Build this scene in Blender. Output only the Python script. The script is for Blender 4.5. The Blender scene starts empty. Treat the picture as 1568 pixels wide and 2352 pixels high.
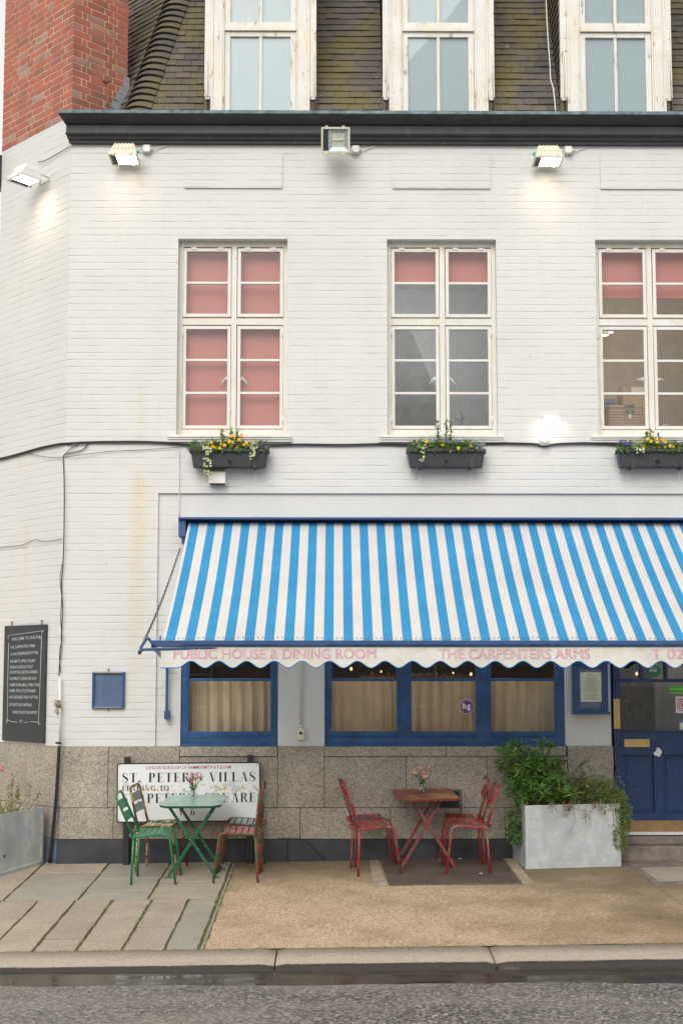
import bpy, bmesh, math, random
from mathutils import Vector, Matrix
random.seed(7)
R = math.radians
S = bpy.context.scene
COL = S.collection

# ------------------------------------------------------------------ camera
FPX, CX, CY = 3000.0, 784.0, 1262.0          # focal length and principal point, in 1568x2352 picture units
PITCH, YAW = R(5.2), R(-0.4)
WALL_D, CAM_Z = 13.57, 2.0
cd = bpy.data.cameras.new('camera'); cam = bpy.data.objects.new('camera', cd); COL.objects.link(cam)
cam.location = (0, -WALL_D, CAM_Z)
cam.rotation_euler = (R(90) + PITCH, 0, YAW)
cd.sensor_fit = 'VERTICAL'; cd.sensor_height = 36; cd.lens = 36 * FPX / 2352
cd.shift_y = (CY - 1176) / 2352
cd.clip_end = 500
S.camera = cam

# ------------------------------------------------------------------ sky, sun, exposure
SUN_EL, SUN_AZ = R(40), R(195)               # high and behind the camera, overcast
w = bpy.data.worlds.new('World'); S.world = w; w.use_nodes = True
nt = w.node_tree; nt.nodes.clear()
sky = nt.nodes.new('ShaderNodeTexSky'); sky.sky_type = 'NISHITA'; sky.sun_disc = False
sky.sun_elevation = SUN_EL; sky.sun_rotation = SUN_AZ; sky.air_density = 1.0; sky.dust_density = 6.0
hs = nt.nodes.new('ShaderNodeHueSaturation'); hs.inputs['Saturation'].default_value = 0.12
tint = nt.nodes.new('ShaderNodeMix'); tint.data_type = 'RGBA'; tint.blend_type = 'MIX'
tint.inputs['Factor'].default_value = 0.55; tint.inputs['B'].default_value = (8.0, 7.75, 7.4, 1)
bg = nt.nodes.new('ShaderNodeBackground'); bg.inputs['Strength'].default_value = 0.13
wo = nt.nodes.new('ShaderNodeOutputWorld')
nt.links.new(sky.outputs[0], hs.inputs['Color']); nt.links.new(hs.outputs[0], tint.inputs['A'])
nt.links.new(tint.outputs['Result'], bg.inputs[0]); nt.links.new(bg.outputs[0], wo.inputs[0])
sl = bpy.data.lights.new('sun', 'SUN'); sun = bpy.data.objects.new('sun', sl); COL.objects.link(sun)
sl.energy = 0.9; sl.angle = R(42); sl.color = (1, 0.97, 0.93)
sd = Vector((math.sin(SUN_AZ) * math.cos(SUN_EL), math.cos(SUN_AZ) * math.cos(SUN_EL), math.sin(SUN_EL)))
sun.rotation_euler = sd.to_track_quat('Z', 'Y').to_euler()
S.view_settings.view_transform = 'Standard'; S.view_settings.look = 'None'
S.view_settings.exposure = 0.36; S.view_settings.gamma = 1.0
S.render.engine = 'CYCLES'
try:
    S.cycles.max_bounces = 8; S.cycles.transparent_max_bounces = 16
except Exception: pass

# ------------------------------------------------------------------ measured-position helpers
RM = Matrix.Rotation(YAW, 3, 'Z') @ Matrix.Rotation(PITCH, 3, 'X')
EYE = Vector((0, -WALL_D, CAM_Z))
def ray(px, py): return RM @ Vector(((px - CX) / FPX, 1.0, (CY - py) / FPX))
def P(px, py, Y=0.0):                        # point of the vertical plane y = Y
    d = ray(px, py); t = (Y + WALL_D) / d.y
    return EYE + d * t
def WX(px, py, Y=0.0): return P(px, py, Y).x
def WZ(py, Y=0.0, px=784): return P(px, py, Y).z
GX, GY = 0.011, 0.05
def gz(x, y): return GX * x + GY * y + GZ0   # the pavement falls towards the kerb
GZ0 = WZ(1976)
def PG(px, py, up=0.0):                      # point of the sloping pavement
    d = ray(px, py)
    t = (GX * EYE.x + GY * EYE.y + GZ0 + up - EYE.z) / (d.z - GX * d.x - GY * d.y)
    return EYE + d * t
XC = WX(152, 1000)                           # the corner of the front
DC = Vector((-math.sin(R(45)), math.cos(R(45)), 0)); NC = Vector((-math.cos(R(45)), -math.sin(R(45)), 0))
CORNER = Vector((XC, 0, 0))
def PC(px, py, off=0.0):                     # point of the canted wall; returns s along it, z
    d = ray(px, py); o = CORNER + NC * off
    t = (o - EYE).dot(NC) / d.dot(NC)
    q = EYE + d * t
    return (q - CORNER).dot(DC), q.z
def CW(s, off, z): return CORNER + DC * s + NC * off + Vector((0, 0, z))

# ------------------------------------------------------------------ materials
def newmat(name):
    m = bpy.data.materials.new(name); m.use_nodes = True
    t = m.node_tree; t.nodes.clear()
    o = t.nodes.new('ShaderNodeOutputMaterial'); b = t.nodes.new('ShaderNodeBsdfPrincipled')
    t.links.new(b.outputs[0], o.inputs[0])
    return m, t, b, o
def nd(t, typ, **kw):
    n = t.nodes.new(typ)
    for k, v in kw.items():
        if k.startswith('i_'):
            key = k[2:].replace('_', ' ')
            if key.isdigit(): n.inputs[int(key)].default_value = v
            else: n.inputs[key].default_value = v
        else: setattr(n, k, v)
    return n
def c4(c): return (c[0], c[1], c[2], 1.0)
def ramp(t, src, stops):
    r = t.nodes.new('ShaderNodeValToRGB'); e = r.color_ramp.elements
    while len(e) < len(stops): e.new(0.5)
    for k, (p, c) in enumerate(stops):
        e[k].position = p; e[k].color = c4(c) if not isinstance(c, (int, float)) else (c, c, c, 1)
    t.links.new(src, r.inputs[0]); return r.outputs[0]
def noise(t, vec, scale, detail=4, rough=0.6, dist=0.0):
    n = nd(t, 'ShaderNodeTexNoise'); n.inputs['Scale'].default_value = scale
    n.inputs['Detail'].default_value = detail; n.inputs['Roughness'].default_value = rough
    n.inputs['Distortion'].default_value = dist
    if vec is not None: t.links.new(vec, n.inputs['Vector'])
    return n.outputs['Fac']
def mixc(t, fac, a, b, mode='MIX'):
    m = nd(t, 'ShaderNodeMix', data_type='RGBA', blend_type=mode)
    for k, v in (('Factor', fac), ('A', a), ('B', b)):
        if isinstance(v, (int, float)): m.inputs[k].default_value = v
        elif isinstance(v, tuple): m.inputs[k].default_value = c4(v)
        else: t.links.new(v, m.inputs[k])
    return m.outputs['Result']
def mth(t, op, a, b=None, c=None):
    m = nd(t, 'ShaderNodeMath', operation=op)
    for k, v in enumerate((a, b, c)):
        if v is None: continue
        if isinstance(v, (int, float)): m.inputs[k].default_value = v
        else: t.links.new(v, m.inputs[k])
    return m.outputs[0]
def geo(t): return nd(t, 'ShaderNodeNewGeometry').outputs['Position']
def scaled(t, vec, s):
    m = nd(t, 'ShaderNodeMapping'); m.inputs['Scale'].default_value = s; t.links.new(vec, m.inputs['Vector'])
    return m.outputs[0]
def bump(t, b, h, dist, strength=1.0):
    n = nd(t, 'ShaderNodeBump'); n.inputs['Distance'].default_value = dist; n.inputs['Strength'].default_value = strength
    t.links.new(h, n.inputs['Height']); t.links.new(n.outputs[0], b.inputs['Normal'])
M = {}
def simple(name, col, rough=0.5, metal=0.0, var=0.12, scale=6.0, bmp=0.0, bscale=60.0, spec=0.5):
    """a plain paint or metal with uneven tone, a little grime and a rough skin"""
    m, t, b, o = newmat(name)
    g = geo(t); f = noise(t, g, scale, 5)
    lo = tuple(max(0, c * (1 - var)) for c in col); hi = tuple(min(1, c * (1 + var)) for c in col)
    t.links.new(ramp(t, f, [(0.3, lo), (0.7, hi)]), b.inputs['Base Color'])
    r = noise(t, g, scale * 4, 3)
    t.links.new(mth(t, 'MULTIPLY_ADD', r, 0.25, rough - 0.12), b.inputs['Roughness'])
    b.inputs['Metallic'].default_value = metal
    b.inputs['Specular IOR Level'].default_value = spec
    if bmp: bump(t, b, noise(t, g, bscale, 4), bmp)
    M[name] = m; return m
def emit(name, col, strength):
    m, t, b, o = newmat(name)
    b.inputs['Base Color'].default_value = c4(col); b.inputs['Emission Color'].default_value = c4(col)
    b.inputs['Emission Strength'].default_value = strength; M[name] = m; return m
def worn(name, paint, chip, rust, amt=0.5, chips=0.56, scale=26, rough=0.4):
    """old enamel: paint, flakes showing an older coat and rust coming through"""
    m, t, b, o = newmat(name); g = geo(t)
    f = noise(t, g, 5, 4); base = ramp(t, f, [(0.3, tuple(c * .75 for c in paint)), (0.7, tuple(min(1, c * 1.2) for c in paint))])
    n1 = noise(t, g, scale, 6, 0.7); k1 = ramp(t, n1, [(chips, 0), (chips + .02, 1)])
    n2 = noise(t, g, scale * .35, 7, 0.72); k2 = ramp(t, n2, [(1 - amt, 0), (1 - amt + .03, 1)])
    c = mixc(t, k1, base, chip); c = mixc(t, k2, c, rust)
    t.links.new(c, b.inputs['Base Color']); b.inputs['Roughness'].default_value = rough
    t.links.new(mth(t, 'MULTIPLY_ADD', k2, 0.4, rough), b.inputs['Roughness'])
    bump(t, b, mth(t, 'ADD', k1, k2), -0.0006)
    M[name] = m; return m

# painted brickwork: real courses of 75 mm in the relief, paint runs and yellow stains in the coat
def painted_brick(name, joints=1.0, streaks=()):
    m, t, b, o = newmat(name)
    uv = nd(t, 'ShaderNodeUVMap').outputs[0]
    sep = nd(t, 'ShaderNodeSeparateXYZ'); t.links.new(uv, sep.inputs[0])
    wob = nd(t, 'ShaderNodeTexNoise'); wob.inputs['Scale'].default_value = 7; wob.inputs['Detail'].default_value = 3
    t.links.new(uv, wob.inputs['Vector'])
    wv = nd(t, 'ShaderNodeVectorMath', operation='MULTIPLY_ADD'); wv.inputs[1].default_value = (0.013, 0.013, 0); 
    t.links.new(wob.outputs['Color'], wv.inputs[0]); t.links.new(uv, wv.inputs[2])
    br = nd(t, 'ShaderNodeTexBrick'); br.offset = 0.5; br.squash = 0.5; br.squash_frequency = 2
    for k, v in (('Scale', 1.0), ('Brick Width', 0.225), ('Row Height', 0.075), ('Mortar Size', 0.0045), ('Mortar Smooth', 1.0)):
        br.inputs[k].default_value = v
    t.links.new(wv.outputs[0], br.inputs['Vector'])
    inv = mth(t, 'SUBTRACT', 1.0, br.outputs['Fac'])
    sw = nd(t, 'ShaderNodeSeparateXYZ'); t.links.new(wv.outputs[0], sw.inputs[0])
    fr = mth(t, 'FRACT', mth(t, 'DIVIDE', sw.outputs[1], 0.075))
    bed = ramp(t, mth(t, 'MINIMUM', fr, mth(t, 'SUBTRACT', 1.0, fr)), [(0.0, 0), (0.09, 0.85), (0.2, 1)])
    patch = mth(t, 'MULTIPLY', ramp(t, noise(t, scaled(t, uv, (1, 3.2, 1)), 3.4, 5), [(0.38, 0.45), (0.66, 1)]), ramp(t, noise(t, scaled(t, uv, (1, 3.6, 1)), 4.2, 2, 0.5), [(0.38, 0.35), (0.60, 1)]))
    lump = noise(t, uv, 22, 6, 0.65); fine = noise(t, uv, 90, 4, 0.7)
    each = noise(t, scaled(t, uv, (4.44, 13.33, 1)), 1.0, 1)
    h = mth(t, 'MULTIPLY', mth(t, 'ADD', mth(t, 'MULTIPLY', mth(t, 'SUBTRACT', 1.0, bed), 0.56), mth(t, 'MULTIPLY', br.outputs['Fac'], 0.46)), mth(t, 'MULTIPLY', patch, -1.0 * joints))
    h = mth(t, 'ADD', h, mth(t, 'MULTIPLY', lump, 0.62)); h = mth(t, 'ADD', h, mth(t, 'MULTIPLY', fine, 0.22))
    h = mth(t, 'ADD', h, mth(t, 'MULTIPLY', each, 0.05))
    bump(t, b, h, 0.0055)
    big = noise(t, uv, 0.9, 6, 0.6)
    col = ramp(t, big, [(0.25, (0.60, 0.612, 0.59)), (0.55, (0.665, 0.66, 0.634)), (0.8, (0.65, 0.632, 0.592))])
    joint_shade = mth(t, 'MULTIPLY', mth(t, 'MULTIPLY', mth(t, 'SUBTRACT', 1.0, bed), patch), 0.15 * joints)  # bed joints darkened in the colour, standing for shade under each course
    col = mixc(t, joint_shade, col, (0.45, 0.45, 0.42))
    # rain runs: tall thin noise
    run = ramp(t, noise(t, scaled(t, uv, (9, 0.7, 1)), 1.0, 5, 0.7), [(0.56, 0), (0.8, 1)])
    col = mixc(t, mth(t, 'MULTIPLY', run, 0.30), col, (0.55, 0.52, 0.44))
    spk = ramp(t, noise(t, uv, 19, 2, 0.5), [(0.765, 0), (0.785, 1)])
    col = mixc(t, mth(t, 'MULTIPLY', spk, 0.5), col, (0.30, 0.25, 0.18))
    for (u0, wd, z0, z1, amt) in streaks:
        du = mth(t, 'DIVIDE', mth(t, 'SUBTRACT', mth(t, 'ADD', sep.outputs[0], mth(t, 'MULTIPLY', mth(t, 'SUBTRACT', noise(t, uv, 3, 3), 0.5), wd * 1.4)), u0), wd)
        g1 = mth(t, 'POWER', 2.718, mth(t, 'MULTIPLY', mth(t, 'MULTIPLY', du, du), -1.0))
        mr = nd(t, 'ShaderNodeMapRange'); mr.inputs['From Min'].default_value = z0; mr.inputs['From Max'].default_value = z1
        t.links.new(sep.outputs[1], mr.inputs['Value'])
        up = ramp(t, mr.outputs[0], [(0.0, 0), (0.35, 0.55), (0.9, 1.0), (1.0, 0.0)])
        brk = ramp(t, noise(t, scaled(t, uv, (2, 1, 1)), 9, 5), [(0.3, 0.25), (0.65, 1)])
        k = mth(t, 'MULTIPLY', mth(t, 'MULTIPLY', g1, up), mth(t, 'MULTIPLY', brk, amt * 0.8))
        col = mixc(t, k, col, (0.66, 0.50, 0.22))
    t.links.new(col, b.inputs['Base Color']); b.inputs['Roughness'].default_value = 0.62
    M[name] = m; return m

def granite(name, a, bcol, c, big=0.25, rough=0.7, sc=1.0):
    m, t, b, o = newmat(name); g = geo(t)
    n1 = noise(t, g, 95 * sc, 3, 0.8); n2 = noise(t, g, 48 * sc, 4, 0.75); n3 = noise(t, g, 2.2, 5, 0.65)
    v = nd(t, 'ShaderNodeTexVoronoi'); v.inputs['Scale'].default_value = 85 * sc; t.links.new(g, v.inputs['Vector'])
    sp = nd(t, 'ShaderNodeSeparateColor'); t.links.new(v.outputs['Color'], sp.inputs[0])
    mixv = mth(t, 'ADD', mth(t, 'MULTIPLY', n1, 0.5), mth(t, 'ADD', mth(t, 'MULTIPLY', n2, 0.3), mth(t, 'MULTIPLY', sp.outputs[0], 0.25)))
    col = ramp(t, mixv, [(0.36, a), (0.5, bcol), (0.64, c)])
    shade = ramp(t, n3, [(0.3, 1 - big), (0.7, 1 + 0.0)])
    col = mixc(t, 1.0, col, shade, 'MULTIPLY')
    rnd = nd(t, 'ShaderNodeNewGeometry').outputs['Random Per Island']
    col = mixc(t, mth(t, 'MULTIPLY', rnd, 0.16), col, tuple(x * 0.8 for x in a))
    t.links.new(col, b.inputs['Base Color']); b.inputs['Roughness'].default_value = rough
    bump(t, b, n1, 0.002)
    M[name] = m; return m

_z = lambda py: WZ(py)
painted_brick('painted_brick', 1.0, streaks=[(WX(318, 1200), 0.085, WZ(1680), WZ(1060), 0.62), (WX(326, 1000), 0.05, WZ(1100), WZ(880), 0.28)])
painted_brick('painted_brick_cant', 1.0, streaks=[(-PC(60, 1260)[0], 0.05, WZ(1420), WZ(1190), 0.5), (-PC(46, 1060)[0], 0.016, WZ(1070), WZ(1038), 0.9)])
painted_brick('painted_render', 0.10)
granite('granite', (0.22, 0.187, 0.147), (0.37, 0.322, 0.257), (0.54, 0.482, 0.397), 0.34)
granite('granite_kerb', (0.28, 0.20, 0.155), (0.47, 0.37, 0.30), (0.66, 0.56, 0.48), 0.28, 0.55)
simple('plinth_black', (0.034, 0.037, 0.043), 0.55, 0, 0.5, 3.5, 0.0015, 40)
simple('plinth_blue_grey', (0.115, 0.16, 0.215), 0.6, 0, 0.4, 4.5, 0.0015, 40)
simple('stone_step', (0.20, 0.165, 0.135), 0.75, 0, 0.35, 9, 0.002, 60)
simple('blue_paint', (0.026, 0.086, 0.215), 0.38, 0, 0.30, 7, 0.0012, 22)
simple('door_paint', (0.013, 0.04, 0.125), 0.33, 0, 0.28, 4, 0.0006, 30)
simple('awning_metal', (0.034, 0.088, 0.21), 0.38, 0.1, 0.14, 6)
simple('white_paint', (0.71, 0.69, 0.64), 0.5, 0, 0.06, 5, 0.0012, 70)
simple('black_paint', (0.018, 0.019, 0.021), 0.45, 0, 0.3, 6, 0.001, 50)
simple('cable_black', (0.02, 0.02, 0.022), 0.5)
simple('cream_plastic', (0.66, 0.63, 0.50), 0.5, 0, 0.08, 10)
simple('white_plastic', (0.72, 0.72, 0.69), 0.45, 0, 0.06, 10)
simple('teal_plastic', (0.03, 0.48, 0.34), 0.5)
simple('brass', (0.62, 0.43, 0.17), 0.42, 0.45, 0.16, 30)
simple('brass_dull', (0.30, 0.19, 0.085), 0.5, 0.25, 0.2, 12)
simple('trough_plastic', (0.042, 0.046, 0.05), 0.5, 0, 0.2, 12)
simple('soil', (0.045, 0.032, 0.022), 0.95, 0, 0.5, 60, 0.01, 80)
simple('rust', (0.26, 0.10, 0.04), 0.85, 0, 0.4, 40)
simple('lead', (0.30, 0.33, 0.36), 0.55, 0.2, 0.25, 12, 0.002, 20)
simple('room_dark', (0.06, 0.045, 0.036), 0.9)
simple('room_grey', (0.36, 0.36, 0.36), 0.9)
simple('room_brown', (0.37, 0.325, 0.27), 0.9)
simple('cardboard', (0.48, 0.33, 0.19), 0.85, 0, 0.08, 8)
simple('dark_wood', (0.085, 0.04, 0.02), 0.6, 0, 0.4, 14)
simple('chalkboard', (0.040, 0.043, 0.045), 0.62, 0, 0.18, 6)
simple('chalk', (0.48, 0.52, 0.52), 0.9, 0, 0.1, 60)
simple('paper', (0.86, 0.82, 0.56), 0.8, 0, 0.03, 6)
simple('paper_white', (0.75, 0.75, 0.74), 0.7)
simple('sticker_green', (0.01, 0.22, 0.09), 0.5); simple('sticker_lime', (0.20, 0.62, 0.05), 0.5)
simple('sticker_purple', (0.13, 0.035, 0.19), 0.5); simple('sticker_red', (0.62, 0.06, 0.07), 0.5)
simple('sticker_blue', (0.03, 0.30, 0.70), 0.5); simple('ink', (0.16, 0.15, 0.12), 0.8)
simple('notice_back', (0.13, 0.19, 0.30), 0.6, 0, 0.15, 3)
simple('sign_black', (0.022, 0.023, 0.026), 0.4); simple('sign_red', (0.38, 0.05, 0.07), 0.45); simple('sign_maroon', (0.22, 0.055, 0.05), 0.45)
simple('sticker_white', (0.8, 0.8, 0.78), 0.5)
simple('silver_leaf', (0.40, 0.44, 0.41), 0.8, 0, 0.2, 40)
emit('lamp_glow', (1.0, 0.93, 0.82), 5.0); emit('bulb_glow', (1.0, 0.48, 0.17), 2.0); emit('spot_glow', (1.0, 0.85, 0.65), 8.0)

def sign_face():
    m, t, b, o = newmat('sign_enamel'); g = geo(t)
    col = ramp(t, noise(t, g, 3, 4), [(0.3, (0.70, 0.71, 0.72)), (0.7, (0.80, 0.80, 0.80))])
    sep = nd(t, 'ShaderNodeSeparateXYZ'); t.links.new(g, sep.inputs[0])
    zc = P(430, 1812, -.12).z
    dz = mth(t, 'DIVIDE', mth(t, 'SUBTRACT', sep.outputs[2], zc), 0.085)
    band = mth(t, 'POWER', 2.718, mth(t, 'MULTIPLY', mth(t, 'MULTIPLY', dz, dz), -1.0))
    n = mth(t, 'MULTIPLY', noise(t, g, 13, 2, 0.5), mth(t, 'MULTIPLY_ADD', band, 0.45, 0.62))
    k = ramp(t, n, [(0.565, 0), (0.575, 1)])
    col = mixc(t, k, col, (0.56, 0.60, 0.62))
    n2 = mth(t, 'MULTIPLY', noise(t, scaled(t, g, (1, 1, 1.3)), 27, 3, 0.6), mth(t, 'MULTIPLY_ADD', band, 0.42, 0.66))
    k2 = ramp(t, n2, [(0.625, 0), (0.635, 1)])
    col = mixc(t, k2, col, (0.62, 0.38, 0.07))
    t.links.new(col, b.inputs['Base Color']); b.inputs['Roughness'].default_value = 0.35
    M['sign_enamel'] = m
sign_face()

def peeling(nm='peeling_paint', up=0.0):
    m, t, b, o = newmat(nm); g = geo(t)
    tall = scaled(t, g, (6, 6, 1.4))
    n = noise(t, tall, 3.2, 7, 0.72)
    col = ramp(t, noise(t, g, 4, 4), [(0.3, (0.65, 0.63, 0.56)), (0.7, (0.75, 0.74, 0.70))])
    cream = ramp(t, noise(t, tall, 1.6, 4), [(0.5, 0), (0.6, 1)])
    col = mixc(t, mth(t, 'MULTIPLY', cream, 0.4), col, (0.74, 0.64, 0.44))
    k = ramp(t, n, [(0.61 + up, 0), (0.625 + up, 1)]); col = mixc(t, k, col, (0.42, 0.33, 0.22))
    k2 = ramp(t, noise(t, g, 14, 4), [(0.70, 0), (0.72, 1)]); col = mixc(t, k2, col, (0.55, 0.28, 0.10))
    t.links.new(col, b.inputs['Base Color']); b.inputs['Roughness'].default_value = 0.6
    bump(t, b, mth(t, 'SUBTRACT', 1.0, k), 0.002)
    M[nm] = m
peeling(); peeling('weathered_paint', 0.065)

def glass(name, tint=(0.93, 0.95, 0.95), refl=1.7, rough=0.0, wav=0.0006):
    m, t, b, o = newmat(name); t.nodes.remove(b)
    g = geo(t)
    tr = nd(t, 'ShaderNodeBsdfTransparent'); tr.inputs[0].default_value = c4(tint)
    gl = nd(t, 'ShaderNodeBsdfGlossy'); gl.inputs['Roughness'].default_value = rough
    gg = nd(t, 'ShaderNodeNewGeometry'); dt = nd(t, 'ShaderNodeVectorMath', operation='DOT_PRODUCT')
    t.links.new(gg.outputs['Normal'], dt.inputs[0]); t.links.new(gg.outputs['Incoming'], dt.inputs[1])
    cs = mth(t, 'ABSOLUTE', dt.outputs['Value'])
    frv = mth(t, 'MULTIPLY_ADD', mth(t, 'POWER', mth(t, 'SUBTRACT', 1.0, cs), 5.0), 0.96, 0.04)
    mx = nd(t, 'ShaderNodeMixShader')
    bn = nd(t, 'ShaderNodeBump'); bn.inputs['Distance'].default_value = wav
    t.links.new(noise(t, g, 3.0, 2), bn.inputs['Height']); t.links.new(bn.outputs[0], gl.inputs['Normal'])
    t.links.new(mth(t, 'MINIMUM', mth(t, 'MULTIPLY', frv, refl), 1.0), mx.inputs[0])
    t.links.new(tr.outputs[0], mx.inputs[1]); t.links.new(gl.outputs[0], mx.inputs[2]); t.links.new(mx.outputs[0], o.inputs[0])
    M[name] = m
glass('window_glass', refl=1.1, wav=0.00015); glass('clear_glass', (0.97, 0.99, 0.99), 1.3, 0.02)
glass('dormer_glass', (0.96, 0.98, 0.98), 1.0); glass('case_glass', (0.95, 0.97, 0.98), 1.2)

def fabric(name, col, trans=0.25, var=0.05):
    m, t, b, o = newmat(name); g = geo(t)
    lo = tuple(c * (1 - var) for c in col); hi = tuple(min(1, c * (1 + var)) for c in col)
    cc = ramp(t, noise(t, g, 2.5, 5), [(0.3, lo), (0.7, hi)])
    t.links.new(cc, b.inputs['Base Color']); b.inputs['Roughness'].default_value = 0.85; b.inputs['Specular IOR Level'].default_value = 0.2
    bump(t, b, mth(t, 'ADD', noise(t, g, 300, 2), mth(t, 'MULTIPLY', noise(t, g, 4, 3), 6)), 0.0012)
    tl = nd(t, 'ShaderNodeBsdfTranslucent'); t.links.new(cc, tl.inputs[0])
    mx = nd(t, 'ShaderNodeMixShader'); mx.inputs[0].default_value = trans
    t.links.new(b.outputs[0], mx.inputs[1]); t.links.new(tl.outputs[0], mx.inputs[2]); t.links.new(mx.outputs[0], o.inputs[0])
    M[name] = m
fabric('awning_white', (0.90, 0.875, 0.855), 0.45, 0.05); fabric('awning_blue', (0.06, 0.36, 0.70), 0.40, 0.10); fabric('seam_cloth', (0.80, 0.775, 0.75), 0.1); fabric('awning_edge', (0.02, 0.19, 0.52), 0.1)
fabric('blind_pink', (0.66, 0.235, 0.20), 0.1, 0.02); fabric('curtain', (0.82, 0.66, 0.48), 0.25, 0.12)
fabric('dormer_blind', (0.37, 0.445, 0.465), 0.1, 0.02)

def valance_mat():                            # off-white with algae along the top and grime in the hem
    m, t, b, o = newmat('valance_cloth'); g = geo(t)
    col = ramp(t, noise(t, g, 3, 5), [(0.3, (0.56, 0.54, 0.48)), (0.7, (0.69, 0.67, 0.62))])
    sep = nd(t, 'ShaderNodeSeparateXYZ'); t.links.new(g, sep.inputs[0])
    zt = WZ(1484, -1.95)
    mr = nd(t, 'ShaderNodeMapRange'); mr.inputs['From Min'].default_value = zt - 0.07; mr.inputs['From Max'].default_value = zt
    t.links.new(sep.outputs[2], mr.inputs['Value'])
    k = mth(t, 'MULTIPLY', mth(t, 'MULTIPLY', mr.outputs[0], ramp(t, noise(t, g, 9, 5), [(0.4, 0), (0.7, 1)])), 0.7)
    col = mixc(t, k, col, (0.38, 0.36, 0.16))
    t.links.new(col, b.inputs['Base Color']); b.inputs['Roughness'].default_value = 0.9
    bump(t, b, noise(t, g, 5, 4), 0.02)
    M['valance_cloth'] = m
valance_mat()
def faded():
    m, t, b, o = newmat('faded_pink'); g = geo(t)
    k = ramp(t, noise(t, scaled(t, g, (1.6, 1, 1)), 9, 6, 0.75), [(0.33, 0), (0.72, 1)])
    t.links.new(mixc(t, k, (0.56, 0.24, 0.34), (0.64, 0.52, 0.53)), b.inputs['Base Color']); b.inputs['Roughness'].default_value = 0.9
    M['faded_pink'] = m
faded()

def brick_red():
    m, t, b, o = newmat('red_brick'); g = geo(t)
    rnd = nd(t, 'ShaderNodeNewGeometry').outputs['Random Per Island']
    col = ramp(t, rnd, [(0.0, (0.30, 0.12, 0.095)), (0.3, (0.41, 0.125, 0.085)), (0.6, (0.46, 0.14, 0.092)), (0.86, (0.39, 0.135, 0.10)), (0.95, (0.37, 0.26, 0.21)), (1.0, (0.46, 0.19, 0.11))])
    soot = ramp(t, noise(t, g, 5.5, 6, 0.7), [(0.45, 0), (0.75, 1)])
    col = mixc(t, mth(t, 'MULTIPLY', soot, 0.55), col, (0.12, 0.06, 0.05))
    t.links.new(col, b.inputs['Base Color']); b.inputs['Roughness'].default_value = 0.85
    bump(t, b, noise(t, g, 45, 5), 0.004); M['red_brick'] = m
brick_red(); simple('mortar', (0.66, 0.53, 0.35), 0.9, 0, 0.2, 8, 0.002, 60)

def tile_mat(name, stops, moss):
    m, t, b, o = newmat(name); g = geo(t)
    rnd = nd(t, 'ShaderNodeNewGeometry').outputs['Random Per Island']
    col = ramp(t, rnd, stops)
    n = noise(t, scaled(t, g, (1, 1, 0.5)), 2.2, 5, 0.6)
    k = ramp(t, n, [(0.44, 0), (0.60, moss)])
    col = mixc(t, k, col, (0.132, 0.112, 0.042))
    sp = ramp(t, noise(t, g, 17, 2, 0.5), [(0.745, 0), (0.76, 1)])
    col = mixc(t, mth(t, 'MULTIPLY', sp, 0.8), col, (0.50, 0.44, 0.33))
    t.links.new(col, b.inputs['Base Color']); b.inputs['Roughness'].default_value = 0.75
    bump(t, b, noise(t, g, 60, 4), 0.003); M[name] = m
tile_mat('roof_tile', [(0.0, (0.072, 0.066, 0.064)), (0.35, (0.098, 0.086, 0.074)), (0.7, (0.125, 0.104, 0.078)), (1.0, (0.085, 0.078, 0.078))], 0.9)
tile_mat('roof_tile_side', [(0.0, (0.07, 0.062, 0.056)), (0.5, (0.115, 0.10, 0.085)), (1.0, (0.08, 0.068, 0.056))], 0.55)

def cornice_mat():
    m, t, b, o = newmat('cornice_lead'); g = geo(t)
    col = ramp(t, noise(t, scaled(t, g, (1, 1, 2)), 4, 6, 0.7), [(0.3, (0.022, 0.022, 0.024)), (0.6, (0.040, 0.040, 0.044)), (0.8, (0.075, 0.075, 0.082))])
    nz = nd(t, 'ShaderNodeNewGeometry').outputs['Normal']
    run = ramp(t, noise(t, scaled(t, g, (14, 14, 1.2)), 1.0, 4, 0.7), [(0.6, 0), (0.75, 1)])
    col = mixc(t, mth(t, 'MULTIPLY', run, 0.35), col, (0.20, 0.20, 0.21))
    t.links.new(col, b.inputs['Base Color']); b.inputs['Roughness'].default_value = 0.5
    bump(t, b, noise(t, g, 12, 5), 0.004); M['cornice_lead'] = m
    simple('cornice_edge', (0.17, 0.235, 0.25), 0.6, 0, 0.5, 14, 0.003, 30)
cornice_mat()

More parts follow.
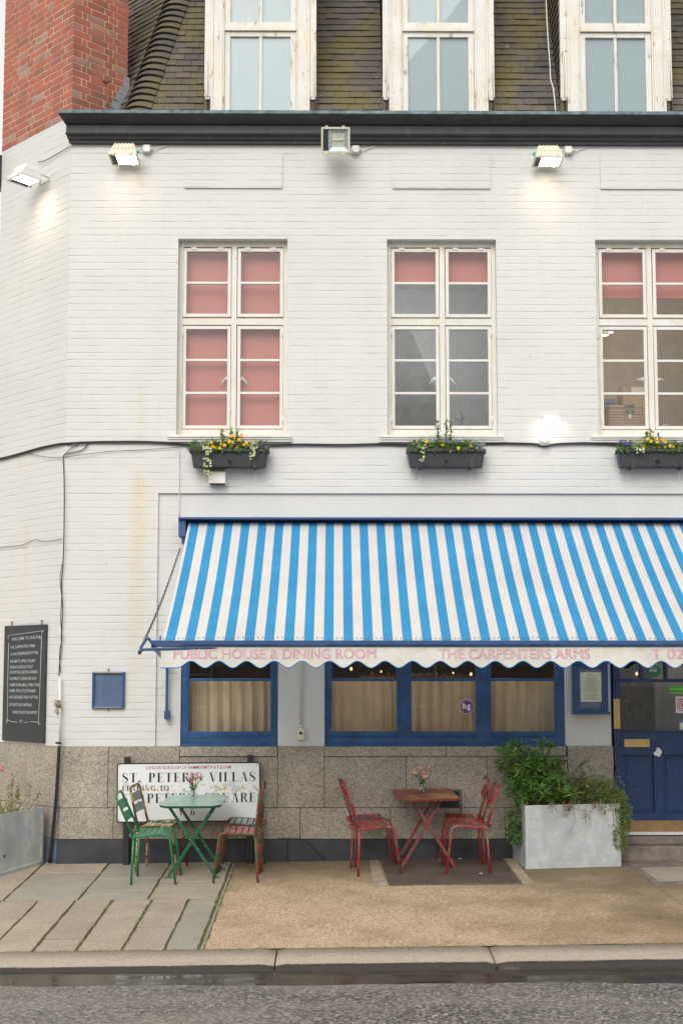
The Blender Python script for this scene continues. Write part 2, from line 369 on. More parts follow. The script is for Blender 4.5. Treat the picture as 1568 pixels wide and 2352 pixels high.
def ground_mats():
    # exposed-aggregate concrete, browner towards the wall and the door
    m, t, b, o = newmat('aggregate'); g = geo(t)
    v = nd(t, 'ShaderNodeTexVoronoi'); v.inputs['Scale'].default_value = 105; t.links.new(g, v.inputs['Vector'])
    sp = nd(t, 'ShaderNodeSeparateColor'); t.links.new(v.outputs['Color'], sp.inputs[0])
    a = ramp(t, mth(t, 'ADD', mth(t, 'MULTIPLY', sp.outputs[0], 0.5), mth(t, 'MULTIPLY', noise(t, g, 60, 4, 0.8), 0.5)),
             [(0.28, (0.26, 0.18, 0.105)), (0.48, (0.43, 0.32, 0.20)), (0.7, (0.62, 0.49, 0.33))])
    sep = nd(t, 'ShaderNodeSeparateXYZ'); t.links.new(g, sep.inputs[0])
    # browner band by the wall and towards the door
    nb = noise(t, g, 1.3, 5, 0.6)
    mr = nd(t, 'ShaderNodeMapRange'); mr.inputs['From Min'].default_value = -1.5; mr.inputs['From Max'].default_value = -0.1
    t.links.new(sep.outputs[1], mr.inputs['Value'])
    mr2 = nd(t, 'ShaderNodeMapRange'); mr2.inputs['From Min'].default_value = 0.9; mr2.inputs['From Max'].default_value = 3.4
    t.links.new(sep.outputs[0], mr2.inputs['Value'])
    brown_k = mth(t, 'ADD', mth(t, 'MULTIPLY', mr.outputs[0], 0.42), mth(t, 'MULTIPLY', mr2.outputs[0], 0.34))
    k = ramp(t, mth(t, 'ADD', brown_k, mth(t, 'MULTIPLY', nb, 0.75)), [(0.40, 0), (0.74, 1)])
    a = mixc(t, mth(t, 'MULTIPLY', k, 0.82), a, (0.15, 0.105, 0.06))
    gum = ramp(t, noise(t, g, 11, 1, 0.4), [(0.755, 0), (0.775, 1)]); a = mixc(t, mth(t, 'MULTIPLY', gum, 0.5), a, (0.12, 0.10, 0.075))
    mss = ramp(t, noise(t, g, 3.1, 6, 0.7), [(0.60, 0), (0.72, 1)])
    a = mixc(t, mth(t, 'MULTIPLY', mss, 0.35), a, (0.19, 0.15, 0.055))
    t.links.new(a, b.inputs['Base Color']); b.inputs['Roughness'].default_value = 0.8
    mott = ramp(t, noise(t, g, 1.7, 6, 0.62), [(0.3, (0.74, 0.70, 0.64)), (0.5, (0.95, 0.93, 0.9)), (0.68, (1.0, 1.0, 1.0))])
    a = mixc(t, 1.0, a, mott, 'MULTIPLY'); t.links.new(a, b.inputs['Base Color'])
    bump(t, b, v.outputs['Distance'], 0.0025); M['aggregate'] = m
    # york stone slabs, each its own tone
    m, t, b, o = newmat('paving_slab'); g = geo(t)
    rnd = nd(t, 'ShaderNodeNewGeometry').outputs['Random Per Island']
    a = ramp(t, rnd, [(0.0, (0.42, 0.355, 0.28)), (0.35, (0.50, 0.415, 0.33)), (0.65, (0.45, 0.39, 0.31)), (1.0, (0.54, 0.44, 0.335))])
    a = mixc(t, ramp(t, noise(t, scaled(t, g, (1, 1.8, 1)), 48, 5, 0.8), [(0.38, 0.75), (0.62, 0)]), a, (0.17, 0.14, 0.105))
    a = mixc(t, mth(t, 'MULTIPLY', ramp(t, noise(t, g, 3.3, 7, 0.7), [(0.40, 0), (0.66, 1)]), 0.42), a, (0.22, 0.18, 0.13))
    t.links.new(a, b.inputs['Base Color']); b.inputs['Roughness'].default_value = 0.72
    bump(t, b, noise(t, g, 40, 5), 0.005); M['paving_slab'] = m
    m, t, b, o = newmat('paving_slab_grey'); g = geo(t)
    a = ramp(t, noise(t, g, 3, 6, 0.65), [(0.3, (0.30, 0.272, 0.218)), (0.7, (0.41, 0.372, 0.298))])
    a = mixc(t, ramp(t, noise(t, g, 80, 3, 0.8), [(0.35, 0.5), (0.65, 0)]), a, (0.13, 0.12, 0.105))
    t.links.new(a, b.inputs['Base Color']); b.inputs['Roughness'].default_value = 0.6
    bump(t, b, noise(t, g, 40, 4), 0.003); M['paving_slab_grey'] = m
    m, t, b, o = newmat('mossy_joint'); g = geo(t)
    a = ramp(t, noise(t, g, 7, 5, 0.6), [(0.40, (0.12, 0.095, 0.065)), (0.52, (0.17, 0.14, 0.08)), (0.60, (0.15, 0.18, 0.04))])
    t.links.new(a, b.inputs['Base Color']); b.inputs['Roughness'].default_value = 0.95
    bump(t, b, noise(t, g, 120, 4), 0.012); M['mossy_joint'] = m
    # wet asphalt
    m, t, b, o = newmat('asphalt'); g = geo(t)
    v = nd(t, 'ShaderNodeTexVoronoi'); v.inputs['Scale'].default_value = 60; t.links.new(g, v.inputs['Vector'])
    sp = nd(t, 'ShaderNodeSeparateColor'); t.links.new(v.outputs['Color'], sp.inputs[0])
    q = mth(t, 'ADD', mth(t, 'MULTIPLY', sp.outputs[0], 0.4), mth(t, 'MULTIPLY', noise(t, g, 55, 4, 0.8), 0.6))
    a = ramp(t, q, [(0.3, (0.024, 0.022, 0.020)), (0.5, (0.105, 0.098, 0.088)), (0.64, (0.25, 0.235, 0.21)), (0.76, (0.52, 0.49, 0.45))])
    dry = ramp(t, noise(t, scaled(t, g, (0.45, 1.4, 1)), 2.2, 5, 0.6), [(0.35, 0), (0.68, 1)])
    a = mixc(t, mth(t, 'MULTIPLY', dry, 0.5), a, (0.25, 0.228, 0.197))
    t.links.new(a, b.inputs['Base Color'])
    t.links.new(mth(t, 'MULTIPLY_ADD', dry, 0.35, 0.36), b.inputs['Roughness'])
    bump(t, b, mth(t, 'ADD', v.outputs['Distance'], noise(t, g, 70, 3)), 0.006); M['asphalt'] = m
    m, t, b, o = newmat('gutter_water'); g = geo(t)
    a = ramp(t, noise(t, g, 5, 5), [(0.3, (0.035, 0.030, 0.026)), (0.7, (0.075, 0.063, 0.052))])
    t.links.new(a, b.inputs['Base Color']); b.inputs['Roughness'].default_value = 0.06
    t.links.new(ramp(t, noise(t, scaled(t, g, (0.5, 2, 1)), 5, 4), [(0.4, 0.04), (0.7, 0.3)]), b.inputs['Roughness'])
    bump(t, b, noise(t, g, 9, 2), 0.0006); M['gutter_water'] = m
    m, t, b, o = newmat('kerb_stone'); g = geo(t)
    n1 = noise(t, g, 80, 4, 0.8)
    a = ramp(t, n1, [(0.34, (0.23, 0.18, 0.14)), (0.5, (0.45, 0.372, 0.295)), (0.66, (0.62, 0.535, 0.44))])
    sep = nd(t, 'ShaderNodeSeparateXYZ'); t.links.new(nd(t, 'ShaderNodeNewGeometry').outputs['True Normal'], sep.inputs[0])
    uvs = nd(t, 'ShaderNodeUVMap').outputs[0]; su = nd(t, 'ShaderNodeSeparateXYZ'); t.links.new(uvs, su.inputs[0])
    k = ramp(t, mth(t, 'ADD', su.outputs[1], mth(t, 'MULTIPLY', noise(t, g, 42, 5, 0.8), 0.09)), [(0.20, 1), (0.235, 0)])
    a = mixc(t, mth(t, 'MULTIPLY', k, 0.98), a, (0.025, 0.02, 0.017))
    mud = ramp(t, noise(t, scaled(t, g, (0.7, 2.2, 1)), 5, 6, 0.7), [(0.60, 0), (0.68, 1)])
    a = mixc(t, mth(t, 'MULTIPLY', mud, 0.45), a, (0.16, 0.12, 0.08))
    t.links.new(a, b.inputs['Base Color']); b.inputs['Roughness'].default_value = 0.6
    bump(t, b, mth(t, 'ADD', n1, mth(t, 'MULTIPLY', noise(t, g, 14, 5), 2.0)), 0.006); M['kerb_stone'] = m
    m, t, b, o = newmat('chequer_plate'); g = geo(t)
    a = ramp(t, noise(t, g, 3, 6, 0.7), [(0.3, (0.075, 0.055, 0.045)), (0.7, (0.145, 0.108, 0.088))])
    ch = nd(t, 'ShaderNodeTexChecker'); ch.inputs['Scale'].default_value = 60; t.links.new(g, ch.inputs['Vector'])
    t.links.new(a, b.inputs['Base Color']); b.inputs['Roughness'].default_value = 0.6
    bump(t, b, ch.outputs['Fac'], 0.0025); M['chequer_plate'] = m
ground_mats()

simple('pale_concrete', (0.345, 0.275, 0.195), 0.85, 0, 0.25, 9, 0.003, 60)
def zinc():
    m, t, b, o = newmat('zinc'); g = geo(t)
    a = ramp(t, noise(t, scaled(t, g, (1, 1, 0.6)), 3.4, 6, 0.65), [(0.3, (0.38, 0.41, 0.40)), (0.5, (0.52, 0.55, 0.535)), (0.7, (0.68, 0.69, 0.655))])
    a = mixc(t, ramp(t, noise(t, scaled(t, g, (8, 8, 1)), 1.5, 5, 0.7), [(0.5, 0), (0.8, 0.35)]), a, (0.60, 0.61, 0.58))
    a = mixc(t, ramp(t, noise(t, g, 2, 4), [(0.55, 0), (0.8, 0.4)]), a, (0.36, 0.34, 0.27))
    t.links.new(a, b.inputs['Base Color']); b.inputs['Metallic'].default_value = 0.25; b.inputs['Roughness'].default_value = 0.55
    a = mixc(t, ramp(t, noise(t, scaled(t, g, (1, 1, 0.7)), 6.5, 6, 0.7), [(0.42, 0), (0.62, 0.6)]), a, (0.35, 0.40, 0.415)); t.links.new(a, b.inputs['Base Color'])
    bump(t, b, noise(t, g, 5, 4), 0.010); M['zinc'] = m
zinc()
def leafmat(name, a, c, yellow=None):
    m, t, b, o = newmat(name)
    rnd = nd(t, 'ShaderNodeNewGeometry').outputs['Random Per Island']
    st = [(0.0, a), (0.9, c)] + ([(1.0, yellow)] if yellow else [])
    cc = ramp(t, rnd, st); t.links.new(cc, b.inputs['Base Color']); b.inputs['Roughness'].default_value = 0.5
    tl = nd(t, 'ShaderNodeBsdfTranslucent'); t.links.new(cc, tl.inputs[0])
    mx = nd(t, 'ShaderNodeMixShader'); mx.inputs[0].default_value = 0.25
    t.links.new(b.outputs[0], mx.inputs[1]); t.links.new(tl.outputs[0], mx.inputs[2]); t.links.new(mx.outputs[0], o.inputs[0])
    M[name] = m
leafmat('leaf_dark', (0.028, 0.085, 0.014), (0.14, 0.30, 0.04), (0.40, 0.46, 0.08))
leafmat('leaf_mid', (0.04, 0.11, 0.02), (0.13, 0.26, 0.06), (0.28, 0.34, 0.07))
leafmat('leaf_olive', (0.06, 0.09, 0.02), (0.23, 0.25, 0.06), (0.40, 0.32, 0.12))
leafmat('leaf_small', (0.07, 0.12, 0.025), (0.25, 0.34, 0.08), (0.40, 0.42, 0.12))
leafmat('leaf_dry', (0.22, 0.13, 0.06), (0.42, 0.30, 0.14)); leafmat('leaf_silver', (0.30, 0.35, 0.32), (0.56, 0.60, 0.55))
leafmat('leaf_ivy', (0.28, 0.36, 0.14), (0.66, 0.68, 0.40)); leafmat('leaf_laurel', (0.10, 0.22, 0.03), (0.30, 0.44, 0.08))
leafmat('petal_yellow', (0.85, 0.42, 0.01), (0.95, 0.62, 0.02)); leafmat('petal_purple', (0.09, 0.05, 0.35), (0.18, 0.10, 0.50))
leafmat('petal_pink', (0.62, 0.12, 0.26), (0.80, 0.40, 0.48)); leafmat('petal_magenta', (0.55, 0.01, 0.25), (0.62, 0.03, 0.30))
leafmat('petal_peach', (0.85, 0.52, 0.30), (0.88, 0.68, 0.45)); leafmat('stem_green', (0.05, 0.09, 0.02), (0.12, 0.16, 0.05))
simple('bark', (0.14, 0.09, 0.05), 0.9)

worn('enamel_green', (0.018, 0.19, 0.075), (0.14, 0.13, 0.07), (0.15, 0.085, 0.045), 0.36, 0.66)
worn('enamel_dark_green', (0.012, 0.11, 0.045), (0.55, 0.55, 0.45), (0.16, 0.10, 0.05), 0.36, 0.64)
worn('enamel_cream', (0.55, 0.37, 0.17), (0.05, 0.085, 0.03), (0.09, 0.07, 0.025), 0.52, 0.56)
worn('enamel_cream_slats', (0.55, 0.40, 0.20), (0.07, 0.14, 0.08), (0.06, 0.12, 0.07), 0.50, 0.60)
worn('enamel_grey_green', (0.20, 0.27, 0.23), (0.10, 0.12, 0.08), (0.12, 0.10, 0.07), 0.40, 0.66)
worn('enamel_maroon', (0.25, 0.05, 0.045), (0.55, 0.38, 0.16), (0.055, 0.10, 0.035), 0.52, 0.61)
worn('enamel_maroon_seat', (0.33, 0.085, 0.085), (0.5, 0.36, 0.2), (0.20, 0.09, 0.06), 0.42, 0.66)
worn('enamel_red', (0.33, 0.022, 0.032), (0.30, 0.34, 0.25), (0.20, 0.13, 0.09), 0.49, 0.62)
worn('enamel_red_chipped', (0.30, 0.035, 0.02), (0.62, 0.52, 0.34), (0.22, 0.05, 0.025), 0.45, 0.60)
worn('enamel_crimson', (0.27, 0.04, 0.05), (0.25, 0.12, 0.07), (0.13, 0.075, 0.05), 0.50, 0.64)
worn('table_mint', (0.22, 0.40, 0.30), (0.05, 0.11, 0.07), (0.42, 0.36, 0.12), 0.36, 0.67, 16, 0.2)
worn('table_red', (0.20, 0.045, 0.035), (0.09, 0.06, 0.04), (0.33, 0.17, 0.06), 0.50, 0.60, 9, 0.4)

# ------------------------------------------------------------------ mesh building
class MB:
    def __init__(s): s.v = []; s.f = []; s.mi = []; s.uv = {}; s.sm = set()
    def add(s, vs, fs, mi=0, smooth=False, uvs=None):
        o = len(s.v); s.v.extend([Vector(q) for q in vs])
        for k, f in enumerate(fs):
            if smooth: s.sm.add(len(s.f))
            if uvs is not None: s.uv[len(s.f)] = uvs[k]
            s.f.append([o + i for i in f]); s.mi.append(mi)
        return s
    def quad(s, a, b, c, d, mi=0, uv=None): return s.add([a, b, c, d], [(0, 1, 2, 3)], mi, False, [uv] if uv else None)
    def box(s, x0, x1, y0, y1, z0, z1, mi=0, T=None):
        x0, x1 = min(x0, x1), max(x0, x1); y0, y1 = min(y0, y1), max(y0, y1); z0, z1 = min(z0, z1), max(z0, z1)
        vs = [(x, y, z) for x in (x0, x1) for y in (y0, y1) for z in (z0, z1)]
        vs = [Vector(q) for q in vs]
        if T: vs = [T(q) if callable(T) else T @ q for q in vs]
        return s.add(vs, [(0, 1, 3, 2), (4, 6, 7, 5), (0, 4, 5, 1), (2, 3, 7, 6), (0, 2, 6, 4), (1, 5, 7, 3)], mi)
    def hexa(s, lo, hi, mi=0):                # two quads (4 points each) joined into a solid
        n = len(lo); vs = list(lo) + list(hi)
        fs = [tuple(reversed(range(n))), tuple(range(n, 2 * n))] + [(k, (k + 1) % n, n + (k + 1) % n, n + k) for k in range(n)]
        return s.add(vs, fs, mi)
    def tube(s, pts, r, n=8, mi=0, cap=True, flat=None):
        pts = [Vector(p) for p in pts]
        if len(pts) < 2: return s
        rs = r if isinstance(r, (list, tuple)) else [r] * len(pts)
        ring = []; prev = None
        for k, p in enumerate(pts):
            a = pts[max(0, k - 1)]; b = pts[min(len(pts) - 1, k + 1)]
            d = (b - a); d = d.normalized() if d.length > 1e-9 else Vector((0, 0, 1))
            if prev is None:
                u = d.cross(Vector((0, 0, 1)))
                if u.length < 0.05: u = d.cross(Vector((0, 1, 0)))
            else:
                u = prev - d * prev.dot(d)
            u.normalize(); prev = u; w_ = d.cross(u)
            ring.append([p + u * math.cos(2 * math.pi * q / n) * rs[k] + w_ * math.sin(2 * math.pi * q / n) * rs[k] * (flat or 1) for q in range(n)])
        vs = [q for rg in ring for q in rg]; fs = []
        for k in range(len(pts) - 1):
            for q in range(n):
                fs.append((k * n + q, k * n + (q + 1) % n, (k + 1) * n + (q + 1) % n, (k + 1) * n + q))
        s.add(vs, fs, mi, True)
        if cap:
            o = len(s.v) - len(vs)
            s.f.append([o + q for q in reversed(range(n))]); s.mi.append(mi)
            s.f.append([o + (len(pts) - 1) * n + q for q in range(n)]); s.mi.append(mi)
        return s
    def prism(s, pts2, fn, d0, d1, mi=0):     # outline (a,b) -> fn(a,b,d)
        return s.hexa([fn(a, b, d0) for a, b in pts2], [fn(a, b, d1) for a, b in pts2], mi)
    def disc(s, c, u, v, r, n=20, th=0.001, mi=0):
        c = Vector(c); u = Vector(u); v = Vector(v); nn = u.cross(v)
        lo = [c + u * math.cos(2 * math.pi * k / n) * r + v * math.sin(2 * math.pi * k / n) * r for k in range(n)]
        return s.hexa(lo, [q + nn * th for q in lo], mi)
    def lathe(s, prof, c, n=20, mi=0):
        c = Vector(c); vs = []; fs = []
        for (r, z) in prof:
            for k in range(n): vs.append(c + Vector((r * math.cos(2 * math.pi * k / n), r * math.sin(2 * math.pi * k / n), z)))
        for i in range(len(prof) - 1):
            for k in range(n): fs.append((i * n + k, i * n + (k + 1) % n, (i + 1) * n + (k + 1) % n, (i + 1) * n + k))
        return s.add(vs, fs, mi, True)
    def leaf(s, base, d, up, L, W, fold=0.25, curl=0.2, mi=0):
        d = d.normalized(); side = d.cross(up)
        if side.length < 1e-4: side = d.cross(Vector((1, 0, 0)))
        side.normalize(); n = side.cross(d)
        a = base; m1 = base + d * L * .45 + n * L * curl * .3; tip = base + d * L - n * L * curl
        l1 = m1 + side * W * .5 + n * W * fold; r1 = m1 - side * W * .5 + n * W * fold
        return s.add([a, r1, tip, l1, m1], [(0, 1, 4), (1, 2, 4), (2, 3, 4), (3, 0, 4)], mi)
    def build(s, name, mats, parent=None, loc=None, bevel=0.0):
        me = bpy.data.meshes.new(name)
        loc = Vector(loc) if loc is not None else None
        vs = [tuple(q - loc) for q in s.v] if loc is not None else [tuple(q) for q in s.v]
        me.from_pydata(vs, [], s.f)
        for m_ in (mats if isinstance(mats, (list, tuple)) else [mats]): me.materials.append(M[m_])
        me.polygons.foreach_set('material_index', s.mi)
        me.polygons.foreach_set('use_smooth', [k in s.sm for k in range(len(s.f))])
        if s.uv:
            ul = me.uv_layers.new(name='UVMap')
            for p in me.polygons:
                u = s.uv.get(p.index)
                if u:
                    for li, q in zip(p.loop_indices, u): ul.data[li].uv = q
        me.update()
        o = bpy.data.objects.new(name, me); COL.objects.link(o)
        if loc is not None: o.location = loc
        if parent is not None: o.parent = parent
        if bevel:
            bv = o.modifiers.new('bevel', 'BEVEL'); bv.width = bevel; bv.segments = 2; bv.limit_method = 'ANGLE'; bv.angle_limit = R(40)
        return o
def tag(o, label=None, cat=None, group=None, kind=None):
    if label: o['label'] = label
    if cat: o['category'] = cat
    if group: o['group'] = group
    if kind: o['kind'] = kind
    return o
def thing(name, label, cat, loc=(0, 0, 0), group=None, M4=None):
    o = bpy.data.objects.new(name, None); COL.objects.link(o); o.empty_display_size = 0.1
    if M4 is not None: o.matrix_world = M4
    else: o.location = loc
    return tag(o, label, cat, group)
class Part:                                   # build parts in world coordinates under an Empty at the thing's base
    def __init__(s, root): s.r = root; s.inv = Matrix.Translation(-root.location)
    def __call__(s, mb, name, mats, parent=None, bevel=0.0, label=None):
        o = mb.build(name, mats, None, bevel=bevel)
        for v in o.data.vertices: v.co = s.inv @ v.co
        o.parent = parent or s.r
        if label: o['label'] = label
        return o
def smooth_path(pts, n=6):
    pts = [Vector(p) for p in pts]; out = []
    for k in range(len(pts) - 1):
        p0 = pts[max(0, k - 1)]; p1 = pts[k]; p2 = pts[k + 1]; p3 = pts[min(len(pts) - 1, k + 2)]
        for q in range(n):
            t = q / n
            out.append(0.5 * ((2 * p1) + (p2 - p0) * t + (2 * p0 - 5 * p1 + 4 * p2 - p3) * t * t + (3 * p1 - p0 - 3 * p2 + p3) * t ** 3))
    out.append(pts[-1]); return out
def fillet(pts, rad, n=5):
    pts = [Vector(p) for p in pts]; out = [pts[0]]
    for k in range(1, len(pts) - 1):
        a, b, c = pts[k - 1], pts[k], pts[k + 1]
        r_ = rad[k] if isinstance(rad, (list, tuple)) else rad
        d1 = (a - b); d2 = (c - b); m = min(r_, d1.length * .48, d2.length * .48)
        p1 = b + d1.normalized() * m; p2 = b + d2.normalized() * m
        for q in range(n + 1):
            t = q / n; out.append(p1 * (1 - t) ** 2 + b * 2 * t * (1 - t) + p2 * t * t)
    out.append(pts[-1]); return out
def bar(mb, a, b, w_, h_, up=(0, 0, 1), mi=0):  # a rectangular bar from a to b
    a = Vector(a); b = Vector(b); d = (b - a).normalized(); u = d.cross(Vector(up))
    if u.length < 1e-4: u = d.cross(Vector((0, 1, 0)))
    u.normalize(); v = u.cross(d)
    lo = [a + u * x * w_ / 2 + v * y * h_ / 2 for x, y in ((-1, -1), (1, -1), (1, 1), (-1, 1))]
    return mb.hexa(lo, [q + (b - a) for q in lo], mi)
def sans(txt, x0, x1, zb, zt, fn, depth, mi, mb, bold=0.0, shear=0.0):
    """letters of Blender's built-in face, fitted between x0..x1 and zb..zt, laid through fn(x, z, depth)"""
    cu = bpy.data.curves.new('t', 'FONT'); cu.body = txt; cu.size = 1.0; cu.extrude = 0; cu.offset = bold; cu.shear = shear
    cu.resolution_u = 3
    ob = bpy.data.objects.new('t', cu); COL.objects.link(ob)
    dg = bpy.context.evaluated_depsgraph_get(); dg.update()
    me = bpy.data.meshes.new_from_object(ob.evaluated_get(dg))
    vs = [v.co.copy() for v in me.vertices]; fs = [tuple(p.vertices) for p in me.polygons]
    bpy.data.objects.remove(ob); bpy.data.curves.remove(cu); bpy.data.meshes.remove(me)
    if not vs: return
    ax, bx = min(v.x for v in vs), max(v.x for v in vs); cap = 0.70
    q = [fn(x0 + (v.x - ax) / (bx - ax) * (x1 - x0), zb + v.y / cap * (zt - zb), depth) for v in vs]
    mb.add(q, fs, mi)

# ------------------------------------------------------------------ the public house
PUB = thing('public_house', 'white painted brick corner pub with tiled mansard roof, blue windows and granite plinth', 'building', (0, 0, 0))
pub = Part(PUB)
XR = 7.2                                      # how far the front runs on to the right
Z0 = -0.12                                    # below the pavement
Zgr, Zbl = WZ(1714), WZ(1927)                 # top of granite, top of black plinth
Ztop = WZ(330)                                # under the cornice
Zrec = WZ(1133)
# openings in the front (x0, x1, z0, z1)
def ow(px0, px1, pyt, pyb, py_ref): return (WX(px0, py_ref), WX(px1, py_ref), WZ(pyb), WZ(pyt))
UP = [ow(407.5, 659.5, 549, 1000, 760), ow(889, 1140.5, 549, 1000, 760), None]
wd_ = UP[1][0] - UP[0][0]
UP[2] = (UP[1][0] + wd_, UP[1][1] + wd_, UP[1][2], UP[1][3])
UP.append((UP[2][0] + wd_, UP[2][1] + wd_, UP[1][2], UP[1][3]))
G1 = ow(414, 638, 1390, 1714, 1640); G2 = ow(745, 1297.5, 1390, 1714, 1640)
DR = (WX(1406, 1800), WX(1625, 1800), WZ(1922), WZ(1390))
G3 = (WX(1700, 1700), WX(2020, 1700), Zgr, WZ(1390))
def depth_wall(name, mats, xs, zs, depth, origin, du, nrm, parent=None):
    """height-field wall: depth(x, z) -> None (hole) or how far back the face lies; reveals are made where it steps"""
    mb = MB(); xs = sorted(set(round(x, 5) for x in xs)); zs = sorted(set(round(z, 5) for z in zs))
    nx, nz = len(xs) - 1, len(zs) - 1
    def pt(x, z, d): return origin + du * x - nrm * d + Vector((0, 0, z))
    D = [[depth((xs[i] + xs[i + 1]) / 2, (zs[j] + zs[j + 1]) / 2) for j in range(nz)] for i in range(nx)]
    g = lambda q: (q if not isinstance(q, tuple) else q[0])
    for i in range(nx):
        for j in range(nz):
            d = D[i][j]; x0, x1, z0, z1 = xs[i], xs[i + 1], zs[j], zs[j + 1]
            if d[0] is not None:
                mb.quad(pt(x0, z0, d[0]), pt(x1, z0, d[0]), pt(x1, z1, d[0]), pt(x0, z1, d[0]), d[1], [(x0, z0), (x1, z0), (x1, z1), (x0, z1)])
            a = d[0] if d[0] is not None else 0.24
            for (ii, jj) in ((i + 1, j), (i, j + 1)):
                if ii >= nx or jj >= nz: continue
                e = D[ii][jj]; b_ = e[0] if e[0] is not None else 0.24
                if abs(a - b_) < 1e-6: continue
                mi = d[1] if a < b_ else e[1]
                if ii > i: mb.quad(pt(x1, z0, a), pt(x1, z0, b_), pt(x1, z1, b_), pt(x1, z1, a), mi, [(x1, z0), (x1 + b_ - a, z0), (x1 + b_ - a, z1), (x1, z1)])
                else: mb.quad(pt(x0, z1, a), pt(x1, z1, a), pt(x1, z1, b_), pt(x0, z1, b_), mi, [(x0, z1), (x1, z1), (x1, z1 + .1), (x0, z1 + .1)])
    return pub(mb, name, mats, parent)
PAN = [(WX(424.5, 395) + k * (WX(901.5, 395) - WX(424.5, 395)), WX(648, 395) + k * (WX(901.5, 395) - WX(424.5, 395)), WZ(433.5), WZ(355.5)) for k in range(4)]
XREC = WX(360.5, 1400); XSM = WX(412, 1250)
def inr(b, x, z): return b and b[0] < x < b[1] and b[2] < z < b[3]
def front_depth(x, z):
    for b in UP + [G1, G2, DR, G3]:
        if inr(b, x, z): return (None, 0)
    for b in PAN:
        if inr(b, x, z): return (-0.018, 0)
    if x > XREC and z < Zrec: return (0.028, 0 if x < XSM else 1)
    return (0.0, 0)
xs = [XC, XR, XREC, XSM] + [q for b in UP + [G1, G2, DR, G3] + PAN for q in b[:2]]
zs = [Zgr, Ztop + 0.33, Zrec] + [q for b in UP + [G1, G2, G3] + PAN for q in b[2:]] + [WZ(1390)]
zs = [z for z in zs if z >= Zgr - 1e-4]
depth_wall('front_wall', ['painted_brick', 'painted_render'], xs, zs, front_depth, Vector((0, 0, 0)), Vector((1, 0, 0)), Vector((0, -1, 0)))
# the canted corner and the return wall round the corner
LC = None
d_ = ray(9, 200); t_ = 0
s9, _ = PC(10, 180); LC = s9
Zw = PC(145, 276)[1]
END = CORNER + DC * LC
depth_wall('canted_wall', ['painted_brick_cant'], [0, -LC], [Zgr, Zw], lambda x, z: (0.0, 0), CORNER, -DC, NC)
NR = Vector((-1, 0, 0)); DRt = Vector((0, 1, 0))
depth_wall('return_wall', ['painted_brick_cant'], [0, 7.5], [Zgr, Zw], lambda x, z: (0.0, 0), END, DRt, NR)
b = MB(); b.box(END.x + .01, XR, 7.4, 7.5, Z0, 10.2); b.box(XR - .02, XR + .1, 0.02, 7.5, Z0, Ztop + .3)
pub(b, 'rear_wall', 'painted_render')

# granite plinth: separate dressed blocks with fine joints
def blocks(name, mat, rects, fn, off, thick=0.12, gap=0.0022, bev=0.004):
    mb = MB()
    for (x0, x1, z0, z1) in rects: mb.box(x0 + gap, x1 - gap, -off, thick, z0 + gap, z1 - gap, T=fn)
    return pub(mb, name, mat, bevel=bev)
ff = lambda q: Vector((q.x, q.y, q.z))
fcn = lambda q: CORNER + DC * q.x - NC * q.y + Vector((0, 0, q.z))
frn = lambda q: END + DRt * q.x - NR * q.y + Vector((0, 0, q.z))
zj, zsill = WZ(1855), WZ(1737)
x_ = lambda px: WX(px, 1820)
rows = []
top = [x_(138), x_(248.5), x_(412), x_(637.5), x_(745), x_(932), x_(1118), x_(1303), x_(1409)]
for k in range(len(top) - 1):
    under = k in (2, 4, 5, 6)
    rows.append((top[k], top[k + 1], zj, zsill if under else Zgr))
low = [x_(138), x_(262), x_(400), x_(545), x_(689), x_(896), x_(1158), x_(1290), x_(1409)]
for k in range(len(low) - 1): rows.append((low[k], low[k + 1], Zbl, zj))
xd = DR[1]
for k, (a, c) in enumerate(((xd, xd + .9), (xd + .9, xd + 1.8), (xd + 1.8, XR))):
    rows.append((a, c, zj, Zgr)); rows.append((a, c, Zbl, zj))
rows[0] = (XC, rows[0][1], rows[0][2], rows[0][3])
blocks('granite_plinth', 'granite', rows, ff, 0.012)
blocks('window_ledge', 'granite', [(G1[0] + .002, G1[1] - .002, zsill, Zgr), (G2[0], x_(1024), zsill, Zgr), (x_(1024), G2[1], zsill, Zgr)], ff, 0.028, 0.3)
m = MB(); m.box(XC, DR[0], 0.10, 0.2, Z0, Zgr - .02); m.box(DR[1], XR, .10, .2, Z0, Zgr - .02); pub(m, 'plinth_core', 'mossy_joint')
crow = [(0.0, .62, zj, Zgr), (.62, LC, zj, Zgr), (0.0, .36, Zbl, zj), (.36, LC, Zbl, zj)]
blocks('granite_plinth', 'granite', crow, fcn, 0.012); blocks('granite_plinth', 'granite', [(0, 3, Zbl, Zgr), (3, 7.4, Zbl, Zgr)], frn, .012)
def black_band(fn, L0, L1, name, mat):
    mb = MB(); x = L0
    while x < L1 - .01:
        e = min(L1, x + 1.17); mb.box(x + .002, e - .002, -0.026, .1, Z0, Zbl - .002, T=fn); x = e
    return pub(mb, name, mat, bevel=.003)
black_band(ff, XC, DR[0], 'black_skirting', 'plinth_black'); black_band(ff, DR[1], XR, 'black_skirting', 'plinth_black')
black_band(fcn, 0, LC, 'blue_grey_skirting', 'plinth_blue_grey'); black_band(frn, 0, 7.4, 'black_skirting', 'plinth_black')

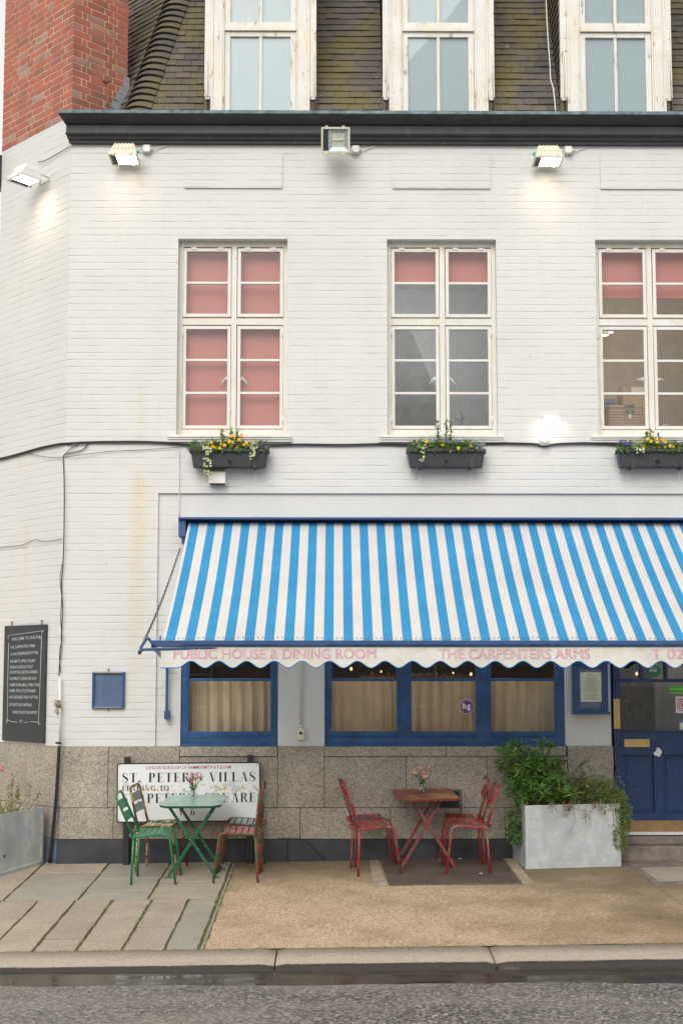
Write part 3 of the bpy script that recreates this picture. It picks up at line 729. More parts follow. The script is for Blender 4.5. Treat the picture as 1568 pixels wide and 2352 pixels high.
# cornice: moulded lead-black gutter, mitred at the corner
ZC = WZ(334); YT = -.25
H = (P(784, 254, YT).z - ZC)
prof = [(.0, 0), (.045, 0), (.05, .10), (.075, .13), (.085, .235), (.105, .25), (.115, .30), (.10, .33), (.10, .63), (.125, .66), (.16, .74), (.215, .83), (.235, .885), (.25, .89), (.255, 1.0), (.0, 1.02)]
prof = [(p_, z_ * H) for p_, z_ in prof]
def sweep(A, B, cotA, nrm, along, name, part=pub):
    """sweep the profile from A to B; cotA shifts the start by projection (mitre)"""
    mb = MB(); n = len(prof)
    a = [A + nrm * p_ - along * (p_ * cotA) + Vector((0, 0, ZC + z_)) for p_, z_ in prof]
    c = [B + nrm * p_ + Vector((0, 0, ZC + z_)) for p_, z_ in prof]
    for k in range(n - 1):
        mb.quad(a[k], c[k], c[k + 1], a[k + 1], 1 if k in (12, 13) else 0)
    mb.add(a, [tuple(range(n))]); mb.add(c, [tuple(reversed(range(n)))])
    return part(mb, name, ['cornice_lead', 'cornice_edge'])
sweep(CORNER, Vector((XR, 0, 0)), 0.414, Vector((0, -1, 0)), Vector((1, 0, 0)), 'cornice')
sweep(END, END + DRt * 7, 0.9, NR, DRt, 'cornice')

# chimney stack: brick by brick, Flemish bond, on a mortar core
def s_of(px, py, direction):                  # distance along a plan direction from the corner
    d = ray(px, py); nrm = Vector((direction.y, -direction.x, 0)); t = (CORNER - EYE).dot(nrm) / d.dot(nrm)
    q = EYE + d * t; return (q - CORNER).dot(direction)
DB = Vector((.7071, .7071, 0)); NB = Vector((.7071, -.7071, 0))
LB = s_of(295, 40, DB)
ZCH = 10.4
ch = MB()
def cbox(mb, s0, s1, d0, d1, z0, z1, mi=0):   # s along the cant from the corner, d along DB
    q = [CORNER + DC * s + DB * d for s, d in ((s0, d0), (s1, d0), (s1, d1), (s0, d1))]
    mb.hexa([v + Vector((0, 0, z0)) for v in q], [v + Vector((0, 0, z1)) for v in q], mi)
cbox(ch, .0005, LC - .004, .0005, LB - .004, Zw - .3, ZCH)
CH = pub(ch, 'chimney', 'mortar')
bk = MB(); z = Zw; row = 0
while z < ZCH:
    h = .0630
    for face in (0, 1):
        L = (LC if face == 0 else LB); s = 0.0; k = 0
        seq = [(.215 if (row + face) % 2 else .1025)] + ([] if (row + face) % 2 else [.05])
        while s < L - .01:
            ln = seq.pop(0) if seq else (.215 if k % 2 else .1025)
            if not seq: k += 1
            e = min(L, s + ln)
            if face == 1 and s == 0: pass
            pr = -.0030 + random.uniform(-.0018, .001)
            if not (face == 1 and z < WZ(300)):
                if face == 0: cbox(bk, s - (.002 if s == 0 else 0), e, pr, .03, z, z + h)
                else: cbox(bk, pr - .001, .03, s - (.0025 if s == 0 else 0) + (.0 if s else 0), e, z, z + h)
            s = e + .0125
    z += .0755; row += 1
pub(bk, 'brickwork', 'red_brick', CH)
# stepped lead flashing and a white patch where roof meets stack
fl = MB(); zz = WZ(262); s0 = LB - .25
def fb(s, z_, off): return CORNER + DB * s + NB * off + Vector((0, 0, z_))
for k in range(6):
    a = LB - .34 + k * .055; zb = WZ(258) + k * .10
    fl.hexa([fb(a, zb, .006), fb(LB + .02, zb - .02, .006), fb(LB + .02, zb + .10, .006), fb(a + .03, zb + .085, .006)],
            [fb(a, zb, .016), fb(LB + .02, zb - .02, .016), fb(LB + .02, zb + .10, .016), fb(a + .03, zb + .085, .016)])
fl.hexa([fb(LB - .06, WZ(200), .006), fb(LB + .02, WZ(200), .006), fb(LB + .02, WZ(133), .006), fb(LB - .045, WZ(133), .006)],
        [fb(LB - .06, WZ(200), .018), fb(LB + .02, WZ(200), .018), fb(LB + .02, WZ(133), .018), fb(LB - .045, WZ(133), .018)])
pub(fl, 'lead_flashing', 'lead', CH)
wf = MB(); q0 = fb(LB + .02, 0, .02)
wf.hexa([q0 + Vector((0, -.02, WZ(205))), q0 + Vector((.11, -.02, WZ(175))), q0 + Vector((.02, -.02, WZ(168)))],
        [q0 + Vector((0, .05, WZ(205))), q0 + Vector((.11, .05, WZ(175))), q0 + Vector((.02, .05, WZ(168)))])
pub(wf, 'flashing_flap', 'white_paint', CH)
# iron bracket on the stack
ib = MB(); sA = s_of(246, 220, DB); ib.tube([fb(sA, WZ(245), .03), fb(sA, WZ(165), .03)], .008)
ib.tube([fb(sA - .08, WZ(160), .0), fb(sA, WZ(165), .035)], .01); ib.tube([fb(sA, WZ(215), 0), fb(sA, WZ(215), .04)], .012)
pub(ib, 'iron_stay', 'rust', CH)

# mansard roof of single plain tiles
AL = R(65); YB = .03; ZB = WZ(300); XH = WX(296, 262, .08)
vF = Vector((0, math.cos(AL), math.sin(AL))); nF = Vector((0, -math.sin(AL), math.cos(AL))); uF = Vector((1, 0, 0))
uK = DC; vK = Vector((.7071 * math.cos(AL), .7071 * math.cos(AL), math.sin(AL))); nK = Vector((-.7071 * math.sin(AL), -.7071 * math.sin(AL), math.cos(AL)))
OF = Vector((XH, YB, ZB)); RH = 2.75
DORM = []
dp = WX(1006, 170, .1) - WX(598.5, 170, .1)
for k in range(4):
    cxx = WX(598.5, 170, .1) + k * dp; hw = (WX(726.5, 170, .1) - WX(470.5, 170, .1)) / 2
    DORM.append((cxx - hw, cxx + hw))
HIPX = .414 * math.cos(AL)
def tiles(o, u, v, n, umin, umax, cut, name, mat, gauge=.1, wd=.166):
    mb = MB(); i = 0
    while i * gauge < RH:
        k = 0; x = umin - (.083 if i % 2 else 0) - .2
        while x < umax:
            wv = wd + random.uniform(-.004, .004); c = o + u * (x + wv / 2) + v * (i * gauge + .05)
            cc_ = cut(x, x + wv, i * gauge, c)
            for (xa_, xb_) in (cc_ or []):
                j = random.uniform(-.003, .003); th = .013; lf = .024 + random.uniform(-.003, .006)
                tw = random.uniform(-.003, .003)
                lo = [o + u * (xa_ + .0025) + v * (i * gauge + j) + n * lf, o + u * (xb_ - .0025) + v * (i * gauge + j + tw) + n * (lf + random.uniform(-.002, .003)),
                      o + u * (xb_ - .001) + v * (i * gauge + .19) + n * .004, o + u * (xa_ + .001) + v * (i * gauge + .19) + n * .004]
                mb.hexa(lo, [q + n * th for q in lo])
            x += wv; k += 1
        i += 1
    return mb
def cutF(x0, x1, v_, c):
    x0 = max(x0, HIPX * v_ + .05); x1 = min(x1, XR - XH)
    if x1 - x0 < .02: return None
    zc = c.z; segs = [(x0, x1)]
    for a, e in DORM:
        if zc > WZ(264, .1): a_, e_ = a + .10, e - .10
        else: continue
        if zc > WZ(233, .1): a_, e_ = a + .03, e - .03
        a_ -= XH; e_ -= XH; out = []
        for p_, q_ in segs:
            if q_ <= a_ or p_ >= e_: out.append((p_, q_)); continue
            if a_ - p_ > .015: out.append((p_, a_))
            if q_ - e_ > .015: out.append((e_, q_))
        segs = out
    return segs
def cutK(x0, x1, v_, c):
    return [(max(x0, HIPX * v_ + .02), x1)] if x1 > HIPX * v_ + .05 and x1 < 2.6 else None
rf = MB()
hv = RH
rf.quad(OF, OF + uF * (XR - XH), OF + uF * (XR - XH) + vF * hv, OF + uF * HIPX * hv + vF * hv)
rf.quad(OF, OF + uK * HIPX * hv + vK * hv, OF + uK * 3 + vK * hv, OF + uK * 3)
tp = OF + uF * HIPX * hv + vF * hv
rf.add([tp, OF + uF * (XR - XH) + vF * hv, Vector((XR, 7, tp.z + .6)), Vector((-2, 7, tp.z + .6)), OF + uK * 3 + vK * hv], [(0, 1, 2, 3, 4)])
ROOF = pub(rf, 'roof', 'roof_tile_side')
pub(tiles(OF, uF, vF, nF, 0, XR - XH, cutF, 'f', 0), 'front_tiles', 'roof_tile', ROOF)
pub(tiles(OF, uK, vK, nK, 0, 2.6, cutK, 'k', 0), 'side_tiles', 'roof_tile_side', ROOF)
# bonnet tiles on the hip
bo = MB(); i = 0
while i * .1 < RH:
    c0 = OF + uF * HIPX * i * .1 + vF * i * .1; c1 = OF + uF * HIPX * (i * .1 + .17) + vF * (i * .1 + .17)
    n0 = (nF + nK).normalized()
    def arc(c, lift, wv):
        a = c + uF * wv + nF * .018; e = c + uK * wv * .8 + nK * .018; mc = c + n0 * (.075 + lift)
        return [((a * (1 - t) ** 2 + mc * 2 * t * (1 - t) + e * t * t) + n0 * lift) for t in (0, .2, .4, .6, .8, 1)]
    lo = arc(c0 + vF * random.uniform(-.004, .004), .040, .20); hi = arc(c1, .0, .17)
    for k in range(5):
        bo.hexa([lo[k], lo[k + 1], hi[k + 1], hi[k]], [q - n0 * .016 for q in (lo[k], lo[k + 1], hi[k + 1], hi[k])])
    i += 1
# one island per bonnet would need a weld: merge by distance keeps its tone even
o_ = pub(bo, 'hip_tiles', 'roof_tile', ROOF)
bmx = bmesh.new(); bmx.from_mesh(o_.data); bmesh.ops.remove_doubles(bmx, verts=bmx.verts, dist=.0004); bmx.to_mesh(o_.data); bmx.free()

# ------------------------------------------------------------------ dormers
def ring(mb, x0, x1, z0, z1, wl, wr, wb, wt, y0, y1, mi=0):
    mb.box(x0, x0 + wl, y0, y1, z0, z1, mi); mb.box(x1 - wr, x1, y0, y1, z0, z1, mi)
    mb.box(x0 + wl, x1 - wr, y0 + .0003, y1, z0, z0 + wb, mi); mb.box(x0 + wl, x1 - wr, y0 + .0003, y1, z1 - wt, z1, mi)
pxm = 1 / 217.0
for k, (a, e) in enumerate(DORM):
    yd = .06; zb = WZ(285); zt = 10.15; zn = WZ(223, yd)
    mb = MB()
    for sg, x in ((1, a), (-1, e)):
        mb.box(x, x + sg * 15 * pxm, yd, yd + .06, zn, zt)                       # outer board, stops short with a rounded end
        mb.box(x + sg * 2 * pxm, x + sg * 13 * pxm, yd, yd + .05, zn - .03, zn)
        mb.box(x + sg * 15 * pxm, x + sg * 21 * pxm, yd - .012, yd + .07, zb, zt)
        mb.box(x + sg * 21 * pxm, x + sg * 43 * pxm, yd - .002, yd + .07, zb, zt)
        mb.box(x + sg * 43 * pxm, x + sg * 47 * pxm, yd + .006, yd + .07, zb, zt)
    D = pub(mb, 'dormer', 'peeling_paint', bevel=.004)
    for x, sg in ((a, 1), (e, -1)):
        mb = MB(); mb.box(x - sg * .004, x + sg * 14.5 * pxm, yd + .022, yd + .3, zb, zn - .031); pub(mb, 'side_tile', 'roof_tile', D)
    sx0, sx1 = a + 47.5 * pxm, e - 47.5 * pxm
    ztr = WZ(66, yd)
    mb = MB(); mb.box(sx0, sx1, yd - .005, yd + .06, ztr - .022, ztr + .022); pub(mb, 'transom', 'peeling_paint', D)
    for (z0, z1, yy) in ((zb, ztr - .026, yd + .02), (ztr + .026, zt - .1, yd + .008)):
        mb = MB(); ring(mb, sx0, sx1, z0, z1, .058, .062, .052, .055, yy, yy + .04)
        xm = (sx0 + sx1) / 2; mb.box(xm - .017, xm + .017, yy + .004, yy + .036, z0 + .05, z1 - .05)
        if z0 > ztr: mb.box(sx0 + .004, sx1 - .004, yy - .012, yy + .03, z0 - .012, z0 + .016)
        pub(mb, 'sash', 'peeling_paint', D, bevel=.003)
        mb = MB(); mb.box(sx0 + .04, sx1 - .04, yy + .022, yy + .026, z0 + .03, z1 - .03); pub(mb, 'pane', 'dormer_glass', D)
    mb = MB(); mb.box(sx0 - .02, sx1 + .02, yd + .052, yd + .056, zb, zt); pub(mb, 'blind', 'dormer_blind', D)
    # cheeks running back into the slope, hung with tiles, and a flat lead top
    mb = MB()
    for x in (a + .03, e - .03):
        mb = MB()
        mb.hexa([Vector((x - .01, yd + .05, zb)), Vector((x - .01, yd + .05, zt)), Vector((x - .01, yd + 1.3, zt)), Vector((x - .01, YB + .0, zb))],
                [Vector((x + .01, yd + .05, zb)), Vector((x + .01, yd + .05, zt)), Vector((x + .01, yd + 1.3, zt)), Vector((x + .01, YB + .0, zb))])
        pub(mb, 'cheek', 'roof_tile_side', D)
    for x, sg in ((a + .02, -1), (e - .02, 1)):
      mb = MB(); z = WZ(240); i = 0
      while z < zt:
            ymax = YB + (z - ZB) / math.tan(AL) + .02
            y = yd + .065
            while y < ymax:
                y2 = min(ymax, y + .13); lo = [Vector((x + sg * .022, y, z)), Vector((x + sg * .022, y2, z)), Vector((x + sg * .008, y2, z + .13)), Vector((x + sg * .008, y, z + .13))]
                mb.hexa(lo, [q - Vector((sg * .012, 0, 0)) for q in lo]); y = y2 + .002
            z += .1; i += 1
      pub(mb, 'cheek_tiles', 'roof_tile', D)
    mb = MB(); mb.box(a - .05, e + .05, yd - .03, yd + 1.3, zt, zt + .06); pub(mb, 'dormer_roof', 'lead', D)

# ------------------------------------------------------------------ first-floor windows
UPX = [(415.0, 527.0), (543.0, 653.5)]       # (reference only) casement edges in the left window
for k, (a, e, z0, z1) in enumerate(UP):
    W_ = e - a; y = .095
    fx = lambda f: a + W_ * f
    zs_ = WZ(993); ztop = z1 - .0
    mb = MB()
    mb.box(a, fx(.040), y, y + .1, zs_ - .03, z1); mb.box(fx(.962), e, y, y + .1, zs_ - .03, z1)
    mb.box(fx(.485), fx(.533), y - .004, y + .09, zs_, z1 - .03)
    mb.box(fx(.040), fx(.962), y, y + .1, z1 - .058, z1)
    mb.box(fx(.040), fx(.962), y + .002, y + .1, WZ(741), WZ(726))
    mb.box(fx(.040), fx(.962), y + .001, y + .1, zs_ - .03, WZ(983))
    mb.box(a - .0, e + .0, y - .06, y + .1, z0, zs_ - .03)
    WN = pub(mb, 'window', 'weathered_paint', bevel=.004)
    for (f0, f1) in ((.042, .480), (.540, .960)):
        for (pt, pb, bars, open_) in ((565, 723.5, [644.5], 1), (743, 981, [822, 898], 0)):
            x0, x1, zb, zt = fx(f0), fx(f1), WZ(pb), WZ(pt); yy = y - .012 if open_ else y + .008
            mb = MB(); ring(mb, x0, x1, zb, zt, .035, .035, .036, .036, yy, yy + .04)
            for q in bars: zc = WZ(q); mb.box(x0 + .03, x1 - .03, yy + .004, yy + .03, zc - .013, zc + .013)
            pub(mb, 'sash', 'white_paint', WN, bevel=.003)
            mb = MB(); mb.box(x0 + .02, x1 - .02, yy + .018, yy + .022, zb + .02, zt - .02); pub(mb, 'pane', 'window_glass', WN)
            if open_:
                for q in (.22, .78): mb = MB(); xx = x0 + (x1 - x0) * q; mb.box(xx - .03, xx + .03, yy - .008, yy + .01, zt - .018, zt + .008); pub(mb, 'hinge', 'white_paint', WN)
            else:
                xx = x0 if f0 < .3 else x1
                for q in (.09, .93): mb = MB(); zc = zb + (zt - zb) * q; mb.box(xx - .012, xx + .012, yy - .006, yy + .02, zc - .04, zc + .04); mb.tube([(xx, yy - .008, zc - .045), (xx, yy - .008, zc + .045)], .006); pub(mb, 'hinge', 'white_paint', WN)
            if not open_:                      # lever handle seen through the glass
                sg = 1 if f0 < .3 else -1; xx = (x1 if f0 < .3 else x0) - sg * .03; zc = WZ(864)
                mb = MB(); mb.tube([(xx, yy + .05, zc + .02), (xx - sg * .03, yy + .055, zc + .01)], .012); mb.tube([(xx - sg * .03, yy + .06, zc + .012), (xx - sg * .075, yy + .06, zc - .055 if k < 2 else zc + .0)], .0085)
                mb.lathe([(.0, -.02), (.022, -.015), (.026, 0), (.022, .015), (0, .02)], (xx - sg * .012, yy + .055, zc), 10)
                pub(mb, 'window_catch', 'white_plastic', WN)
    # moulded sill
    sx0, sx1 = a - .085, e + .05
    mb = MB(); zt_, zb_ = WZ(1001), WZ(1014)
    mb.box(sx0, sx1, -.055, .1, zt_ - .028, zt_); mb.box(sx0 + .004, sx1 - .004, -.045, .1, zb_ + .012, zt_ - .028); mb.box(sx0 - .004, sx1 + .004, -.032, .1, zb_ - .012, zb_ + .012)
    pub(mb, 'sill', 'white_paint', WN, bevel=.006)
# the rooms behind
def room(x0, x1, y0, y1, z0, z1, mat, name='room_wall'):
    mb = MB(); mb.quad((x0, y1, z0), (x1, y1, z0), (x1, y1, z1), (x0, y1, z1)); mb.quad((x0, y0, z0), (x0, y1, z0), (x0, y1, z1), (x0, y0, z1))
    mb.quad((x1, y0, z0), (x1, y0, z1), (x1, y1, z1), (x1, y1, z0)); mb.quad((x0, y0, z1), (x0, y1, z1), (x1, y1, z1), (x1, y0, z1)); mb.quad((x0, y0, z0), (x1, y0, z0), (x1, y1, z0), (x0, y1, z0))
    return pub(mb, name, mat)
zf = UP[0][2]; xm12 = (UP[0][1] + UP[1][0]) / 2; xm23 = (UP[1][1] + UP[2][0]) / 2
room(XC + .3, xm12, .25, 3.2, zf - .5, UP[0][3] + .4, 'room_grey')
room(xm12 + .02, xm23, .25, 3.2, zf - .5, UP[0][3] + .4, 'room_grey')
room(xm23 + .02, XR - .1, .25, 3.6, zf - .04, UP[0][3] + .4, 'room_brown')
room(XC + .3, DR[0] - .1, .25, 4.2, .3, WZ(1300), 'room_dark')
room(DR[0] - .08, XR - .1, .30, 4.2, .2, WZ(1300), 'room_dark')

# blinds hang in the rooms, each a thing of its own
def blind(x0, x1, zt, zb, label):
    mb = MB(); n = 10
    for k in range(n):
        a_ = x0 + (x1 - x0) * k / n; b_ = x0 + (x1 - x0) * (k + 1) / n
        mb.box(a_, b_, .205, .208, zb, zt)
    mb.box(x0, x1, .199, .214, zb - .012, zb)
    o = mb.build('roller_blind', 'blind_pink'); o2 = tag(o, label, 'blind', 'pink roller blinds in the first floor windows')
    return o2
blind(UP[0][0] + .01, UP[0][1] - .01, UP[0][3] + .05, zf + .02, 'pink roller blind pulled all the way down behind the left first floor window')
blind(UP[1][0] + .01, UP[1][1] - .01, UP[1][3] + .05, WZ(648, .22), 'pink roller blind covering only the top panes of the middle first floor window')
blind(UP[2][0] + .01, UP[2][1] - .01, UP[2][3] + .05, WZ(682, .22), 'pink roller blind hanging a third of the way down in the right first floor window')

# ------------------------------------------------------------------ ground-floor windows
def blue_window(a, e, z0, z1, lights, name_lbl=None):
    y = .05; mb = MB(); zc = WZ(1561.5); zpb = WZ(1681)
    xs_ = [a] + [q for l in lights for q in l] + [e]
    for k in range(0, len(xs_), 2): mb.box(xs_[k], xs_[k + 1], y, y + .09, z0, z1)
    for l in lights:
        mb.box(l[0], l[1], y + .001, y + .09, z0, zpb - .048); mb.box(l[0], l[1], y + .012, y + .08, zpb - .048, zpb)
        mb.box(l[0], l[1], y + .015, y + .07, zc - .015, zc + .015); mb.box(l[0], l[1], y + .002, y + .09, z1 - .09, z1)
        for xx, sg in ((l[0], 1), (l[1], -1)):  # bead round each light
            mb.box(xx - sg * .028, xx - sg * .02, y - .006, y + .01, zpb - .05, z1 - .09)
        mb.box(l[0] - .03, l[1] + .03, y - .006, y + .01, zpb - .056, zpb - .048)
    mb.box(a - .0, e + .0, y - .045, y + .001, z0, z0 + .018)
    WN = pub(mb, 'window', 'blue_paint', bevel=.004)
    for l in lights:
        mb = MB(); mb.box(l[0] - .01, l[1] + .01, y + .045, y + .05, zpb - .01, zc); pub(mb, 'pane', 'window_glass', WN)
        mb = MB(); mb.box(l[0] - .01, l[1] + .01, y + .0452, y + .05, zc, z1 - .08); pub(mb, 'pane', 'window_glass', WN)
    return WN
gx = lambda px: WX(px, 1640, .05)
blue_window(*G1, [(gx(433.5), gx(621))])
blue_window(*G2, [(gx(762), gx(911)), (gx(944.6), gx(1093.6)), (gx(1128), gx(1275.6))])
blue_window(*G3, [(G3[0] + .1, (G3[0] + G3[1]) / 2 - .06), ((G3[0] + G3[1]) / 2 + .06, G3[1] - .1)])
def curtain(x0, x1, label, seed):
    rnd = random.Random(seed); mb = MB(); n = 90; zt, zb = WZ(1562, .18), WZ(1700, .18)
    ph = [(rnd.uniform(5, 8), rnd.uniform(0, 6), .044), (rnd.uniform(11, 15), rnd.uniform(0, 6), .011), (rnd.uniform(2, 3), rnd.uniform(0, 6), .014)]
    rows_ = 10
    P_ = []
    for j in range(rows_):
        t = j / (rows_ - 1); z = zt + (zb - zt) * t
        for k in range(n + 1):
            u = k / n; x = x0 + (x1 - x0) * u
            amp = .5 + .7 * t; dx = .012 * t * math.sin(9 * u + seed + 3 * t)
            yv = sum(A * (1 - 2 * abs(math.sin(.5 * f * 2 * math.pi * (u + dx) * (x1 - x0) / .66 + p_ + .5 * t * math.sin(p_ * 3 + u * 4))) ** .7) * (-1 if f < 9 else 1) for f, p_, A in ph) * amp
            P_.append((x + dx, .22 + yv, z))
    fs = [(j * (n + 1) + k, j * (n + 1) + k + 1, (j + 1) * (n + 1) + k + 1, (j + 1) * (n + 1) + k) for j in range(rows_ - 1) for k in range(n)]
    mb.add(P_, fs, 0, True)
    mb.tube([(x0 - .01, .18, zt + .004), (x1 + .01, .18, zt + .004)], .006)
    o = mb.build('curtain', 'curtain'); tag(o, label, 'curtain', 'beige half curtains behind the blue windows')
curtain(gx(430), gx(625), 'beige half curtain behind the single light blue window on the left', 1)
curtain(gx(758), gx(915), 'beige half curtain in the left light of the three part blue window', 5)
curtain(gx(941), gx(1097), 'beige half curtain behind the round purple sticker, middle light', 9)
curtain(gx(1124), gx(1280), 'beige half curtain in the right light of the three part window, above the tall bush', 14)

# ------------------------------------------------------------------ the door
y = .07; dx0, dx1 = DR[0], DR[1]; D_ = lambda px, py=1750: WX(px, py, .09)
mb = MB(); ring(mb, dx0, dx1, DR[2] - .02, DR[3], .012, .06, .001, .06, y - .03, y + .1)
FRM = pub(mb, 'door_frame', 'door_paint')
zb, zt = WZ(1886, y), WZ(1430, y)
xa, xb, xc = D_(1406) + .012, D_(1424.5), D_(1612)
mb = MB()
z = lambda py: WZ(py, y)
mb.box(xa, xb, y, y + .05, z(1911), zt); mb.box(xc - .09, xc, y, y + .05, z(1911), zt)
mb.box(xb, xc - .09, y + .001, y + .05, z(1567), z(1559)); mb.box(xb, xc - .09, y + .001, y + .05, zt - .1, zt)
for px in (1475.5, 1531.5, 1587): mb.box(D_(px) - .018, D_(px) + .018, y + .002, y + .05, z(1559), zt - .1)
mb.box(xb, xc - .09, y + .001, y + .05, z(1735), z(1680)); mb.box(xb, xc - .09, y + .001, y + .05, z(1911), z(1869))
mb.box(D_(1498.5), D_(1520.5), y + .0015, y + .05, z(1869), z(1735)); mb.box(xb - .001, D_(1429.5), y + .0015, y + .05, z(1869), z(1735))
mb.box(xb, xc - .09, y + .03, y + .045, z(1869), z(1735))
for (p0, p1) in ((1429.5, 1498.5), (1520.5, 1590)):
    mb.box(D_(p0) + .035, D_(p1) - .035, y + .018, y + .032, z(1862), z(1742))
mb.box(xb - .006, xc - .085, y - .008, y + .01, z(1682), z(1679))
DOOR = pub(mb, 'door', 'door_paint', bevel=.004)
mb = MB(); mb.box(xb - .01, xc - .08, y + .022, y + .027, z(1682), z(1565)); mb.box(xb - .01, xc - .08, y + .0222, y + .0272, z(1562), zt - .08); pub(mb, 'pane', 'window_glass', DOOR)
mb = MB(); a_, e_ = D_(1432), D_(1489.5); ring(mb, a_, e_, z(1716), z(1698), .03, .03, .022, .018, y - .012, y); mb.box(a_ + .028, e_ - .028, y - .005, y, z(1716) + .02, z(1698) - .016); pub(mb, 'letterbox', 'brass', DOOR, bevel=.002)
mb = MB(); mb.box(D_(1409), D_(1423.8), y - .006, y, z(1674), z(1605)); pub(mb, 'push_plate', 'brass', DOOR)
mb = MB(); mb.box(xa + .02, xc, y - .005, y, z(1911), z(1885)); pub(mb, 'kick_plate', 'brass_dull', DOOR)
mb = MB(); mb.tube([(D_(1411), y - .02, z(1757)), (D_(1411), y - .02, z(1768))], .012); pub(mb, 'door_knob', 'black_paint', DOOR)
mb = MB(); fp = random.Random(3); cxm, czm = D_(1509), z(1730)
for k in range(9):
    aa = fp.uniform(0, 6.3); rr = fp.uniform(0, .03); mb.disc((cxm + rr * math.cos(aa), y - .0005 - k * .0002, czm + 1.3 * rr * math.sin(aa)), (1, 0, 0), (0, 0, 1), fp.uniform(.012, .028), 7, -.0001)
pub(mb, 'paint_scrape', 'sticker_white', DOOR)
dfn = lambda x, zz, d: Vector((x, d, zz))
yg = y + .02
def disc_s(px, py, rp, mat, d=0, name='sticker'):
    mb = MB(); mb.disc((D_(px, py), yg - d, WZ(py, yg)), (1, 0, 0), (0, 0, 1), rp / 219, 28, .0004); return mb
st = disc_s(1503.5, 1541, 13.6, 0, .0006); ST = pub(st, 'green_sticker', 'sticker_green', DOOR)
mb = MB(); sans('FAVE', D_(1495), D_(1512), WZ(1543), WZ(1537), dfn, yg - .0012, 0, mb, .02); mb.box(D_(1494), D_(1512), yg - .0012, yg - .001, WZ(1534), WZ(1533.2)); pub(mb, 'sticker_lettering', 'sticker_white', DOOR)
mb = MB(); mb.box(D_(1540.5), D_(1578), yg - .0006, yg, WZ(1594), WZ(1576)); pub(mb, 'rating_sticker', 'sticker_lime', DOOR)
mb = MB(); mb.box(D_(1542), D_(1576), yg - .001, yg - .0008, WZ(1579.5), WZ(1577.5))
for q in range(6):
    cx_ = D_(1545 + q * 5.6); mb.disc((cx_, yg - .0008, WZ(1588)), (1, 0, 0), (0, 0, 1), .011, 14, .0002)
pub(mb, 'rating_marks', 'sticker_green', DOOR)
mb = MB(); mb.box(D_(1553.5), D_(1585), yg - .0006, yg, WZ(1639), WZ(1600)); pub(mb, 'guide_sticker', 'sticker_white', DOOR)
mb = MB()
for r0, r1 in ((.052, .062), (.030, .040), (.0, .016)):
    n = 28; c_ = Vector((D_(1569.5), yg - .0012, WZ(1620)))
    for q in range(n):
        a0, a1 = 2 * math.pi * q / n, 2 * math.pi * (q + 1) / n
        pts = [c_ + Vector((math.cos(t_) * r_, 0, math.sin(t_) * r_)) for t_, r_ in ((a0, r0), (a1, r0), (a1, r1), (a0, r1))]
        mb.hexa(pts, [p_ + Vector((0, .0003, 0)) for p_ in pts])
sans('Hardens', D_(1557), D_(1582), WZ(1608), WZ(1604), dfn, yg - .0012, 0, mb); pub(mb, 'sticker_rings', 'sticker_red', DOOR)
mb = MB(); mb.box(D_(1562), D_(1585), yg - .0006, yg, WZ(1677), WZ(1655)); pub(mb, 'card_sticker', 'sticker_white', DOOR)
mb = MB(); mb.box(D_(1562), D_(1585), yg - .001, yg - .0007, WZ(1661), WZ(1655)); pub(mb, 'card_band', 'sticker_blue', DOOR)
# panelled inner lobby seen through the glass
mb = MB(); lx = P(1503, 1620, .9).x; mb.box(lx, XR - 1, .9, .93, .3, 3.2)
for q in range(12): mb.box(lx + .09, XR - 1, .885, .9, .4 + q * .235, .4 + q * .235 + .222)
pub(mb, 'lobby_panelling', 'room_grey')
mb = MB(); fp = random.Random(11)
pubc = ['dark_wood', 'brass_dull', 'cardboard', 'sign_maroon']
for q in range(46):
    xx = fp.uniform(P(1430, 1600, 1.6).x, P(1496, 1600, 1.6).x); zz = WZ(1650, 1.6) + fp.uniform(0, .42); wv = fp.uniform(.03, .08); hv_ = fp.uniform(.04, .09)
    mb.box(xx, xx + wv, 1.6 + q * .001, 1.62 + q * .001, zz, zz + hv_, fp.choice([0, 0, 1, 3, 2]))
pub(mb, 'pinned_cards', pubc)
# threshold, step
mb = MB(); mb.box(dx0 + .02, dx1 - .06, y - .05, y + .06, WZ(1917, y), WZ(1911, y)); pub(mb, 'threshold_strip', 'white_plastic', bevel=.002)
mb = MB(); mb.box(dx0, dx1, y - .04, .3, WZ(1921), WZ(1917.2)); pub(mb, 'threshold_gap', 'black_paint')
mb = MB(); mb.box(dx0 - .62, dx1 + .3, -.20, .3, Z0, WZ(1945, -.2)); mb.box(dx0 - .01, dx1 + .02, -.06, .3, WZ(1945, -.2), WZ(1921.2)); STEP = pub(mb, 'door_step', 'stone_step', bevel=.012)

# interior lights that show through the glass, plus added fills
def lamp(kind, loc, power, col, size=.1, rot=None, name='lamp', sy=None, spread=None):
    l = bpy.data.lights.new(name, kind); l.energy = power; l.color = col
    if kind == 'AREA':
        l.size = size
        if sy: l.shape = 'RECTANGLE'; l.size_y = sy
        if spread: l.spread = spread
    elif kind == 'POINT': l.shadow_soft_size = size
    o = bpy.data.objects.new(name, l); COL.objects.link(o); o.location = loc
    if rot is not None: o.rotation_euler = rot
    return o
def light_bulb(x, y_, z_, label, r=.022, mat='bulb_glow', drop=.35):
    t = thing('pendant_bulb', label, 'lamp', (x, y_, z_), 'small lit bulbs inside the pub'); p = Part(t)
    mb = MB(); mb.lathe([(0.0005, -r), (r * .7, -r * .7), (r, 0), (r * .7, r * .8), (r * .3, r * 1.5)], (x, y_, z_), 12); p(mb, 'bulb', mat)
    mb = MB(); mb.lathe([(r * .45, r * 1.4), (r * .45, r * 2.4), (.002, r * 2.5)], (x, y_, z_), 10); mb.tube([(x, y_, z_ + r * 2.2), (x, y_, z_ + drop)], .003, 5); p(mb, 'flex', 'black_paint')
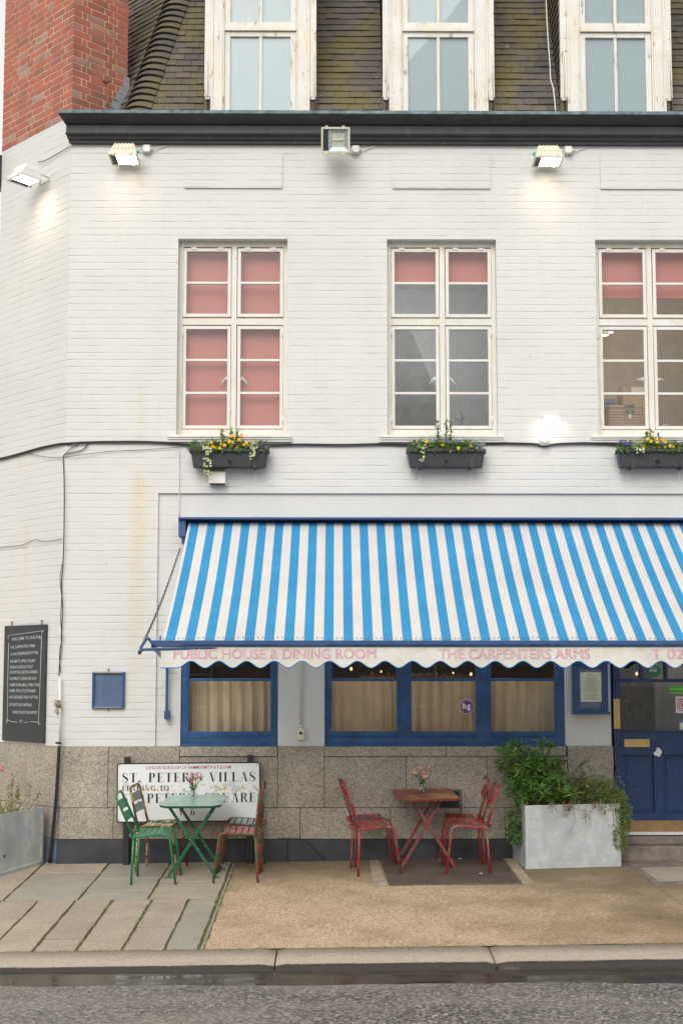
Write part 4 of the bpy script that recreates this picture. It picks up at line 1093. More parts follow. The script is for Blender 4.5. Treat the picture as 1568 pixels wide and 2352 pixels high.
for k, (px, py, yy, txt) in enumerate(((806, 1537, 1.2, 'lit orange bulb above the curtain rail near the left edge of the three part window'), (1081, 1549, 2.2, 'lit bulb above the purple sticker in the middle light'),
        (1461, 1548, 1.0, 'lit bulb in the left fanlight pane of the blue door'), (875, 1543, 2.5, 'lit bulb at the right of the left light of the three part window'), (1040, 1546, 2.7, 'faint lit bulb left of the purple sticker, deep inside'))):
    q = P(px, py, yy); light_bulb(q.x, q.y, q.z, txt, .016 if k < 3 else .011)
for px, py in ((1387, 769.5), (1397.5, 763.5)):
    q = P(px, py, 2.4); t = thing('ceiling_spotlight', 'lit ceiling spotlight in the right first floor room, ' + ('the lower of the pair' if py > 766 else 'the upper of the pair'), 'lamp', q, 'ceiling spotlights in the right room'); p = Part(t)
    mb = MB(); mb.lathe([(.0005, 0), (.05, 0), (.05, .01)], q, 16); p(mb, 'lens', 'spot_glow'); mb = MB(); mb.lathe([(.055, -.005), (.06, .05), (.03, .12)], q, 16); p(mb, 'housing', 'ink')
lamp('POINT', (UP[2][0] + .6, 1.6, zf + 1.7), 55, (1, .83, .62), .15, name='room_light')
lamp('POINT', (xm12 + 1.0, 2.0, zf + 1.7), 30, (1, .97, .94), .15, name='room_light')  # fill without a fitting, added to brighten the middle room behind its panes
lamp('POINT', (gx(860), 1.2, 2.4), 18, (1, .82, .62), .1, name='interior_fill')  # unseen fill points, added to brighten the curtains from behind
lamp('POINT', (gx(530), 1.2, 2.4), 13, (1, .82, .62), .1, name='interior_fill')
lamp('POINT', (gx(1180), 1.2, 2.4), 13, (1, .82, .62), .1, name='interior_fill')
lamp('POINT', (D_(1560), .6, 2.5), 3, (1, .7, .42), .1, name='interior_fill')
# shelf with glasses behind the three part window
mb = MB(); zz = WZ(1552, 2.6); mb.box(gx(840) , gx(1150), 2.6, 2.85, zz - .03, zz)
for k in range(14):
    xx = gx(850) + k * (gx(1140) - gx(850)) / 13; h = random.uniform(.06, .16)
t = thing('glass_shelf', 'wooden shelf of bar glasses seen above the curtains of the three part window', 'shelf', (gx(1000), 2.7, zz)); p = Part(t); p(mb, 'shelf_board', 'dark_wood')
for k in range(14):
    xx = gx(850) + k * (gx(1140) - gx(850)) / 13; h = random.uniform(.07, .15); mb = MB(); mb.lathe([(.025, 0), (.03, h), (.028, h), (.023, .006)], (xx, 2.7, zz), 10); p(mb, 'drinking_glass', 'clear_glass')

# ------------------------------------------------------------------ ground
def gpt(x, y_, up=0.0): return Vector((x, y_, gz(x, y_) + up))
g7 = lambda cx_, cy_: PG(cx_ * .5, 1664.9 + cy_ * .5)
YK0, YK1 = PG(784, 2177).y, PG(784, 2219).y     # inner and outer top edge of the kerb
KW = YK0 - YK1; KH = .055
rnd = random.Random(21)
mb = MB(); mb.quad(gpt(-40, YK0 - .01, -.014), gpt(40, YK0 - .01, -.014), gpt(40, 14, -.014), gpt(-40, 14, -.014))
tag(mb.build('pavement_bed', 'mossy_joint'), kind='structure')
Ya = PG(200, 2066).y; Xs = PG(500, 2066).x; Xs2 = PG(512, 2066).x
sl_ = MB(); sg = MB()
def slab(x0, x1, y0, y1, grey=False):
    g_ = .011; j = lambda: rnd.uniform(-.007, .007); t = rnd.uniform(-.003, .003)
    gy = g_ * 1.7; cs_ = [(x0 + g_, y0 + gy), (x1 - g_, y0 + gy), (x1 - g_, y1 - gy), (x0 + g_, y1 - gy)]; q = []
    for k_ in range(4):
        (ax, ay), (bx_, by_) = cs_[k_], cs_[(k_ + 1) % 4]; n_ = max(2, int(math.hypot(bx_ - ax, by_ - ay) / .11))
        for i_ in range(n_): q.append(gpt(ax + (bx_ - ax) * i_ / n_ + j() * .8, ay + (by_ - ay) * i_ / n_ + j() * .8, t))
    (sg if grey else sl_).hexa([p_ - Vector((0, 0, .04)) for p_ in q], q)
X803 = lambda c: PG(c * .5, 2066).x
YY = lambda c, cx_=300: g7(cx_, c).y
jb = [1002, 868, 700, 522, 354, 184, 12]; jb = [X803(c) for c in jb]; jb[0] = Xs
st_ = jb[-2] - jb[-1]
while jb[-1] > -14: jb.append(jb[-1] - rnd.choice([st_, st_ * 1.05, st_ * .95]))
subs = {0: None, 1: 932, 2: None, 3: 983, 4: 910, 5: 895}
for k in range(len(jb) - 1):
    x1, x0 = jb[k], jb[k + 1]; s_ = subs.get(k, rnd.choice([900, 950, None]))
    grey = k == 0
    if s_: ym = YY(s_); slab(x0, x1, YK0, ym); slab(x0, x1, ym, Ya)
    else: slab(x0, x1, YK0, Ya, grey)
ja = [Xs, X803(680), X803(360), X803(20)]; st_ = ja[-2] - ja[-1]
while ja[-1] > -14: ja.append(ja[-1] - st_)
subA = {0: [728], 1: [768, 708], 2: [740, 680], 3: [712]}
for k in range(len(ja) - 1):
    x1, x0 = ja[k], ja[k + 1]; ys = [Ya] + [YY(c) for c in subA.get(k, [740, 690])] + [.4]
    for q in range(len(ys) - 1): slab(x0, x1, ys[q], ys[q + 1], (k, q) in ((1, 0), (1, 1), (1, 2), (2, 0), (2, 1)))
yy = .4
while yy < 14:
    x = XC - .3
    while x > -14: slab(x - .9, x, yy, yy + .62, rnd.random() < .3); x -= .9
    yy += .62
PV = tag(sl_.build('pavement', 'paving_slab', bevel=.004), kind='structure')
tag(sg.build('grey_paving', 'paving_slab_grey', bevel=.004), kind='structure')
mb = MB(); yq = YK0
while yq < .3: mb.hexa([gpt(Xs + .008, yq + .01, -.03), gpt(Xs2 - .008, yq + .01, -.03), gpt(Xs2 - .008, yq + .3, -.03), gpt(Xs + .008, yq + .3, -.03)], [gpt(Xs + .012, yq + .01, -.006), gpt(Xs2 - .012, yq + .01, -.004), gpt(Xs2 - .012, yq + .3, -.007), gpt(Xs + .012, yq + .3, -.005)]); yq += .32
tag(mb.build('sett_strip', 'paving_slab_grey', bevel=.006), kind='structure')
# exposed-aggregate concrete in front of the windows, slightly uneven
mb = MB(); nx, ny = 120, 36; vs = []
import mathutils
for j in range(ny + 1):
    for i in range(nx + 1):
        x = Xs2 + (13 - Xs2) * i / nx; y_ = YK0 + .012 + (.35 - YK0) * j / ny
        if i == 0: x += .007 * math.sin(j * 2.3) + .006 * math.sin(j * 5.1)
        vs.append(gpt(x, y_, .004 * mathutils.noise.noise(Vector((x * 1.2, y_ * 1.2, 0))) - .002))
mb.add(vs, [(j * (nx + 1) + i, j * (nx + 1) + i + 1, (j + 1) * (nx + 1) + i + 1, (j + 1) * (nx + 1) + i) for j in range(ny) for i in range(nx)], 0, True)
tag(mb.build('concrete_apron', 'aggregate'), kind='structure')
g8 = lambda cx_, cy_, up=0.0: PG(784.2 + cx_ * .5, 1664.9 + cy_ * .5, up)
def patch(name, pts, mat, up=.004):
    mb = MB(); lo = [g8(a_, b_) for a_, b_ in pts]
    lo = [gpt(q.x, q.y, up - .03) for q in lo]; mb.hexa(lo, [q + Vector((0, 0, .03)) for q in lo]); return tag(mb.build(name, mat), kind='structure')
patch('stone_margin', [(150, 744), (208, 744), (172, 620), (128, 620)], 'pale_concrete', .003)
patch('stone_margin', [(832, 730), (880, 728), (790, 612), (742, 612)], 'pale_concrete', .003)
patch('door_paving', [(1350, 668), (1440, 735), (1700, 735), (1700, 608), (1290, 608)], 'stone_step', .004)
patch('light_slab', [(1368, 660), (1452, 720), (1700, 716), (1700, 652)], 'paving_slab', .009)
# tar line between the two pours
mb = MB(); mb.tube([gpt(q.x, q.y, -.001) for q in smooth_path([g8(1287, 612), g8(1330, 655), g8(1400, 700), g8(1465, 748), g8(1510, 790), g8(1580, 835), g8(1700, 880)])], .005, 6)
tag(mb.build('tar_joint', 'stone_step'), kind='structure')
# kerb: long worn granite stones
kj = [PG(632, 2205).x, PG(1136, 2205).x]; kl = kj[1] - kj[0]
xsK = [kj[0] - 2.35 - k * kl for k in range(6, -1, -1)] + [kj[0], kj[1]] + [kj[1] + 2.1 + k * kl for k in range(6)]
for k in range(len(xsK) - 1):
    mb = MB(); a_, e_ = xsK[k] + .006, xsK[k + 1] - .006; n = 24
    prof_ = [(0, -.05, .75), (0, 0, .70), (KW * .5, .001, .40), (KW - .06, 0, .16), (KW - .03, -.008, .125), (KW - .008, -.026, .098), (KW, -.048, .075), (KW + .008, -.14, 0)]
    vs = []; uvq = []
    for i in range(n + 1):
        x = a_ + (e_ - a_) * i / n
        for (d, dz, v_) in prof_:
            en = min(i, n - i) / 1.0; e_r = -.012 * max(0, 1 - en) if dz > -.1 else 0
            wob = .006 * mathutils.noise.noise(Vector((x * 2.1, k * 3.7, 1))) if d > KW * .5 else 0
            vs.append(gpt(x, YK0 - d + wob, dz + e_r + (.004 * mathutils.noise.noise(Vector((x * 3, d * 4, 2))) if dz > -.1 else 0))); uvq.append((x, v_))
    m_ = len(prof_); fs = [(i * m_ + q, i * m_ + q + 1, (i + 1) * m_ + q + 1, (i + 1) * m_ + q) for i in range(n) for q in range(m_ - 1)]
    mb.add(vs, fs, 0, True, [[uvq[z_] for z_ in f] for f in fs])
    mb.add([vs[q] for q in range(m_)], [tuple(range(m_))], 0, False, [[uvq[q] for q in range(m_)]])
    mb.add([vs[n * m_ + q] for q in range(m_)], [tuple(reversed(range(m_)))], 0, False, [[uvq[q] for q in reversed(range(m_))]])
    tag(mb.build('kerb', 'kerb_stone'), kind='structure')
# road with a camber, its gutter holding rain water
YR = YK1 + .02
def rz(x, y_):
    d = YR - y_
    base = .004 * x + GY * YK1 + GZ0 - .048
    camber = .032 * d - .0017 * d * d if d < 9 else .1503
    return base + camber + .0035 * mathutils.noise.noise(Vector((x * .9, y_ * 2.0, 4))) * min(1, d * 2) + .0012 * mathutils.noise.noise(Vector((x * 5, y_ * 6, 4)))
xg = [-40, -20, -8] + [-6 + .1 * i for i in range(121)] + [8, 20, 40]; yg_ = [YR + .1, YR] + [YR - .03 * i for i in range(1, 80)] + [YR - 2.4 - .3 * i for i in range(0, 25)] + [-18.5]
mb = MB(); vs = [Vector((x, y_, rz(x, y_))) for y_ in yg_ for x in xg]; n = len(xg)
mb.add(vs, [(j * n + i, (j + 1) * n + i, (j + 1) * n + i + 1, j * n + i + 1) for j in range(len(yg_) - 1) for i in range(n - 1)], 0, True)
tag(mb.build('road', 'asphalt'), kind='structure')
mb = MB(); zwv = lambda x: .004 * x + GY * YK1 + GZ0 - .048 + .0125
mb.add([(x, YR + .06, zwv(x)) for x in xg] + [(x, YR - .75, zwv(x)) for x in xg], [(i + n, i + n + 1, i + 1, i) for i in range(n - 1)], 0)
tag(mb.build('gutter_water', 'gutter_water'), kind='structure')
mb = MB(); mb.quad((-200, -200, -.9), (200, -200, -.9), (200, 200, -.9), (-200, 200, -.9)); tag(mb.build('ground', 'asphalt'), kind='structure')
mb = MB(); mb.box(-40, 40, -22.5, -18.5, -.6, rz(0, -18.4) + .08); tag(mb.build('far_pavement', 'paving_slab_grey'), kind='structure')
# the house across the street, seen only as a reflection in the panes
t = thing('terraced_house', 'grey brick gabled house across the street behind the viewer', 'building', (0, -22.6, 0)); p = Part(t)
simple('grey_brick', (0.20, 0.185, 0.17), 0.85, 0, 0.25, 3); simple('slate', (0.07, 0.075, 0.085), 0.6, 0, 0.25, 3); simple('stucco', (0.55, 0.53, 0.50), 0.7)
mb = MB(); mb.box(-12, 6.6, -31, -22.6, -.2, 6.4); mb.hexa([Vector((-.6, -22.58, 6.4)), Vector((3.6, -22.58, 6.4)), Vector((3.6, -22.58, 8.2)), Vector((2.2, -22.58, 11.6)), Vector((.9, -22.58, 11.6)), Vector((-.6, -22.58, 8.2))], [Vector((-.6, -30, 6.4)), Vector((3.6, -30, 6.4)), Vector((3.6, -30, 8.2)), Vector((2.2, -30, 11.6)), Vector((.9, -30, 11.6)), Vector((-.6, -30, 8.2))]); p(mb, 'wall', 'grey_brick')
mb = MB(); mb.hexa([Vector((-12.2, -22.5, 6.4)), Vector((-12.2, -26.8, 9.0)), Vector((-12.2, -31.2, 6.4))], [Vector((6.7, -22.5, 6.4)), Vector((6.7, -26.8, 9.0)), Vector((6.7, -31.2, 6.4))]); RF2 = p(mb, 'roof', 'slate')
mb = MB(); mb.box(-12.2, 6.8, -22.6, -22.35, 6.15, 6.4); mb.box(-12.1, 6.7, -22.6, -22.45, 3.3, 3.5); p(mb, 'string_course', 'stucco')
for xx in (-10.2, -7.4, -4.4, -1.4, 1.8):
    for zz in (.9, 3.9):
        mb = MB(); ring(mb, xx, xx + 1.1, zz, zz + 1.9, .08, .08, .08, .08, -22.6, -22.52); mb.box(xx + .08, xx + 1.02, -22.6, -22.55, zz + .9, zz + .96); p(mb, 'window', 'white_paint')
mb = MB(); mb.box(1.2, 2.4, -27.4, -26.4, 10.4, 12.6); p(mb, 'chimney', 'grey_brick', RF2)

# ------------------------------------------------------------------ awning
YF = -1.95; AX0 = P(433.5, 1203, -.13).x; AXB = P(372, 1471, YF).x; AX1 = 6.9
zA, zB = P(784, 1201, -.13).z, P(784, 1473, YF).z
AW = thing('shop_awning', 'blue and white striped awning pulled out over the ground floor windows, scalloped valance below', 'awning', (AX0, 0, zA)); aw = Part(AW)
per = (WX(1000, 1203, -.13) - WX(1000 - 38.55 * 10, 1203, -.13)) / 10
mb = MB(); ns = 14
def cpt(x, s_):
    xx = x + (AXB - AX0) * s_ if x < AX0 + .01 else x + (AXB - AX0) * s_ * max(0, 1 - (x - AX0) / 2)
    return Vector((xx, -.13 + (YF + .13) * s_, zA + (zB - zA) * s_ - .045 * math.sin(math.pi * s_) + .006 * math.sin(x * 2.6 + s_ * 3) * s_ + .005 * mathutils.noise.noise(Vector((x * 3.2, s_ * 2.2, 7)))))
edges = [AX0, AX0 + per * .145]; col_ = [0]
while edges[-1] < AX1: edges.append(edges[-1] + per / 2); col_.append(1 - col_[-1])
for k in range(len(edges) - 1):
    for j in range(ns):
        s0_, s1_ = j / ns, (j + 1) / ns
        mb.add([cpt(edges[k], s0_), cpt(edges[k + 1], s0_), cpt(edges[k + 1], s1_), cpt(edges[k], s1_)], [(3, 2, 1, 0)], col_[k], True)
aw(mb, 'canopy', ['awning_white', 'awning_blue'])
mb = MB()
x = AX0 + per * .07
while x < AX1:
    q = cpt(x, .978); mb.disc(q + Vector((0, -.004, .006)), (1, 0, 0), Vector((0, -.8, -.6)), .007, 8, -.004); x += per / 4
aw(mb, 'rivet', 'lead')
sx = AXB - .005
mb = MB(); x0b = P(347, 1476, YF).x
mb.box(x0b, AX1, YF - .035, YF + .02, zB - .032, zB + .008); mb.box(x0b + .04, AX1, YF - .022, YF + .02, zB - .05, zB - .034)
mb.box(AXB - .02, AXB - .008, YF, YF + .03, zB, zB + .05)
aw(mb, 'front_bar', 'awning_metal', bevel=.003)
# valance with scalloped hem
zv0 = zB - .045; vl = P(371, 1500, YF).x; xcr = P(439.8, 1520, YF).x; perv = (P(756.8, 1520, YF).x - xcr) / 5
zlo, zhi = P(784, 1534, YF).z, P(784, 1518.5, YF).z
def hem(x): return zlo if x < xcr - perv / 2 else (zlo + zhi) / 2 + (zhi - zlo) / 2 * math.cos(2 * math.pi * (x - xcr) / perv)
def vy(x, z): d = (zv0 - z); return YF - .012 - d * (.04 + .055 * math.sin(x * 3.1) + .03 * math.sin(x * 7.7 + 1) + .02 * math.sin(x * 19))
mb = MB(); nv = int((AX1 - vl) / .0125); vs = []; nr = 8
for i in range(nv + 1):
    x = vl + .0125 * i; h = hem(x)
    for j in range(nr + 1): z_ = zv0 + (h - zv0) * j / nr; vs.append((x, vy(x, z_), z_))
mb.add(vs, [(i * (nr + 1) + j, i * (nr + 1) + j + 1, (i + 1) * (nr + 1) + j + 1, (i + 1) * (nr + 1) + j) for i in range(nv) for j in range(nr)], 0, True)
VAL = aw(mb, 'valance', 'valance_cloth')
mb = MB(); mb.tube([(vl + .0125 * i, vy(vl + .0125 * i, hem(vl + .0125 * i)), hem(vl + .0125 * i)) for i in range(nv + 1)], .0045, 6); aw(mb, 'blue_piping', 'awning_edge', VAL)
mb = MB(); vfn = lambda x, z, d: Vector((x, vy(x, z) - .003, z)); vx = lambda px: P(px, 1500, YF).x; zt_, zb_ = P(784, 1490, YF).z, P(784, 1513, YF).z
for s_, a_, e_ in (('PUBLIC HOUSE & DINING ROOM', 399.5, 862), ('THE CARPENTERS ARMS', 1006.5, 1352), ('T 020', 1493, 1588)):
    mb = MB(); sans(s_, vx(a_), vx(e_), zb_, zt_, vfn, 0, 0, mb, 0); sans(s_, vx(a_) + .006, vx(e_) + .006, zb_, zt_, lambda x, z, d: vfn(x, z, d) + Vector((0, -.0006, 0)), 0, 0, mb, 0); aw(mb, 'valance_lettering', 'faded_pink', VAL)
# housing along the wall with its end bracket
h0 = P(410.5, 1190, -.2).x; zh = P(784, 1188, -.24).z
mb = MB(); mb.box(h0, AX1, -.25, .02, zh - .022, zh); mb.box(h0 + .012, AX1, -.03, .02, zh - .13, zh - .022)
mb.tube([(h0 + .09, -.11, zh - .085), (AX1, -.11, zh - .085)], .042, 12)
aw(mb, 'housing', 'awning_metal', bevel=.003)
mb = MB(); mb.box(h0, h0 + .075, -.21, .02, P(784, 1233, -.2).z, zh - .022); mb.box(h0 + .03, h0 + .085, -.18, -.04, P(784, 1250, -.1).z, P(784, 1233, -.2).z - .002); aw(mb, 'end_bracket', 'awning_metal', bevel=.004)
# side arm: triangular stay on the bar, pivot arm back to the wall, chain up to the housing
tipA = P(321, 1492, YF - .02); tA = P(339, 1463, YF); hA = P(371, 1489, YF)
mb = MB(); mb.tube(fillet([hA + Vector((.5, .0, 0)), tipA, tA, P(349, 1476, YF)], .03), .013, 10); mb.tube([tipA + Vector((.02, 0, 0)), tipA + Vector((.0, 0, -.02)), tipA + Vector((-.0, .01, -.035))], .017, 8); aw(mb, 'stay', 'awning_metal')
piv = P(384, 1522, -.05)
mb = MB(); bar(mb, P(352, 1484, YF + .03), piv, .035, .022, (0, 0, 1)); aw(mb, 'pivot_arm', 'awning_metal')
mb = MB(); pt_, pb_ = P(384, 1518, -.03), P(384, 1640, -.03); bar(mb, (piv.x, -.03, pt_.z), (piv.x, -.03, pb_.z), .026, .026, (0, 1, 0)); mb.box(piv.x - .022, piv.x + .03, -.06, .02, P(384, 1652, -.05).z, P(384, 1633, -.05).z); mb.box(piv.x - .03, piv.x + .03, -.05, .02, pt_.z - .02, pt_.z + .04); aw(mb, 'wall_rail', 'awning_metal')
cA = P(414, 1260, -.02); cB = tipA + Vector((.015, 0, .02)); n = 52; mb = MB(); dC = (cB - cA); 
for k in range(n):
    c_ = cA + dC * ((k + .5) / n) + Vector((0, 0, -.05 * math.sin(math.pi * (k + .5) / n))); d = dC.normalized(); u = d.cross(Vector((0, 0, 1))).normalized(); v_ = u.cross(d).normalized()
    s_ = u if k % 2 else v_; L = dC.length / n * .72; pts = [c_ + d * L * math.cos(a_) + s_ * .011 * math.sin(a_) for a_ in [2 * math.pi * q / 10 for q in range(11)]]
    mb.tube(pts, .0028, 5, cap=False)
aw(mb, 'chain', 'cable_black')
# the far end has the same fittings
mb = MB(); mb.box(AX1, AX1 + .08, -.25, .02, zh - .2, zh); aw(mb, 'end_bracket', 'awning_metal')
mb = MB(); bar(mb, (AX1 - .05, YF + .03, zB - .03), (AX1 - .05, -.05, piv.z), .035, .022); aw(mb, 'pivot_arm', 'awning_metal')

# ------------------------------------------------------------------ floodlights
def floodlight(base, nrm, along, tilt, lit, label, wide=.30, teal=True, paint='cream_plastic', refl=1):
    """base: middle of the glass; local axes: a = along the wall, f = out from the wall, z"""
    nrm = Vector(nrm); along = Vector(along); Zv = Vector((0, 0, 1))
    ca, sa = math.cos(tilt), math.sin(tilt)
    g_ = -Zv * ca + nrm * sa; h_ = nrm * ca + Zv * sa           # glass normal (down..out), in-plane outward axis
    T = lambda a, b_, c_: base + along * a + h_ * b_ - g_ * c_   # c behind the glass
    t = thing('floodlight', label, 'lamp', base, 'floodlights along the top of the wall'); p = Part(t); hw, hd = wide / 2, wide * .43
    def quadr(w_, d0, d1, c_): return [T(-w_, d0, c_), T(w_, d0, c_), T(w_, d1, c_), T(-w_, d1, c_)]
    mb = MB()
    mb.hexa(quadr(hw * .97, -hd, hd, .012), quadr(hw * .86, -hd * .9, hd * .62, .085)); mb.hexa(quadr(hw * .86, -hd * .9, hd * .62, .0855), quadr(hw * .70, -hd * .8, hd * .38, .155)); 
    for k in range(6):
        xx = (-.75 + k * .3) * hw
        mb.hexa([T(xx - .006, hd * .99, .014), T(xx + .006, hd * .99, .014), T(xx + .006, hd * .3, .014), T(xx - .006, hd * .3, .014)], [T(xx * .9 - .006, hd * .68, .088), T(xx * .9 + .006, hd * .68, .088), T(xx * .9 + .006, hd * .3, .088), T(xx * .9 - .006, hd * .3, .088)])
        mb.hexa([T(xx * .86 - .006, hd * .68, .088), T(xx * .86 + .006, hd * .68, .088), T(xx * .86 + .006, hd * .2, .088), T(xx * .86 - .006, hd * .2, .088)], [T(xx * .78 - .005, hd * .43, .162), T(xx * .78 + .005, hd * .43, .162), T(xx * .78 + .005, hd * .2, .162), T(xx * .78 - .005, hd * .2, .162)])
    p(mb, 'housing', paint, bevel=.006)
    mb = MB(); fr = .018
    for (a0, a1, b0, b1) in ((-hw, hw, -hd, -hd + fr), (-hw, hw, hd - fr, hd), (-hw, -hw + fr, -hd + fr, hd - fr), (hw - fr, hw, -hd + fr, hd - fr)):
        mb.hexa([T(a0, b0, .014), T(a1, b0, .014), T(a1, b1, .014), T(a0, b1, .014)], [T(a0, b0, -.006), T(a1, b0, -.006), T(a1, b1, -.006), T(a0, b1, -.006)])
    for sa_ in (-.62, .55):
        for sb in (-1, 1): a0 = sa_ * hw; b0 = sb * hd; mb.hexa([T(a0 - .016, b0 - .022, .02), T(a0 + .016, b0 - .022, .02), T(a0 + .016, b0 + .014, .02), T(a0 - .016, b0 + .014, .02)], [T(a0 - .016, b0 - .022, -.014), T(a0 + .016, b0 - .022, -.014), T(a0 + .016, b0 + .014, -.014), T(a0 - .016, b0 + .014, -.014)])
    p(mb, 'bezel', paint, bevel=.002)
    mb = MB(); mb.hexa([T(-hw + fr, -hd + fr, .006), T(-hw * .52, -hd + fr, .006), T(-hw * .52, hd - fr, .006), T(-hw + fr, hd - fr, .006)], [T(-hw + fr, -hd + fr, .0), T(-hw * .52, -hd + fr, .0), T(-hw * .52, hd - fr, .0), T(-hw + fr, hd - fr, .0)]); p(mb, 'gear_cover', 'black_paint')
    mb = MB()
    if lit:
        mb.hexa([T(-hw * .5, -hd + fr, .006), T(hw - fr, -hd + fr, .006), T(hw - fr, hd - fr, .006), T(-hw * .5, hd - fr, .006)], [T(-hw * .5, -hd + fr, .001), T(hw - fr, -hd + fr, .001), T(hw - fr, hd - fr, .001), T(-hw * .5, hd - fr, .001)]); p(mb, 'lit_glass', 'lamp_glow')
    else:
        o4 = [T(-hw * .5, -hd + fr, .004), T(hw - fr, -hd + fr, .004), T(hw - fr, hd - fr, .004), T(-hw * .5, hd - fr, .004)]; cm = sum(o4, Vector()) / 4
        i4 = [cm + (q - cm) * .42 - g_ * .0 + (-g_) * .0 for q in o4]; i4 = [q + (-g_) * .012 for q in i4]
        for k in range(4): mb.quad(o4[k], o4[(k + 1) % 4], i4[(k + 1) % 4], i4[k])
        mb.quad(*i4); p(mb, 'reflector', 'reflector_metal')
        mb = MB(); mb.tube([cm - g_ * .004 - along * .05, cm - g_ * .004 + along * .05], .008, 8); p(mb, 'tube_bulb', 'white_plastic')
        mb = MB(); mb.hexa([T(-hw * .5, -hd + fr, .002), T(hw - fr, -hd + fr, .002), T(hw - fr, hd - fr, .002), T(-hw * .5, hd - fr, .002)], [T(-hw * .5, -hd + fr, -.001), T(hw - fr, -hd + fr, -.001), T(hw - fr, hd - fr, -.001), T(-hw * .5, hd - fr, -.001)]); p(mb, 'glass', 'clear_glass')
    if teal:
        mb = MB()
        for s_ in (-1, 1): mb.tube([T(s_ * hw * .80, -hd * .1, .09), T(s_ * (hw * .86 + .022), -hd * .1, .09)], .017, 12)
        p(mb, 'pivot_knob', 'teal_plastic')
    dist = (base - CORNER).dot(nrm) if True else 0
    wallp = base - nrm * dist
    mb = MB(); ba = wallp + Vector((0, 0, .07))
    for s_ in (-1, 1): mb.tube([T(s_ * hw * .82, -hd * .1, .09), ba + along * s_ * .09], .008, 6)
    q_ = [ba + along * s1 * .11 + Vector((0, 0, s2 * .03)) for s1, s2 in ((-1, -1), (1, -1), (1, 1), (-1, 1))]; mb.hexa(q_, [q + nrm * .008 for q in q_])
    p(mb, 'bracket', paint)
    return T, g_
simple('reflector_metal', (0.62, 0.65, 0.66), 0.25, 0.7, 0.15, 20)
def junction(px, py, label, Yp=-.03):
    q = P(px, py, Yp); t = thing('junction_box', label, 'junction box', (q.x, 0, q.z), 'small junction boxes beside the floodlights'); p = Part(t)
    mb = MB(); s_ = .042; mb.box(q.x - s_, q.x + s_, -.05, 0, q.z - s_, q.z + s_); mb.box(q.x - s_ + .003, q.x + s_ - .003, -.06, -.0505, q.z - s_ + .003, q.z + s_ - .003); p(mb, 'box', 'white_plastic', bevel=.005)
    mb = MB(); 
    for a_, b_ in ((-1, -1), (1, -1), (1, 1), (-1, 1)): mb.disc((q.x + a_ * .031, -.0605, q.z + b_ * .031), (1, 0, 0), (0, 0, 1), .005, 8, -.0015)
    p(mb, 'screw', 'black_paint'); mb = MB(); mb.tube([(q.x + s_, -.03, q.z + .005), (q.x + s_ + .02, -.03, q.z + .005)], .012, 8); mb.tube(smooth_path([(q.x + s_ + .02, -.03, q.z + .005), (q.x + .13, -.02, q.z + .02), (q.x + .22, -.01, ZC - .008)]), .005, 6); mb.tube([(q.x - s_, -.03, q.z - .008), (q.x - s_ - .05, -.04, q.z)], .007, 6); p(mb, 'cable_gland', 'white_plastic')
b1 = P(286, 366, -.22); floodlight(b1, (0, -1, 0), (1, 0, 0), R(4), True, 'cream lit floodlight under the left end of the black cornice')
junction(337.5, 342.5, 'small square junction box right of the lit floodlight nearest the corner')
b2 = P(770.5, 321.5, -.33); floodlight(b2, (0, -1, 0), (1, 0, 0), R(76), False, 'unlit square floodlight in front of the cornice, facing the street', teal=False)
junction(816.5, 344, 'small square junction box at the lower right of the unlit floodlight')
b3 = P(1257, 371, -.22); floodlight(b3, (0, -1, 0), (1, 0, 0), R(3), True, 'cream lit floodlight with green knobs above the pool of light on the right')
junction(1304.5, 345.5, 'small square junction box right of the lit floodlight on the right of the front')
s4, z4 = PC(56, 414, .26); b4 = CW(s4, .26, z4); floodlight(b4, NC, -DC, R(3), True, 'white lit floodlight on the canted wall at the left edge', .30, False, 'white_plastic')
def wash(base, nrm, power, deg=38, size=.16):
    d = (Vector((0, 0, -1)) * math.cos(R(deg)) - Vector(nrm) * math.sin(R(deg)))
    lamp('AREA', base + Vector((0, 0, -.012)), power, (1, .70, .42), size, d.to_track_quat('-Z', 'Y').to_euler(), 'floodlight_beam', .12, R(95))
wash(b1, (0, -1, 0), .18, 30); wash(b3, (0, -1, 0), .36, 30); wash(b4, NC, .75, 30)
# slim lamp between the windows and its sensor
b5 = P(1266, 961, -.10); t = thing('wall_light', 'slim white lit lamp on the wall between the middle and right windows, above the cable', 'lamp', b5); p = Part(t)
mb = MB(); mb.hexa([b5 + Vector((-.10, .10, 0)), b5 + Vector((.10, .10, 0)), b5 + Vector((.085, -.02, 0)), b5 + Vector((-.085, -.02, 0))], [b5 + Vector((-.09, .10, .05)), b5 + Vector((.09, .10, .05)), b5 + Vector((.08, 0, .03)), b5 + Vector((-.08, 0, .03))]); mb.box(b5.x - .012, b5.x + .012, -.02, 0, b5.z - .07, b5.z + .01); p(mb, 'housing', 'white_plastic', bevel=.003)
mb = MB(); mb.box(b5.x - .08, b5.x + .08, -.115, -.01, b5.z - .014, b5.z - .002); p(mb, 'lit_glass', 'lamp_glow')
lamp('AREA', b5 + Vector((0, .0, -.022)), .3, (1, .88, .70), .15, (Vector((0, .4, -1))).to_track_quat('-Z', 'Y').to_euler(), 'wall_light_beam', .06)
b6 = P(1252, 1013, -.08); t = thing('motion_sensor', 'small round white motion sensor sitting on the black cable below the slim lamp', 'sensor', b6); p = Part(t)
mb = MB(); mb.box(b6.x - .045, b6.x + .045, -.03, 0, b6.z - .04, b6.z + .045); p(mb, 'base', 'white_plastic', bevel=.006)
mb = MB(); mb.lathe([(.0005, -.045), (.03, -.035), (.045, 0), (.03, .035), (.0005, .045)], (b6.x, -.05, b6.z), 16); p(mb, 'dome', 'white_plastic')
